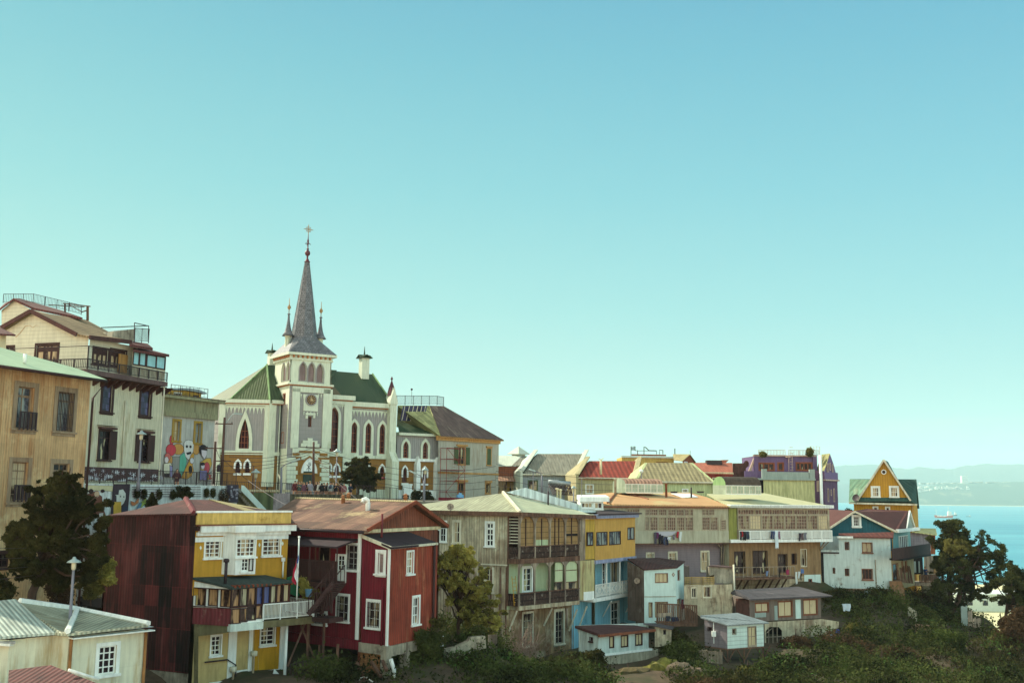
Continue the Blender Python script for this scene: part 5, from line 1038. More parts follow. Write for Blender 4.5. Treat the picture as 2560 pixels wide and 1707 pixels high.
# balcony, awning and stair of the red house
BO = RL_.off(1.7); u0, zf = BO.q(*B4(150, 1215))[0], BO.q(*B4(880, 1215))[1]; u1 = BO.q(*B4(895, 1215))[0]
mb = MB(); mb.fbox(RL_, u0, zf-.25, RL_.q(*B4(1010, 1200))[0], zf, .01, 1.75); mb.make('balcony_deck', 'darkwood', t1); railing(t1, BO.w(u0, zf), BO.w(u1, zf), 1.25, 44, 'darkwood', rt=.04, br=.028, post=5)
mb = MB(); a = BO.q(*B4(100, 790)); b = BO.q(*B4(915, 780))
roof(t1, [[BO.w(a[0], b[1], .1), BO.w(b[0], b[1], .1), RL_.w(b[0], b[1]+.4, 0), RL_.w(a[0], b[1]+.4, 0)]], 'tarroof', 'balcony_roof')
for i in range(3): u_ = a[0]+(u1-a[0])*(i+.6)/2.6; mb.tube([BO.w(u_, zf), BO.w(u_, b[1])], .05, 4)
mb.make('balcony_post', 'darkwood', t1)
mb = MB(); sa, sb = RL_.at(*B5(990, 120), 1.3), RL_.at(*B5(700, 480), 2.4); mb2 = MB()
for sh in (0, .9):
    o_ = RL_.n*sh; beam(mb, sa+o_, sb+o_, .08, .28); beam(mb, sa+o_+Vector((0, 0, 1)), sb+o_+Vector((0, 0, 1)), .05, .06)
    for i in range(7): q = sa+(sb-sa)*i/6+o_; beam(mb, q, q+Vector((0, 0, 1)), .04)
for i in range(14): q = sa+(sb-sa)*(i+.5)/14; mb.prism([q-RL_.u*.14, q+RL_.u*.14, q+RL_.u*.14+RL_.n*.9, q-RL_.u*.14+RL_.n*.9], (0, 0, .05))
mb.make('stair', 'darkwood', t1)
mb = MB(); q = RL_.at(*B5(740, 500), 2.4); mb.fbox(RL_, RL_.q(*B5(640, 500), 2.4)[0], q.z-.4, RL_.q(*B5(840, 500), 2.4)[0], q.z-.15, 1.4, 2.6); mb.make('landing', 'darkwood', t1)
railing(t1, RL_.at(*B5(640, 480), 2.5), RL_.at(*B5(840, 480), 2.5), 1.15, 9, 'darkwood', rt=.04, br=.03, post=2)
mb = MB()
for x, y0, y1 in ((575, 540, 1200), (755, 520, 1200), (700, 850, 960), (915, 840, 1110)): q = RL_.at(*B5(x, y0), 1.2); e_ = RL_.at(*B5(x, y1), 1.2); mb.tube([q, Vector((q.x, q.y, e_.z-1))], .09, 5)
mb.make('stilt', 'timber', t1)
# ================================================================== weathered timber apartment house
mat('gwood', '#b5aa8e', .2, .85, ('#6a4a34', .75), corr=.22, corrd=.09, panels=(.85, 2.4, .12), grime=.3, spot=('#c0bfa3', .4, .6)); mat('fadedroof', '#9c9c80', .1, .6, ('#6e6654', .3), corr=.3, corrd=.08, panels=(.9, 9, .12)); mat('fadedroof2', '#aeb294', .06, .6, corr=.3, corrd=.03, panels=(2.6, 3.2, .06))
mat('tanpanel', '#96784e', .1, .85, lap=.42, lapd=.45, grime=.2); mat('balus', '#5c463c', .3, .9, brick=(.16, .45, (.25, .2, .2)), grime=.4, spot=('#8d8478', .3, 3.)); mat('mintwall', '#a5b38e', .06, .85, grime=.15); mat('stainwall', '#8f7656', .2, .9, ('#5a3526', .8), spot=('#b5ac8e', .7, .6), corr=.3, corrd=.04, grime=.3)
mat('palepanel', '#b3bd96', .05, .7, grime=.1); mat('boards', '#b3aa7a', .08, .8, ('#83603e', .4), corr=.2, corrd=.12)
WL = F(1298, 1400, 82, -24); WG = F(0, 0, 0, 45, WL.o); Kw = WL.at(*B6(858, 600)); WR2 = F(0, 0, 0, 45, Kw)
t1 = T('timber_apartment_house', 'weathered grey timber apartment house with two carved wooden balconies on its corner', 'house', (Kw.x, Kw.y, 58))
zt = WL.q(*B6(980, 340))[1]; ul = WL.q(*B6(20, 600))[0]; uk = WL.q(*B6(858, 600))[0]
win(t1, WL, B6(335, 408, 385, 612), 2, 2, 'offwhite', 'glasscurt', cw=.16, bw=.07); win(t1, WL, B6(655, 420, 715, 645), 2, 3, 'white', 'glass', cw=.16, bw=.08, top=.24); win(t1, WL, B6(198, 408, 250, 600), 2, 3, 'white', 'glass', cw=.13)
win(t1, WL, tlbr(B6, 645, 870, B7, 708, 310), 2, 4, 'offwhite', 'glass', cw=.16, bw=.08)
wall(t1, WL, [(ul, 57), (uk, 57), (uk, zt), (ul, zt)], 'gwood', raw=True)
strip(t1, WL, [B6(600, 815, 858, 838)], 'offwhite', 'belt', .003, .1); mb = MB(); mb.fbox(WL, ul, zt-.12, 0, zt+.12, -.3, .25); mb.make('fascia', 'greytimber', t1)
mb = MB()
for x in (700, 790, 848): q = WL.q(*B6(x, 850)); mb.fbox(WL, q[0]-.05, 59, q[0]+.05, q[1], .004, .07)
mb.make('batten', 'timber', t1)
ur = WG.q(*B6(1715, 600))[0]; zr2 = WG.q(*B6(975, 770))[1]; zr3 = WG.q(*B6(975, 820))[1]
win(t1, WR2, B7(1012, 522, 1095, 832), 2, 4, 'offwhite', 'glasscurt', cw=.14, top=.24, bars=6); win(t1, WR2, B7(1328, 502, 1398, 808), 2, 4, 'offwhite', 'glass', cw=.2, top=.24, bars=5)
zl0 = WG.q(*B7(958, 492))[1]; zl1 = WG.q(*B7(958, 452))[1]; urw = WR2.q(*B7(1505, 600))[0]
wall(t1, WR2, [(0, 56), (urw, 56), (urw, zl0), (0, zl0)], 'stainwall', 'lower_wall', raw=True)
win(t1, WR2, B7(1015, 78, 1090, 300), 2, 4, 'white', 'glass', cw=.18, sill=False); win(t1, WR2, B7(1240, 190, 1262, 290), 1, 1, 'offwhite', 'mintwall', cw=.02)
wall(t1, WR2, [(0, zl0), (urw, zl0), (urw, zr3), (0, zr3)], 'mintwall', 'gallery_wall', raw=True)
mb = MB(); mb.fbox(WG, .0, zl0, WG.q(*B7(1560, 400))[0], zl1, -1.1, .06); mb.make('gallery_floor', mat('floorband', '#b3a88c', .1, .85, ('#6f4a34', .5)), t1)
mb = MB(); mb.fbox(WG, 0, zr3, WG.q(*B6(1565, 780))[0], zr2, -1.1, .05); mb.make('gallery_floor', 'timber', t1)
g1 = WG.q(*B6(1562, 600))[0]; zbt = WG.q(*B6(975, 655))[1]
def slab(T_, Fc, u0, z0, u1, z1, d0, d1, m, n): mb = MB(); mb.fbox(Fc, u0, z0, u1, z1, d0, d1); return mb.make(n, m, T_)
slab(t1, WG, .05, zbt, g1, zt-.1, -.2, -.12, 'tanpanel', 'boarded_screen'); slab(t1, WG, 0, zr2+.05, g1, zbt, -.06, .02, 'balus', 'balustrade'); slab(t1, WG, -.02, zbt, g1, zbt+.07, -.08, .05, 'timber', 'handrail')
q0, q1 = WG.q(*B7(965, 330)), WG.q(*B7(1555, 300)); zlb = q0[1]; slab(t1, WG, 0, zl1+.03, g1, zlb, -.06, .02, 'balus', 'balustrade'); slab(t1, WG, -.02, zlb, g1, zlb+.07, -.08, .05, 'timber', 'handrail')
slab(t1, WL, uk+.04, zr2, -.05, zbt, -.05, .01, 'balus', 'balustrade'); slab(t1, WL, uk+.04, zl1, -.05, zlb, -.05, .01, 'balus', 'balustrade'); slab(t1, WL, uk, zr3, 0, zr2-.01, -.2, .05, 'timber', 'gallery_floor')
for x in (978, 1128, 1275, 1425, 1562):
    u_ = WG.q(*B6(x, 500))[0]; mb = MB(); mb.fbox(WG, u_-.07, zl1, u_+.07, zr3, -.12, .03); mb.fbox(WG, u_-.07, zr2, u_+.07, zt, -.12, .035); mb.make('gallery_post', 'greytimber', t1)
    mb = MB()
    for sg in (-1, 1):
        if (x == 978 and sg < 0) or (x == 1562 and sg > 0): continue
        for zz, s_ in ((zt-.02, 1.0), (zr3, .7)):
            pts = [WG.w(u_+sg*.05, zz, .0), WG.w(u_+sg*.75*s_, zz, .0)]+[WG.w(u_+sg*(.75*s_-.70*s_*math.sin(R(a))), zz-.1-.95*s_*(1-math.cos(R(a))), .0) for a in (15, 35, 55, 75, 90)]; mb = MB(); mb.prism(pts, WG.n*-.06); mb.make('arch_bracket', 'greytimber', t1)
mb = MB()
for x in (1045, 1200, 1330, 1368, 1493): u_ = WG.q(*B6(x, 500))[0]; mb.fbox(WG, u_-.04, zbt+.05, u_+.04, zt-.3, -.12, -.06)
mb.make('screen_mullion', 'darkwood', t1); slab(t1, WG, WG.q(*B6(1132, 590))[0], WG.q(*B6(1132, 645))[1], WG.q(*B6(1262, 590))[0], WG.q(*B6(1132, 585))[1], -.12, -.08, 'mintwall', 'screen_panel')
slab(t1, WG, WG.q(*B6(1430, 530))[0], WG.q(*B6(1430, 548))[1], g1-.1, WG.q(*B6(1430, 525))[1], -.12, -.1, 'black', 'screen_gap_shade')  # solid black strip painted in for the shade behind the screen
# side screen with shelf-like louvres
slab(t1, WL, uk+.05, zbt+.1, -.1, zt-.15, -.45, -.4, 'darkwood', 'side_screen'); mb = MB()
for i in range(9): z_ = zbt+.25+(zt-zbt-.6)*i/8; mb.fbox(WL, uk+.12, z_, -.12, z_+.06, -.39, .0)
mb.make('louver_slat', 'offwhite', t1)
mb = MB(); mb.fbox(WL, uk, zr3, uk+.1, zt, -.1, .05); mb.fbox(WL, uk, zl1, uk+.1, zr3, -.1, .04); mb.make('corner_post', 'timber', t1)
# closed arches in lower gallery
for a, b in (((1335, 1408), 60), ((1428, 1548), 60)):
    u0, u1 = WG.q(*B7(a[0], 150))[0], WG.q(*B7(a[1], 150))[0]; slab(t1, WG, u0, WG.q(*B7(a[0], 212))[1], u1, zr3-.05, -.16, -.12, 'palepanel', 'closed_panel'); z_ = WG.q(*B7(a[0], 212))[1]; slab(t1, WG, u0, zlb, u1, z_-.06, -.2, -.14, 'glasscurt', 'gallery_window'); slab(t1, WG, u0, z_-.06, u1, z_, -.18, -.08, 'timber', 'transom'); z_ = WG.q(*B7(a[0], 100))[1]; slab(t1, WG, u0, z_-.04, u1, z_+.02, -.13, -.09, 'timber', 'transom')
# right board section
u0 = g1+.05; um = WG.q(*B6(1622, 500))[0]; slab(t1, WG, u0, zr3, um, zt-.02, -.3, -.02, 'greytimber', 'board_panel'); slab(t1, WG, um, zr3+.05, ur-.02, zt-.4, -.3, -.01, 'yel', 'yellow_panel'); slab(t1, WG, um, zt-.4, ur-.02, zt-.02, -.3, -.015, 'offwhite', 'board_panel')
win(t1, WG, C7(1395, 682, 1472, 848), 2, 1, 'darkwood', 'glassblue', cw=.04, hole=False, d=.02, sill=False)
slab(t1, WG, u0, zl1, ur-.05, zr3-.02, -.3, -.03, 'boards', 'board_panel'); slab(t1, WG, WG.q(*B7(1605, 320))[0], WG.q(*B7(1605, 395))[1], ur-.1, WG.q(*B7(1605, 310))[1], -.03, .01, 'white', 'board_panel')
mb = MB(); q = WG.at(*B6(1572, 380), .1); mb.tube([q, Vector((q.x, q.y, 66))], .07); q = WG.at(*B7(1440, 470), .1); mb.tube([q, Vector((q.x, q.y, 59.2))], .09); mb.make('downpipe', 'greytimber', t1)
mb = MB()
for x0, y0, x1, y1 in ((950, 495, 872, 690), (1295, 470, 1212, 640), (1540, 480, 1460, 690), (1635, 450, 1555, 665)): beam(mb, WG.at(*B7(x0, y0), -.1), WR2.at(*B7(x1, y1), .05), .1)
mb.make('strut', 'offwhite', t1)
ap = WG.at(*B6(815, 125), -5.6); e0 = WG.at(*B6(982, 318), .35); eLf = WL.at(*B6(-60, 296), .3); eRt = WG.at(*B6(1720, 348), .3); e0b = WL.at(*B6(982, 318), .3)
bk_ = WG.at(*B6(1500, 285), -4.5); roof(t1, [[eLf, e0, ap, WL.at(*B6(0, 236), -5)]], 'fadedroof'); roof(t1, [[e0, eRt, bk_, ap]], 'fadedroof2')
mb = MB(); mb.tube([e0+Vector((0, 0, .06)), ap+Vector((0, 0, .06))], .15, 5); mb.make('ridge_cap', 'offwhite', t1); mb = MB(); beam(mb, e0-Vector((0, 0, .1)), eRt-Vector((0, 0, .1)), .15, .3); beam(mb, eLf-Vector((0, 0, .1)), e0-Vector((0, 0, .1)), .15, .3); mb.make('gutter', 'timber', t1)
mb = MB(); W5 = WG.off(-5.4); pp = [W5.at(*p) for p in B6.L(850, 120, 1040, 74, 1712, 285, 1704, 332)]; mb.prism(pp, WG.n*-.12); mb.make('parapet_sheet', mat('whitesheet', '#c3cfcb', .05, .6, corr=.8, corrd=.12), t1)
back(t1, WL.w(ul, 0), WG.w(ur, 0), (-.5, 6), 57, zt-.1, 'gwood')
mb = MB(); q = WG.at(*B6(1256, 205), -3.5); mb.tube([q-Vector((0, 0, .4)), q+Vector((0, 0, .85))], .07); mb.make('chimney_pipe', 'iron', t1)
# ladder, dish, things on the gallery
LD = F(0, 0, 0, 45, WR2.at(*B7(925, 330), .5)); mb = MB(); z0_ = zl1+.05
for s_ in (0, .4): mb.tube([LD.w(-.2+s_, z0_, .2), LD.w(-.2+s_, z0_+2.2, -.1)], .03, 4)
for i in range(7): mb.tube([LD.w(-.2, z0_+.25+i*.29, .2-.04*i), LD.w(.2, z0_+.25+i*.29, .2-.04*i)], .02, 4)
solo(mb, 'ladder', 'yoch', 'yellow ladder leaning on the pale green wall of the lower timber balcony', 'ladder')
def dish(p, r, d, label, m='greytimber'):
    p = Vector(p); t_ = T('satellite_dish', label, 'satellite dish', p); d = Vector(d).normalized(); a = d.orthogonal().normalized(); b = d.cross(a); mb = MB(); n = 16
    prev = None
    for k in range(4):
        rr = r*k/3+.001; cur = [p+d*(.18*r*(k/3)**2)+(a*math.cos(2*math.pi*i/n)+b*math.sin(2*math.pi*i/n))*rr for i in range(n)]
        if prev:
            for i in range(n): mb.poly([prev[i], prev[(i+1) % n], cur[(i+1) % n], cur[i]])
        prev = cur
    mb.make('reflector', m, t_); mb = MB(); mb.tube([p, p-Vector((0, 0, r*1.6))], r*.08, 5); mb.tube([p-Vector((0, 0, r)), p+d*r*.8-Vector((0, 0, r*.3)), p+d*r], r*.05, 4); mb.make('mount', 'iron', t_); return t_
dish(WL.at(*B6(298, 262), 1.0), .28, (.2, -1, .4), 'large grey satellite dish on the eave of the timber apartment house')
# ================================================================== blue house with yellow upper gallery
mat('blue', '#7fb0bd', .06, .8, lap=.2, lapd=.12, grime=.12); mat('blue2', '#86bccb', .05, .8, corr=.5, corrd=.03, grime=.1); mat('ygal', '#c0944a', .06, .8, spot=('#9c7a52', .2, .5), corr=.3, corrd=.02, grime=.1); mat('lilac', '#8d93ad', .08, .7)
Kb = WG.w(ur, 0); Kb.z = 70; FB_ = F(0, 0, 0, 58, Kb); t1 = T('blue_house', 'pale blue house with white lattice balcony under a yellow enclosed top gallery', 'house', (Kb.x, Kb.y, 60))
ue = FB_.q(*C7(2028, 700))[0]; zt = FB_.q(*C7(1512, 500))[1]; zb = FB_.q(*C7(1512, 1045))[1]; zt1 = FB_.q(*C7(2028, 480))[1]
for a in ((1520, 682, 1660, 842), (1688, 674, 1834, 832), (1928, 620, 2014, 768)): win(t1, FB_, C7(*a), 2, 1, 'darkwood', 'glassblue', cw=.03, rec=.06, fw=.04, sill=False)
wall(t1, FB_, [(0, zb), (ue, zb), (ue, zt), (0, zt)], 'ygal', 'gallery_wall', raw=True); slab(t1, FB_, -.05, zt, ue+.2, zt+.35, -.2, .3, 'lilac', 'fascia'); slab(t1, FB_, -.02, zb-.3, ue+.05, zb, -.3, .1, 'lilac', 'fascia')
roof(t1, [[FB_.w(-.3, zt+.38, .5), FB_.w(ue+.4, zt+.38, .5), FB_.at(*C7(1700, 380), -3.5), FB_.at(*C7(1520, 400), -3.2)]], 'tarroof')
FW = FB_.off(-1.3); zf = FB_.q(*B7(1720, 405))[1]; zf1 = zf+.3
win(t1, FW, C7(1600, 1078, 1643, 1398), 1, 3, 'white', 'glass', cw=.1, sill=False); win(t1, FW, C7(1712, 1070, 1808, 1338), 2, 1, 'white', 'glasscurt', cw=.14)
uw0, uw1 = 0, FW.q(*C7(1925, 1200))[0]; wall(t1, FW, [(uw0, zf), (uw1, zf), (uw1, zb), (uw0, zb)], 'blue', raw=True)
win(t1, FW, B7(1872, 420, 1945, 720), 2, 4, 'white', 'glass', cw=.14, sill=False); win(t1, FW, B7(1640, 480, 1690, 720), 2, 3, 'white', 'glass', cw=.1, sill=False)
wall(t1, FW, [(-1.6, 57), (uw1+.3, 57), (uw1+.3, zf), (-1.6, zf)], 'blue2', 'lower_wall', raw=True)
slab(t1, FB_, -.3, zf-.02, ue, zf1-.02, -1.4, .08, 'white', 'balcony_floor')
for i, x in enumerate((1660, 1835, 2012)): u_ = FB_.q(*C7(x, 1200))[0]; slab(t1, FB_, u_-.05, zf1, u_+.05, zb-.3, -.1, .0, 'white', 'balcony_post')
railing(t1, FB_.w(0.1, zf1, .03), FB_.w(ue-.1, zf1, .03), 1.05, 34, 'white', rt=.03, br=.02, post=3); mb = MB()
for i in range(24): u_ = .15+(ue-.3)*i/24; w_ = (ue-.3)/24; mb.tube([FB_.w(u_, zf1+.2, .03), FB_.w(u_+w_, zf1+.9, .03)], .018, 3); mb.tube([FB_.w(u_, zf1+.9, .03), FB_.w(u_+w_, zf1+.2, .03)], .018, 3)
mb.make('lattice', 'white', t1)
mb = MB()
for x0, y0, x1, y1 in ((1875, 400, 1790, 550), (2080, 372, 2010, 530)): beam(mb, FB_.at(*B7(x0, y0)), FW.at(*B7(x1, y1), .05), .09)
mb.make('strut', 'white', t1); back(t1, FB_.w(.15, 0, -.4), FB_.w(ue, 0), (-4, 4), 57, zt, 'blue2')
# roof-deck cabin
q = F(*C7(1330, 300), 95, 20); t1 = T('rooftop_cabin', 'small white flat-roofed cabin on the roof behind the timber balconies', 'cabin', q.o)
for a in ((1330, 292, 1470, 360), (1500, 292, 1598, 372)): win(t1, q, C7(*a), 3 if a[0] < 1400 else 2, 1, 'white', 'glasscurt', cw=.05)
wall(t1, q, C7.L(1315, 275, 1612, 275, 1612, 420, 1315, 420), 'white'); a, b = q.at(*C7(1300, 280), .3), q.at(*C7(1692, 280), .3)
roof(t1, [[a+Vector((0, 0, .42)), b+Vector((0, 0, .42)), b+Vector((0, 4, .6)), a+Vector((0, 4, .6))]], 'white', th=.42); back(t1, q.at(*C7(1315, 300)), q.at(*C7(1612, 300)), (0, 5), 66, a.z, 'white')
# ================================================================== small pale hut on the wall below (fascia brown)
mat('huth', '#b5c2ba', .06, .8, ('#7c7d70', .3), corr=.7, corrd=.05, grime=.15); mat('retstone', '#a79f88', .2, .9, spot=('#5a4538', .6, .6), grime=.3)
HR = F(*B7(1745, 800), 78.5, 38); HL = F(0, 0, 0, -48, HR.o); t1 = T('hut', 'long pale blue hut with low brown roof and three curtained windows above the retaining wall', 'hut', (HR.o.x, HR.o.y, 60))
for a in ((1856, 744, 1898, 852), (1970, 737, 2036, 842), (2110, 722, 2176, 826)): win(t1, HR, B7(*a), 1 if a[0] < 1900 else 2, 1, 'darkwood', 'glasspale', cw=.03, rec=.06, sill=False)
u1 = HR.q(*B7(2240, 800))[0]; zt, zb = HR.q(*B7(1745, 732))[1], HR.q(*B7(1745, 922))[1]; wall(t1, HR, [(0, zb), (u1, zb), (u1, zt), (0, zt)], 'huth', raw=True)
win(t1, HL, B7(1665, 752, 1692, 790), 1, 1, 'darkwood', 'glass', cw=.03); u0 = HL.q(*B7(1555, 800))[0]; wall(t1, HL, [(u0, zb), (0, zb), (0, zt), (u0, zt+.3)], 'huth', raw=True)
roof(t1, [[HL.w(u0-.3, zt+.45, .1), HR.w(-.1, zt+.1, .35), HR.w(u1+.4, zt+.1, .35), HR.at(*B7(2015, 620), -2.2)]], mat('hutroof', '#4c302e', .2, .9), th=.18); slab(t1, HR, -.2, zt-.1, u1+.4, zt+.08, .2, .4, 'rust', 'fascia'); back(t1, HL.w(u0, 0), HR.w(u1, 0), (0, 1.4), 60, zt-.1, 'huth', False)
slab(t1, HR, -.1, zb-.15, u1+.3, zb, -.3, .1, 'white', 'sill_beam')
mb = MB(); mb.prism([HR.at(*p, .02) for p in B7.L(1760, 935, 2335, 868, 2335, 1010, 1900, 1150, 1790, 1090)], HR.n*-1.2); solo(mb, 'retaining_wall', 'retstone', 'stained stone retaining wall carrying the long pale hut', 'wall')
# ================================================================== white two-storey cube house with brown roof
mat('wcube', '#c0d4cc', .05, .75, ('#8fa8a0', .2), grime=.1); mat('greywall', '#62544c', .2, .9, ('#8a8074', .4), spot=('#82796c', .4, .7)); mat('brownroof2', '#4a3230', .2, .85, corr=.3, corrd=.1)
CF = F(*C3(596, 400), 90, 12); CRr = F(0, 0, 0, 66, CF.o); u0 = CF.q(*C3(258, 400))[0]; CL = F(0, 0, 0, -62, CF.w(u0, 70)); t1 = T('white_cube_house', 'bright white two-storey house with brown corrugated roof squeezed beside the blue house', 'house', (CF.o.x, CF.o.y, 62))
for a, nx in (((376, 225, 510, 322), 3), ((308, 536, 345, 692), 1), ((376, 530, 510, 690), 3)): win(t1, CF, C3(*a), nx, 1, 'rust', 'glasspale', cw=.02, rec=.12, sill=False, fw=.04)
zt, zb = CF.q(*C3(300, 190))[1], CF.q(*C3(258, 758))[1]; wall(t1, CF, [(u0, zb), (0, zb), (0, zt+.15), (u0, zt)], 'wcube', raw=True)
zm = CF.q(*C3(260, 474))[1]; slab(t1, CF, u0, zm-.03, 0, zm+.03, .003, .04, 'concrete', 'band')
win(t1, CRr, C3(615, 195, 638, 292), 1, 1, 'rust', 'glass', cw=.03, sill=False); win(t1, CRr, C3(612, 505, 645, 690), 1, 1, 'rust', 'glasspale', cw=.03, sill=False); u1 = CRr.q(*C3(682, 300))[0]; wall(t1, CRr, [(0, zb), (u1, zb), (u1, zt+.5), (0, zt+.15)], 'wcube', raw=True)
ul = CL.q(*C3(80, 500))[0]; wall(t1, CL, [(ul, zb), (0, zb), (0, zt), (ul, zt+.6)], 'greywall', raw=True)
roof(t1, [[CF.w(u0-.1, zt+.08, .15), CF.w(.1, zt+.25, .15), CRr.w(u1+.1, zt+.6, .12), CL.at(*C3(400, 56), -5), CL.at(*C3(80, 66), -.5)]], 'brownroof2')
decal(t1, CF, [('6d5a50', C3.L(568, 212, 586, 238, 570, 264, 552, 238)), ('b7b0a0', C3.L(568, 222, 578, 238, 570, 254, 560, 238))], 'painted_diamond'); back(t1, CL.w(ul, 0), CRr.w(u1, 0), (1, 3), 62, zt, 'greywall')
dish(CL.at(*C3(183, 305), .3), .25, (-.3, -1, .3), 'grey satellite dish on the dark side wall of the white cube house')
# ================================================================== long timber terraces
mat('terr_screen', '#9a8c68', .12, .8, ('#6a4d38', .4), panels=(.45, 1.1, .35), spot=('#6a4a38', .35, 1.5), grime=.3); mat('apron', '#a5a38c', .06, .85, ('#857c64', .25), grime=.15); mat('greyshiplap', '#7d7073', .05, .85, lap=.22, lapd=.22, grime=.1); mat('brownstucco', '#8a7050', .1, .9, ('#6a5038', .3), corr=.5, corrd=.03, grime=.15)
mat('oroof', '#b98f62', .06, .65, corr=.3, corrd=.05, grime=.08, spot=('#b3aa78', .3, .15)); mat('groof', '#b3b088', .05, .65, corr=.3, corrd=.04, grime=.08); glass('screenglass', '#4a342a', '#8f8464', .3); mat('limepaint', '#7f8040', .08, .85); mat('stoneb', '#a3957a', .2, .95, spot=('#6b4c3a', .45, .5), brick=(.9, .5, (.75, .72, .68)), grime=.3)
LF = F(1480, 1266, 99, 22); um = LF.q(*C2(1158, 300))[0]; ue = LF.q(*C2(2238, 300))[0]; zE = LF.q(*C2(1158, 208))[1]; zW = LF.q(*C2(1150, 455))[1]; zA = LF.q(*C2(1150, 580))[1]
t1 = T('terrace_house', 'long grey timber terrace with multi-pane windows and an orange-tinted metal roof', 'house', (LF.o.x, LF.o.y, 62)); t2 = T('terrace_house', 'long brown terrace with glazed gallery, white balustrade and pale green metal roof', 'house', (LF.w(um, 0).x, LF.w(um, 0).y, 60))
mat('tanframe', '#a39680', .1, .8)
def grid_win(T_, r, nx, ny, pm='screenglass', fm='tanframe', **k): return win(T_, LF, C2(*r), nx, ny, fm, pm, cw=.04, rec=.06, sill=False, bw=.04, fw=.04, **k)
for r in ((70, 222, 130, 285), (135, 224, 205, 285), (270, 226, 315, 288), (320, 226, 400, 288), (412, 226, 495, 290), (515, 228, 595, 290), (605, 228, 682, 292), (694, 228, 780, 292), (880, 226, 945, 288), (950, 226, 1005, 288)): grid_win(t1, r, 4, 2)
for r in ((268, 308, 308, 448), (322, 308, 402, 450), (416, 310, 495, 450), (508, 310, 594, 450), (608, 310, 688, 450), (700, 310, 780, 450), (880, 310, 960, 445), (968, 310, 1045, 445), (1080, 340, 1130, 440)): grid_win(t1, r, 4, 4)
wall(t1, LF, [(-2, zW), (um, zW), (um, zE), (-2, zE)], mat('terr_wall', '#a59f86', .08, .85, ('#7c6a50', .35), grime=.2), raw=True)
zw2, za2 = zW, zA
slab(t1, LF, -2, zA, um-.03, zW, -.3, .08, 'apron', 'balcony_apron'); LW = LF.off(-1.0)
for r in ((290, 700, 355, 745), (525, 690, 600, 790), (870, 680, 945, 880)): win(t1, LW, C2(*r), 2, 2, 'offwhite', 'glasscurt', cw=.14, rec=.15)
uw0, uw1 = LW.q(*C2(170, 700))[0]-1, LW.q(*C2(1100, 700))[0]; wall(t1, LW, [(uw0, 60), (uw1, 60), (uw1, zA+.05), (uw0, zA+.05)], 'greyshiplap', 'lower_wall', raw=True)
slab(t1, LF, -2, zA-.1, um, zA, -1.2, .05, 'timber', 'floor_edge')
slab(t1, LF, -2, zE-.05, um, zE+.1, -.1, .3, 'rust', 'gutter')
q = lambda x, y, d: LF.at(*C2(x, y), d)
rT = [LF.at(*B8(1310, 705), .35), LF.at(*C2(1155, 190), .35), LF.at(*C2(930, 95), -6), LF.at(*C2(740, 45), -10), LF.at(*B8(1345, 585), -10)]
roof(t1, [rT], 'oroof', th=.12); roof(t1, [[LF.at(*B8(1310, 705), .35), LF.at(*B8(1345, 585), -10), LF.at(*B8(1000, 620), -10), LF.at(*B8(1200, 690), -3)]], 'oroof', 'hip_roof')
mb = MB(); mb.tube([LF.at(*B8(1345, 582), -10), LF.at(*B8(1250, 690), -.2)], .1, 5); mb.tube([LF.at(*B8(1345, 582), -9.95), LF.at(*B8(1650, 655), -4)], .09, 5); mb.make('ridge_cap', 'rust', t1)
mb = MB(); mb.prism([v+Vector((0, 0, .03)) for v in (LF.at(*B8(1870, 605), -8), LF.at(*B8(2060, 608), -8), LF.at(*B8(2135, 640), -5.5), LF.at(*B8(1985, 645), -5.5))], (0, 0, .05)); mb.make('skylight_sheet', mat('brightsheet', '#e6ecea', .02, .3), t1)
back(t1, LF.w(-2, 0), LF.w(um, 0), tuple((-LF.n*10)[:2]), 60, zE, 'terr_wall')
# right terrace
slab(t2, LF, um+.05, zA, LF.q(*C2(1248, 400))[0], zE, -.3, .02, 'limepaint', 'lime_panel')
ug = LF.q(*C2(1255, 300))[0]
for i, (a, b) in enumerate(((1262, 1508), (1518, 1756), (1766, 1998), (2006, 2222))):
    grid_win(t2, (a, 228, b, 280), 9, 1, 'greyshiplap' if 0 else 'screenglass')
    k = [(a, a+(b-a)//2-4), (a+(b-a)//2+4, b)]
    for j, (p, q_) in enumerate(k):
        pm = 'screenglass' if (i, j) not in ((3, 1), (0, 1)) else 'glasspale'; grid_win(t2, (p, 292, q_, 436), 4, 4, pm)
wall(t2, LF, [(ug, zW+.1), (ue, zW+.1), (ue, zE), (ug, zE)], 'terr_wall', raw=True)
railing(t2, LF.w(ug, zA+.3, .3), LF.w(ue, zA+.3, .3), zW-zA-.3, 92, 'white', rt=.04, br=.03, post=9); slab(t2, LF, um+.05, zA, ue+.05, zA+.3, -1.0, .34, 'white', 'balcony_floor'); slab(t2, LF, ug, zA+.3, ue, zW+.1, -.3, -.1, mat('dim', '#8c7c66', .1, .9), 'apron')
slab(t2, LF, um, zE+.02, ue+.3, zE+.32, -.2, .4, 'white', 'fascia')
roof(t2, [[LF.at(*C2(1158, 190), .4), LF.at(*C2(2262, 190), .4), LF.at(*C2(1540, 52), -8.5), LF.at(*C2(930, 60), -9.5)]], 'groof', th=.12); roof(t2, [[LF.at(*C2(2262, 190), .4), LF.at(*C2(1540, 52), -8.5), LF.w(ue+.2, zE, -14)]], 'groof', 'hip_roof')
for r in ((1225, 680, 1335, 900), (1422, 672, 1575, 905), (1690, 708, 1788, 895), (1838, 702, 1884, 808), (1932, 655, 1993, 832)): win(t2, LW, C2(*r), 2 if r[0] not in (1838, 1690) else 1, 1 if r[0] != 1932 else 2, 'darkwood' if r[0] != 1932 else 'offwhite', 'glass' if r[0] not in (1932,) else 'glasscurt', cw=.06, rec=.3, sill=False)
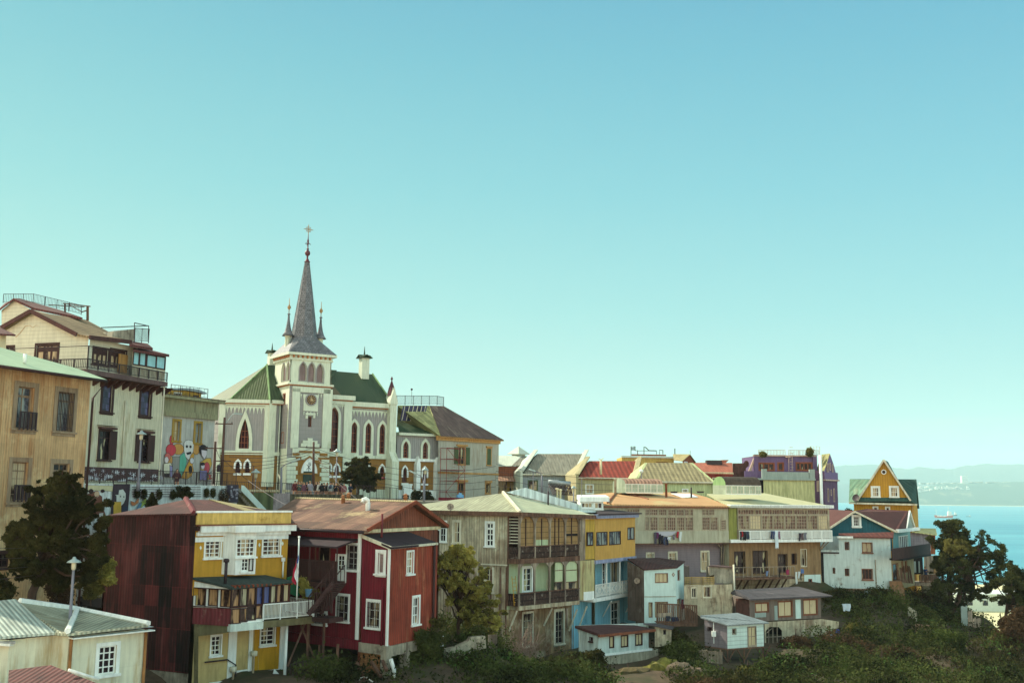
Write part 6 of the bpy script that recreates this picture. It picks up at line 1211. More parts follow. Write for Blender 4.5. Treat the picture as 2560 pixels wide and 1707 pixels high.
uw2 = LW.q(*C2(2145, 700))[0]; zfl = LW.q(*C2(1960, 918))[1]; wall(t2, LW, [(uw1, zfl-.2), (uw2, zfl-.2), (uw2, zA+.05), (uw1, zA+.05)], 'brownstucco', 'lower_wall', raw=True); zst = 58; wall(t2, LW.off(.05), [(uw1, zst), (uw2, zst), (uw2, zfl-.2), (uw1, zfl-.2)], 'stoneb', 'base_wall', raw=True)
win(t2, LW, C3(2015, 285, 2050, 370), 1, 1, 'rust', 'glass', cw=.02, hole=False, d=.07, sill=False); strip(t2, LW, C3(1965, 240, 2145, 385), 'wcube', 'painted_base', .052, .07)
back(t2, LW.w(uw1, 0), LW.w(uw2, 0), tuple((-LF.n*9)[:2]), 58, zE, 'brownstucco')
mb = MB()
for x0, y0, x1, y1 in ((2190, 570, 2140, 650), (2248, 555, 2140, 665), (1165, 585, 1110, 650), (1040, 590, 1085, 650)): beam(mb, LF.at(*C2(x0, y0), -.1), LW.at(*C2(x1, y1), .02), .1)
for x in (1085, 1108): mb.tube([LW.at(*C2(x, 610), .2), LW.at(*C2(x, 820), .2)], .08)
mb.make('strut', 'greytimber', t2)
# terrace deck in front of the brown terrace
DK = LW.off(2.2); t3 = T('wooden_deck', 'rickety raised deck with thin railings and struts along the brown terrace', 'deck', DK.at(*C3(1230, 280)))
zd = DK.q(*C3(1230, 275))[1]; a, b = DK.q(*C3(1225, 275))[0], DK.q(*C3(1870, 250))[0]; slab(t3, DK, a, zd-.2, b, zd, -2.2, .0, 'timber', 'deck_floor'); railing(t3, DK.w(a, zd), DK.w(b, zd), 1.0, 14, 'greytimber', rt=.03, br=.02, post=7)
mb = MB(); LO = LW.off(.06)
for x in (1310, 1380, 1508, 1572, 1640, 1712, 1780): beam(mb, DK.at(*C3(x, 285), -.1), LO.at(*C3(x-58, 385), .1), .12)
mb.make('strut', 'timber', t3)
# crates/pallet fence and low concrete store
mb = MB(); PFc = F(*C3(680, 300), 93, 12)
for i in range(4):
    mb.rect(PFc, C3(682, 264+i*22, 1000, 276+i*22), 0, .06)
for x in (682, 760, 880, 995): mb.rect(PFc, C3(x, 258, x+9, 350), .06, .12)
solo(mb, 'pallet_fence', mat('pallet', '#a38a58', .15, .9), 'fence of pale pallet boards below the grey terrace', 'fence')
CS = F(*C3(960, 200), 96, 18); t4 = T('store_room', 'small concrete store room with broken flat roof against the terraces', 'shed', CS.o)
wall(t4, CS, C3.L(955, 150, 1215, 165, 1215, 330, 1005, 330, 1005, 240, 955, 250), 'concrete'); back(t4, CS.at(*C3(955, 200)), CS.at(*C3(1215, 200)), (0, 1.5), 62, CS.q(*C3(1215, 160))[1], 'concrete'); roof(t4, [[CS.at(*C3(950, 140), .2), CS.at(*C3(1225, 158), .2), CS.at(*C3(1100, 135), -2)]], 'slab')
mb = MB(); q0 = CS.at(*C3(1216, 130), .6); mb.tube([q0, q0-Vector((0, 0, 14*.9))], .09); solo(mb, 'standpipe', 'offwhite', 'tall pale pipe standing between the terraces and the hillside hut', 'pipe')
RW = F(*C3(1000, 420), 91, 10); t5 = T('ruined_basement', 'stained concrete basement wall with boarded windows below the grey terrace', 'wall', RW.o)
for r in ((765, 380, 818, 485), (888, 365, 975, 482)): win(t5, RW, C3(*r), 2, 1, 'offwhite', 'glasscurt' if r[0] > 800 else 'glass', cw=.05, sill=False)
wall(t5, RW, C3.L(685, 350, 1200, 340, 1200, 700, 870, 700, 750, 600, 685, 590), 'bareconc')
# ================================================================== glazed roof lanterns
mat('glasspanel', '#a3b09a', .08, .25, panels=(.9, 1.1, .2), grime=.1); mat('lantroof', '#a5806a', .1, .6, corr=.4)
def lantern(label, Z, fl, fr, top, bot, side, m_roof, depth, dshift=0, m_side='glasspanel', arch=False):
    LF_ = F(*Z(fl, bot), 108, 18); t_ = T('roof_lantern', label, 'roof lantern', LF_.o); zt, zb = LF_.q(*Z(fl, top))[1], LF_.q(*Z(fl, bot))[1]; u1 = LF_.q(*Z(fr, top))[0]; n = 6
    for i in range(n): win(t_, LF_, (u1*i/n+.04, zb+.1, u1*(i+1)/n-.04, zt-.05), 2, 2, 'offwhite', 'glasspanel', cw=.0, rec=.04, sill=False, uz=True, bw=.03, fw=.03)
    wall(t_, LF_, [(0, zb), (u1, zb), (u1, zt), (0, zt)], 'white', raw=True, depth=.06)
    SD = F(0, 0, 0, -60, LF_.o); us = SD.q(*Z(side, (top+bot)/2))[0]; wall(t_, SD, [(us, zb), (0, zb), (0, zt), (us, zt)], m_side, 'end_wall', raw=True)
    B0, B1 = SD.w(us, 0), LF_.w(0, 0); dv = (SD.w(us, 0)-SD.w(0, 0)); mb = MB(); ar = []
    for k in range(9):
        a = math.pi*k/8; p = LF_.w(0, zt)+dv*(.5-.5*math.cos(a)); p.z = zt+math.sin(a)*(.9 if arch else .55); ar.append(p)
    A0 = ar; A1_ = [p+LF_.u*u1 for p in ar]
    for k in range(8): mb.poly([A0[k], A0[k+1], A1_[k+1], A1_[k]])
    mb.make('roof', m_roof, t_); mb = MB(); mb.poly(A0); mb.make('end_arch', 'capgreen' if arch else 'glasspanel', t_); mb = MB(); mb.poly(A1_); mb.make('end_arch', 'white', t_)
    body(t_, [XY(B0), XY(B0+LF_.u*u1), XY(LF_.w(u1, 0))], zb, zt, 'white', 'rear_wall'); return t_
lantern('glass roof lantern with rusty barrel roof on the orange terrace roof', B8, 1425, 1795, 505, 595, 1300, 'lantroof', 3)
lantern('roof lantern with green arched end and dark barrel roof on the pale green terrace roof', C1, 598, 1060, 692, 812, 428, mat('lant2', '#4a4036', .15, .8), 3, arch=True, m_side='glasspanel')
mb = MB(); q = P(*B8(1825, 550), 106); mb.lathe(q, [(.12, -.9), (.12, .4), (.16, .42), (.16, .5)], 8); solo(mb, 'chimney', 'rust', 'rusty red chimney pipe right of the first glass lantern', 'chimney')
mb = MB(); q = P(*B8(1327, 560), 107); mb.lathe(q, [(.12, -1), (.12, .95), (.18, 1), (.18, 1.1)], 8); solo(mb, 'chimney', 'concrete', 'thin grey chimney pipe left of the first glass lantern', 'chimney')
# ================================================================== cottage row on the ridge
def block(name, label, F_, r, wm, z0=62, dep=(0, 8), wins=(), cat='house', top=None, **k):
    t_ = T(name, label, cat, (F_.o.x, F_.o.y, z0)); u0, zt = F_.q(r[0], r[1]); u1 = F_.q(r[2], r[1])[0]
    for w_ in wins: win(t_, F_, w_[0], *w_[1:3], w_[3] if len(w_) > 3 else 'white', w_[4] if len(w_) > 4 else 'glass', cw=.1, sill=False)
    wall(t_, F_, [(u0, z0), (u1, z0), (u1, zt), (u0, zt)], wm, raw=True); back(t_, F_.w(u0, 0), F_.w(u1, 0), dep, z0, zt, wm); return t_
# grey-pink manse right of the church
mat('manse', '#a6a394', .05, .85, ('#8d7d68', .25), corr=.3, corrd=.03, panels=(1.6, 3, .05), grime=.12); mat('orangetrim', '#b58a52', .1, .8); mat('manseroof', '#5f4c46', .2, .85, ('#8a7a6a', .3), corr=.35, corrd=.08, panels=(2.2, 2.5, .18)); mat('shinggreen', '#9c9a68', .2, .85, panels=(.5, .4, .3)); mat('shutter', '#4c5c3c', .08, .7, lap=.12)
FM = F(*B3(1300, 900), 138, 50); FM.holes = []; wn_ = lambda a: B3(*a)
t1 = T('manse', 'two-storey grey house with dark hipped roof, skylight and orange trim beside the church', 'house', (FM.o.x, FM.o.y, 66))
for a, nx in (((1508, 945, 1575, 1135), 2), ((1820, 962, 1860, 1142), 2), ((1505, 1335, 1570, 1520), 2), ((1805, 1345, 1850, 1450), 2)): win(t1, FM, B3(*a), nx, 2, 'orangetrim', 'glass' if nx == 2 else 'shutter', cw=.14, rec=.2)
strip(t1, FM, [B3(1462, 945, 1500, 1130), B3(1590, 950, 1626, 1142)], 'shutter', 'shutter', .02, .1); strip(t1, FM, [B3(1822, 965, 1859, 1140)], 'shutter', 'shutter', -.1, .03)
strip(t1, FM, [B3(1485, 915, 1598, 940), B3(1475, 1300, 1600, 1328), B3(1805, 935, 1868, 955), B3(1795, 1310, 1862, 1335)], 'orangetrim', 'lintel', .01, .25)
u1 = FM.q(*B3(1945, 1100))[0]; zt = FM.q(*B3(1345, 838))[1]; wall(t1, FM, [(-.2, 66), (u1, 66), (u1, zt-.4), (-.2, zt-.4)], 'manse', raw=True); slab(t1, FM, -.3, zt-.45, u1+.1, zt-.05, -.3, .25, 'orangetrim', 'cornice'); slab(t1, FM, -.4, zt-.05, u1+.35, zt+.12, -.3, .6, 'orangetrim', 'eave'); z_ = FM.q(*B3(1320, 1225))[1]; slab(t1, FM, -.2, z_-.1, u1+.02, z_+.12, .003, .12, 'orangetrim', 'belt')
e0, e1 = FM.w(-.4, zt+.13, .6), FM.w(u1+.4, zt+.13, .6); r1, r2, r3 = FM.at(*B3(1190, 495), -5.5), FM.at(*B3(1345, 498), -5.5), FM.at(*B3(845, 492), -5.5)
roof(t1, [[e0, e1, r2, r1]], 'manseroof'); roof(t1, [[e0, r1, r3, FM.at(*B3(835, 720), -9)]], 'shinggreen', 'rear_roof'); roof(t1, [[e1, r2, r2+Vector((0, 5, -2)), e1+Vector((-5, 9, 0))]], 'manseroof', 'rear_roof')
mb = MB(); mb.prism([FM.at(*p, -4.4) for p in B3.L(905, 508, 1165, 500, 1138, 660, 870, 660)], Vector((0, 0, .08))); mb.make('skylight', mat('skylight', '#54506e', .15, .15, panels=(.8, 8, .25)), t1)
mb = MB(); Fq = FM.off(-4.3)
for x in (925, 975, 1020, 1065, 1110, 1150): beam(mb, Fq.at(*B3(x, 500)), Fq.at(*B3(x-35, 660)), .07)
mb.make('skylight_bar', 'offwhite', t1)
pr = [FM.at(*B3(x, y), -6) for x, y in ((835, 488), (1275, 488), (1345, 500))]; railing(t1, pr[0], pr[1], 1.25, 40, 'iron', rt=.03, br=.014, post=5); railing(t1, pr[1], pr[2], 1.25, 8, 'iron', rt=.03, br=.014, post=1)
mb = MB(); q = FM.at(*B3(995, 480), -6.5); mb.tube([q, q+Vector((0, 0, 2.0))], .03, 4); mb.lathe(q+Vector((0, 0, 1.9)), [(.05, 0), (.2, .15), (.05, .3)], 8); mb.make('mast', 'iron', t1)
body(t1, [XY(FM.w(u1, 0)), XY(FM.w(u1, 0, -9)), XY(FM.w(-.2, 0, -9))], 66, zt, 'manse', 'rear_wall')
# red scaffold
sf = T('scaffold', 'thin red metal scaffold tower against the grey manse wall', 'scaffold', FM.at(*B3(1480, 1490), 1.5)); mb = MB(); FS_ = FM.off(1.4); u0, zt_ = FS_.q(*B3(1382, 955)); u1 = FS_.q(*B3(1582, 955))[0]; zb_ = 67
for d_ in (0, -1.1):
    for u_ in (u0, u1): mb.tube([FS_.w(u_, zb_, d_), FS_.w(u_, zt_, d_)], .045, 4)
    for i in range(6): z_ = zb_+(zt_-zb_)*(i+1)/6; mb.tube([FS_.w(u0, z_, d_), FS_.w(u1, z_, d_)], .035, 4)
for i in range(3):
    a, b = zb_+(zt_-zb_)*i/3, zb_+(zt_-zb_)*(i+1)/3; mb.tube([FS_.w(u0, a if i % 2 else b, 0), FS_.w(u1, b if i % 2 else a, 0)], .035, 4); mb.tube([FS_.w(u0, a, 0), FS_.w(u0, a, -1.1)], .035, 4)
    for s_ in range(7): z_ = a+(b-a)*s_/7; mb.tube([FS_.w((u0+u1)/2-.25, z_, -.3), FS_.w((u0+u1)/2+.25, z_, -.3)], .02, 3)
mb.make('frame', mat('scafred', '#8a2c28', .1, .6), sf); slab(sf, FS_, u0, zb_+(zt_-zb_)*.66, u1, zb_+(zt_-zb_)*.66+.06, -1.1, 0, 'timber', 'platform')
# white pavilion house between manse and grey cottage
mat('whitehouse2', '#c0c6b4', .05, .8, grime=.1); mat('saw', '#8f5238', .1, .85, lap=.3); mat('greyroof', '#868272', .08, .7, ('#6d6455', .3), corr=.4, corrd=.05, panels=(1.2, 12, .1)); mat('greywall2', '#8d9394', .05, .85, corr=.3, corrd=.02, grime=.12); mat('creamwall', '#a89e78', .06, .85, lap=.25, lapd=.1); mat('redtile', '#8a3a2c', .12, .75, tiles=.62); mat('browntile', '#8f8462', .15, .8, tiles=.55); mat('darktile', '#574236', .12, .8, tiles=.55); mat('palegreenwall', '#b3ba88', .04, .85, corr=.3, corrd=.02)
Q = F(*B8(300, 330), 152, 8); t1 = T('pavilion_house', 'low house with white roof pavilion and brown siding right of the manse', 'house', Q.o)
wall(t1, Q, B8.L(170, 335, 405, 335, 405, 620, 170, 620), 'saw'); roof(t1, [[Q.at(*B8(150, 330), .3), Q.at(*B8(310, 328), .3), Q.at(*B8(410, 232), -5), Q.at(*B8(150, 228), -5)]], 'whitehouse2'); roof(t1, [[Q.at(*B8(310, 328), .3), Q.at(*B8(480, 320), .3), Q.at(*B8(470, 235), -5), Q.at(*B8(410, 232), -5)]], 'greyroof', 'side_roof')
c = Q.at(*B8(378, 225), -6); mb = MB(); mb.lathe(c, [(1.0, -.9), (1.0, .1)], 4); mb.make('pavilion', 'whitehouse2', t1); mb = MB(); mb.lathe(c, [(1.75, .1), (1.7, .2), (.06, 1.3)], 4); mb.make('pavilion_roof', 'whitehouse2', t1)
for a in ((172, 480, 268, 600), (285, 490, 385, 600)): win(t1, Q, B8(*a), 4, 1, 'ochre', 'glasscurt', cw=.1, hole=False, sill=False, d=.05)
roof(t1, [[Q.at(*B8(150, 475), 2), Q.at(*B8(405, 475), 2), Q.at(*B8(405, 430), 0), Q.at(*B8(150, 430), 0)]], 'lantroof', 'awning')
# grey cottage with gable parapets
def cottage(label, Z, F_, wl, wr, eave, rl, rr, ridge, wallm, roofm, bot, wins, dep=-5.0, par=(True, True), z0=62, parm='whitehouse2', outl=None, peakl=None, peakr=None, pd=0):
    t_ = T('cottage', label, 'house', (F_.o.x, F_.o.y, z0)); zt = F_.q(*Z(wl, eave))[1]; u0 = F_.q(*Z(wl, eave))[0]; u1 = F_.q(*Z(wr, eave))[0]
    for w_ in wins: win(t_, F_, Z(*w_[:4]), w_[4], w_[5], w_[6] if len(w_) > 6 else 'white', 'glasscurt' if len(w_) < 8 else w_[7], cw=.1, sill=False)
    wall(t_, F_, [(u0, z0), (u1, z0), (u1, zt), (u0, zt)], wallm, raw=True)
    e0, e1 = F_.w(u0, zt+.05, .3), F_.w(u1, zt+.05, .3); a, b = F_.at(*Z(rl, ridge), dep), F_.at(*Z(rr, ridge), dep); roof(t_, [[e0, e1, b, a]], roofm, th=.15)
    back(t_, F_.w(u0, 0), F_.w(u1, 0), tuple((F_.n*dep*2)[:2]), z0, zt, wallm); roof(t_, [[a, b, e1+F_.n*dep*2.1, e0+F_.n*dep*2.1]], roofm, 'rear_roof', th=.15)
    for s_, e, r_, on in ((-1, e0, a, par[0]), (1, e1, b, par[1])):
        mb = MB(); h = Vector((0, 0, .55 if on else 0)); fr = e+F_.n*.1; bk2 = e+F_.n*dep*2.1
        pts = [Vector((fr.x, fr.y, z0)), fr+h*.8, r_+h, bk2+h*.8, Vector((bk2.x, bk2.y, z0))]; mb.prism(pts, F_.u*(.35*s_)); mb.make('parapet_gable', parm, t_)
        if on:
            mb = MB(); beam(mb, fr+h*.8+F_.u*s_*.17, r_+h+F_.u*s_*.17, .55, .16); mb.make('coping', parm, t_)
    mb = MB(); mb.tube([e0, e1], .1, 5); mb.make('gutter', 'offwhite', t_); return t_
cottage('grey cottage with plain grey-green metal roof between raised gable parapets', B8, F(*B8(410, 420), 146, 8), 415, 920, 418, 560, 1035, 212, 'greywall2', 'greyroof', 600, [(475, 475, 560, 570, 2, 1, 'shutter', 'glasscurt'), (778, 475, 865, 500, 2, 1, 'shutter', 'glasscurt')], -5.5)
cottage('cream cottage with deep red tiled roof', B8, F(*B8(955, 455), 138, 6), 960, 1500, 452, 1070, 1555, 282, 'creamwall', 'redtile', 600, [(1040, 515, 1108, 600, 2, 2)], -5, par=(True, True), parm='creamwall')
cottage('pale green cottage with brown clay-tile roof left of the purple house', B8, F(*B8(1530, 500), 132, 4), 1530, 2280, 490, 1640, 2060, 300, 'palegreenwall', 'browntile', 600, [(1985, 560, 2035, 590, 3, 1)], -5, par=(False, False), parm='palegreenwall')
# yellow house with roof frames, terracotta gable, red-roofed house
t1 = block('yellow_flat_house', 'bright yellow flat-roofed house with odd metal frames on its terrace', F(*B8(1385, 260), 165, 5), (*B8(1390, 245), *B8(1900, 345)), 'ypale', 62, (0, 8), [(B8(1730, 295, 1835, 340), 3, 1, 'woodorange')]); Q = F(*B8(1385, 260), 165, 5); strip(t1, Q, B8(1382, 232, 1950, 250), 'whitehouse2', 'cornice', -.2, .5)
mb = MB(); Qd = Q.off(-3)
for pts in (((1480, 232), (1480, 140), (1520, 142), (1520, 180), (1545, 180), (1545, 215)), ((1607, 230), (1607, 142), (1625, 150), (1655, 180), (1730, 182), (1730, 215)), ((1760, 215), (1760, 175), (1792, 178), (1792, 215))): mb.tube([Qd.at(*B8(*p)) for p in pts], .08, 4)
for y in (150, 158, 166, 174): mb.tube([Qd.at(*B8(1482, y)), Qd.at(*B8(1518, y))], .05, 3)
mb.tube([Qd.at(*B8(1545, 182)), Qd.at(*B8(1607, 182))], .05, 3); mb.tube([Qd.at(*B8(1610, 182)), Qd.at(*B8(1730, 184))], .05, 3); mb.make('roof_frame', 'iron', t1)
strip(t1, Qd, B8(1485, 215, 1820, 235), 'rust', 'terrace_wall', 0, .3)
t1 = T('terracotta_house', 'terracotta gabled house behind the yellow flat-roofed house', 'house', P(*B8(2000, 300), 160)); Q = F(*B8(1985, 300), 160, 50)
wall(t1, Q, B8.L(1985, 420, 1985, 278, 2060, 220, 2112, 290, 2112, 420), mat('terrawall', '#8f4f30', .1, .85)); roof(t1, [[Q.at(*B8(1985, 280), .2), Q.at(*B8(2060, 216), .2), Q.at(*B8(1890, 214), -4), Q.at(*B8(1900, 270), -3)], [Q.at(*B8(2060, 216), .2), Q.at(*B8(2118, 295), .2), Q.at(*B8(2118, 295), -6), Q.at(*B8(1890, 214), -5)]], 'khakiroof'); win(t1, Q, B8(2000, 290, 2030, 312), 2, 1, 'white', 'glass', cw=.05, hole=False, sill=False, d=.03)
mb = MB(); q = Q.at(*B8(2060, 218)); mb.tube([q, q+Vector((0, 0, .6))], .04, 4); mb.make('mast', 'iron', t1); mb = MB(); q = Q.at(*B8(1910, 215), -4); mb.tube([q, q+Vector((0, 0, .9))], .08, 5); mb.make('flue', 'iron', t1)
Q = F(*C1(250, 520), 150, 4); t1 = block('red_roof_house', 'house with flat orange-red metal roof and crimson wall left of the purple house', Q, (*C1(100, 530), *C1(690, 640)), mat('redwall2', '#8a2c2a', .08, .8, corr=.3, corrd=.04), 62, (0, 8), [(C1(430, 600, 550, 660), 2, 1, 'cream'), (C1(595, 600, 685, 660), 1, 1, 'cream')])
roof(t1, [[Q.at(*C1(0, 520), .4), Q.at(*C1(690, 545), .4), Q.at(*C1(685, 400), -5), Q.at(*C1(200, 398), -5)]], mat('salmonroof', '#a3604a', .06, .7, corr=.4, corrd=.04), th=.15); strip(t1, Q, C1(230, 520, 690, 552), 'cream', 'fascia', .1, .35)
mb = MB(); q = Q.at(*C1(440, 400), -4.5); mb.box(q, (2.2, 1.5, .7)); mb.make('roof_hatch', 'iron', t1); mb = MB(); mb.prism([Q.at(*p, -5.2) for p in C1.L(530, 400, 555, 362, 638, 362, 600, 400)], (0, 2, 0)); mb.make('roof_monitor', 'salmonroof', t1)
t1 = T('old_brick_gable', 'ivy-darkened brick gable with rounded top beside the purple house', 'wall', P(*C1(780, 500), 156)); Q = F(*C1(690, 500), 156, 15); wall(t1, Q, C1.L(688, 630, 688, 405, 830, 405, 850, 375, 880, 370, 900, 400, 900, 440, 860, 470, 858, 630), mat('oldbrick', '#5f3f38', .25, .9, spot=('#3a2c24', .6)))
# ================================================================== purple house
mat('purple', '#6b5678', .08, .8, ('#54486a', .25), grime=.15); mat('purpled', '#5c3f58', .08, .8, ('#4a3450', .3), grime=.2); mat('limewall', '#b9b784', .06, .85, ('#8f9464', .3), corr=.5, corrd=.04, panels=(1.8, 7, .07)); mat('ptrim', '#b59c8c', .08, .8); mat('mauve', '#8f9c94', .06, .85, grime=.12)
PFr = F(*C1(1760, 700), 150, -4); PR = F(0, 0, 0, 55, PFr.at(*C1(1885, 700))); t1 = T('purple_house', 'tall purple house with roof terrace, gable and a pale lime party wall', 'house', (PFr.o.x, PFr.o.y, 58))
u0 = PFr.q(*C1(860, 600))[0]; u1 = PFr.q(*C1(1885, 600))[0]; zl = PFr.q(*C1(1500, 628))[1]; ulw = PFr.q(*C1(1090, 700))[0]; um = PFr.q(*C1(1760, 700))[0]
wall(t1, PFr, [(ulw, 60), (um, 60), (um, zl), (ulw, zl)], 'limewall', 'party_wall', raw=True)
win(t1, PFr, C1(1795, 645, 1810, 765), 1, 1, 'ptrim', 'glass', cw=.12, sill=False); wall(t1, PFr, [(um, 58), (u1, 58), (u1, zl), (um, zl)], 'purpled', raw=True)
slab(t1, PFr, u0, zl, um+.1, zl+.25, -.2, .3, 'mauve', 'cornice'); zpp = PFr.q(*C1(1500, 520))[1]; uc = PFr.q(*C1(1135, 560))[0]
slab(t1, PFr, uc, zl+.25, um, zpp, -.3, .02, 'mauve', 'parapet'); slab(t1, PFr, u0, zl-.2, uc-.2, zpp+.1, -1.4, -1.1, 'purple', 'parapet'); slab(t1, PFr, uc-.7, zl, uc, zpp+.4, -.4, .15, 'mauve', 'parapet_pier'); slab(t1, PFr, um-.7, zl+.25, um+.05, zpp+.4, -.4, .15, 'mauve', 'parapet_pier')
slab(t1, PFr, um, zl, u1, zpp+.2, -.3, .02, 'purpled', 'parapet')
P2 = PFr.off(-4); p0, p1 = P2.q(*C1(965, 400))[0], P2.q(*C1(1780, 400))[0]; zt = P2.q(*C1(1500, 318))[1]; zt2 = P2.q(*C1(1000, 290))[1]
for a, nx in (((1028, 405, 1228, 498), 3), ((1280, 402, 1350, 498), 1), ((1520, 400, 1725, 498), 4)): win(t1, P2, C1(*a), nx, 1, 'ch_frame', 'glass', cw=.12, bw=.16, fw=.12, rec=.15, sill=False)
wall(t1, P2, [(p0, zl), (p1, zl), (p1, zt), (p0, zt)], 'purple', 'penthouse_wall', raw=True); slab(t1, P2, p0-.1, zt, p1, zt+.18, -.2, .25, 'ptrim', 'cornice')
for a, b in ((965, 1018), (1730, 1785)): slab(t1, P2, P2.q(*C1(a, 300))[0], zl, P2.q(*C1(b, 300))[0], zt2, -.3, .2, 'purple', 'pier')
zr = P2.q(*C1(1200, 305))[1]; railing(t1, P2.w(P2.q(*C1(1035, 300))[0], zt+.1, -.4), P2.w(P2.q(*C1(1380, 300))[0], zt+.1, -.4), .85, 18, 'ptrim', rt=.03, br=.025, post=3); railing(t1, P2.w(P2.q(*C1(1430, 300))[0], zt+.1, -.4), P2.w(p1+.5, zt+.1, -.4), .85, 20, 'ptrim', rt=.03, br=.025, post=3)
mb = MB()
for x0, x1, y0 in ((1705, 1750, 185), (1780, 1825, 185)): mb.tube([P2.at(*C1(x0, 290), -1), P2.at(*C1(x0, y0), -1), P2.at(*C1(x1, y0+8), -1), P2.at(*C1(x1, 290), -1)], .04, 4)
for i in range(9): z_ = P2.q(*C1(1425, 500))[1]+i*.42; mb.tube([P2.at(*C1(1425, 400), .9).lerp(P2.at(*C1(1425, 400), .9), 0)*1 if 0 else Vector((*P2.w(P2.q(*C1(1422, 400))[0], 0, .8)[:2], z_)), Vector((*P2.w(P2.q(*C1(1465, 400))[0], 0, .8)[:2], z_))], .04, 3)
for x in (1422, 1465): mb.tube([P2.at(*C1(x, 510), .8), P2.at(*C1(x, 270), .8)], .05, 4)
mb.make('roof_ladder', 'ptrim', t1); slab(t1, P2, P2.q(*C1(1375, 320))[0], P2.q(*C1(1375, 332))[1], P2.q(*C1(1430, 320))[0], zt, .2, .9, 'ptrim', 'landing')
back(t1, P2.w(p0, 0), P2.w(p1, 0), (0, 8), 60, zt, 'purple'); back(t1, PFr.w(u0, 0), PFr.w(u1, 0), (2, 12), 58, zl, 'purpled'); mb = MB(); mb.prism([P2.at(*p) for p in C1.L(968, 330, 968, 400, 930, 515, 895, 515)], (0, .4, 0)); mb.make('flying_brace', 'ptrim', t1)
uR = PR.q(*C1(2062, 800))[0]
for a in ((1928, 742, 1945, 900), (2004, 742, 2020, 902), (1970, 755, 1978, 820)): win(t1, PR, C1(*a), 1, 1, 'ptrim', 'glass', cw=.1, sill=False)
zg = PR.q(*C1(1900, 520))[1]; wall(t1, PR, [(0, 55), (uR, 55), (uR, zl+.1), (0, zl+.1)], 'purpled', 'side_wall', raw=True)
for a in ((1922, 415, 1940, 520), (1955, 410, 1966, 490), (1990, 425, 2002, 525)): win(t1, PR, C1(*a), 1, 1, 'ptrim', 'glass', cw=.12, arch=0, sill=False)
wall(t1, PR.off(-.1), C1.L(1885, 640, 1885, 500, 1925, 380, 1958, 280, 2008, 420, 2035, 530, 2062, 530, 2062, 650), 'purple', 'gable'); slab(t1, PR, -.1, zl, uR+.1, zl+.2, -.1, .3, 'ptrim', 'cornice'); slab(t1, PR, 0, zl+.2, uR, zg, -.05, .1, 'purple', 'parapet')
roof(t1, [[PR.at(*C1(1885, 500)), PR.at(*C1(1958, 278), .1), P2.at(*C1(1850, 290), -2), P2.at(*C1(1780, 500), -1)]], 'shinggreen', 'gable_roof'); body(t1, [XY(PR.w(uR, 0)), XY(PR.w(uR, 0)+Vector((-4, 9, 0)))], 55, zl, 'purpled', 'rear_wall')
mb = MB(); q = PFr.at(*C1(1832, 300), .4); mb.tube([q, Vector((q.x, q.y, 62))], .22, 8); mb.make('white_flue', 'white', t1)
# ================================================================== yellow A-gable house
mat('yhouse', '#b5852a', .05, .8, corr=.28, corrd=.05, grime=.1); mat('greenroof_lit', '#6c8a72', .08, .6, ('#a3ab8c', .35), corr=.5, corrd=.1); mat('greenroof_shade', '#2f4c44', .08, .6, corr=.4, corrd=.05)  # green roof: lit left and shaded right slopes put into two colours
G = F(*C6(400, 560), 128, -24); t1 = T('yellow_gabled_house', 'yellow house with tall triangular gable, round window and green metal roof by the sea', 'house', (G.o.x, G.o.y, 58))
for a in ((605, 362, 678, 465), (815, 360, 895, 466)): win(t1, G, C6(*a), 3, 2, 'white', 'glasscurt', cw=.2, hole=True)
wall(t1, G, C6.L(470, 478, 735, 60, 1010, 478), 'yhouse', 'gable'); mb = MB(); uc, zc = G.q(*C6(736, 182)); rr = abs(G.q(*C6(766, 182))[0]-uc); pp = [(uc+rr*math.cos(2*math.pi*i/20), zc+rr*math.sin(2*math.pi*i/20)) for i in range(20)]; ring(mb, G, [(uc+(a-uc)*.68, zc+(b-zc)*.68) for a, b in pp], pp, .01, .14); w_ = mb.make('round_window', 'white', t1); mb = MB(); mb.prism([G.w(uc+(a-uc)*.68, zc+(b-zc)*.68, .03) for a, b in pp], G.n*-.02); mb.make('pane', 'glass', w_)
GM = G.off(-.6); zE = GM.q(*C6(400, 548))[1]; u0, u1 = GM.q(*C6(350, 560))[0]+.4, GM.q(*C6(1080, 560))[0]
for a in ((618, 588, 662, 625), (762, 590, 798, 625)): win(t1, GM, C6(*a), 1, 1, 'white', 'glass', cw=.12)
wall(t1, GM, [(u0, 55), (u1, 55), (u1, zE), (u0, zE)], 'yhouse', raw=True); back(t1, GM.w(u0, 0), GM.w(u1, 0), tuple((-G.n*9)[:2]), 55, zE, 'yhouse')
zr = GM.q(*C6(343, 262))[1]; eL, eR = G.at(*C6(332, 530), .3), G.at(*C6(1120, 548), .3); rL, rR = GM.at(*C6(343, 262), -3.5), GM.at(*C6(1112, 266), -3.5)
pk = G.at(*C6(735, 42), .4); gl, gr = G.at(*C6(432, 512), .35), G.at(*C6(1045, 512), .35)
fl = GM.at(*C6(585, 268), -3.4); fr_ = GM.at(*C6(895, 268), -3.4)
roof(t1, [[eL, gl, fl, rL]], 'greenroof_lit'); roof(t1, [[gr, eR, rR, fr_]], 'greenroof_shade', 'roof_right')
bp = pk-G.n*6.5; roof(t1, [[gl+(pk-gl)*0, pk, bp, fl]], 'greenroof_lit', 'gable_roof'); roof(t1, [[gr, pk, bp, fr_]], 'greenroof_shade', 'gable_roof'); roof(t1, [[rL, rR, rR-G.n*4-Vector((0, 0, 3.5)), rL-G.n*4-Vector((0, 0, 3.5))]], 'greenroof_shade', 'rear_roof')
roof(t1, [[gl, gr, G.at(*C6(1005, 476), .0), G.at(*C6(475, 474), .0)]], 'greenroof_shade', 'skirt_roof', th=.1)
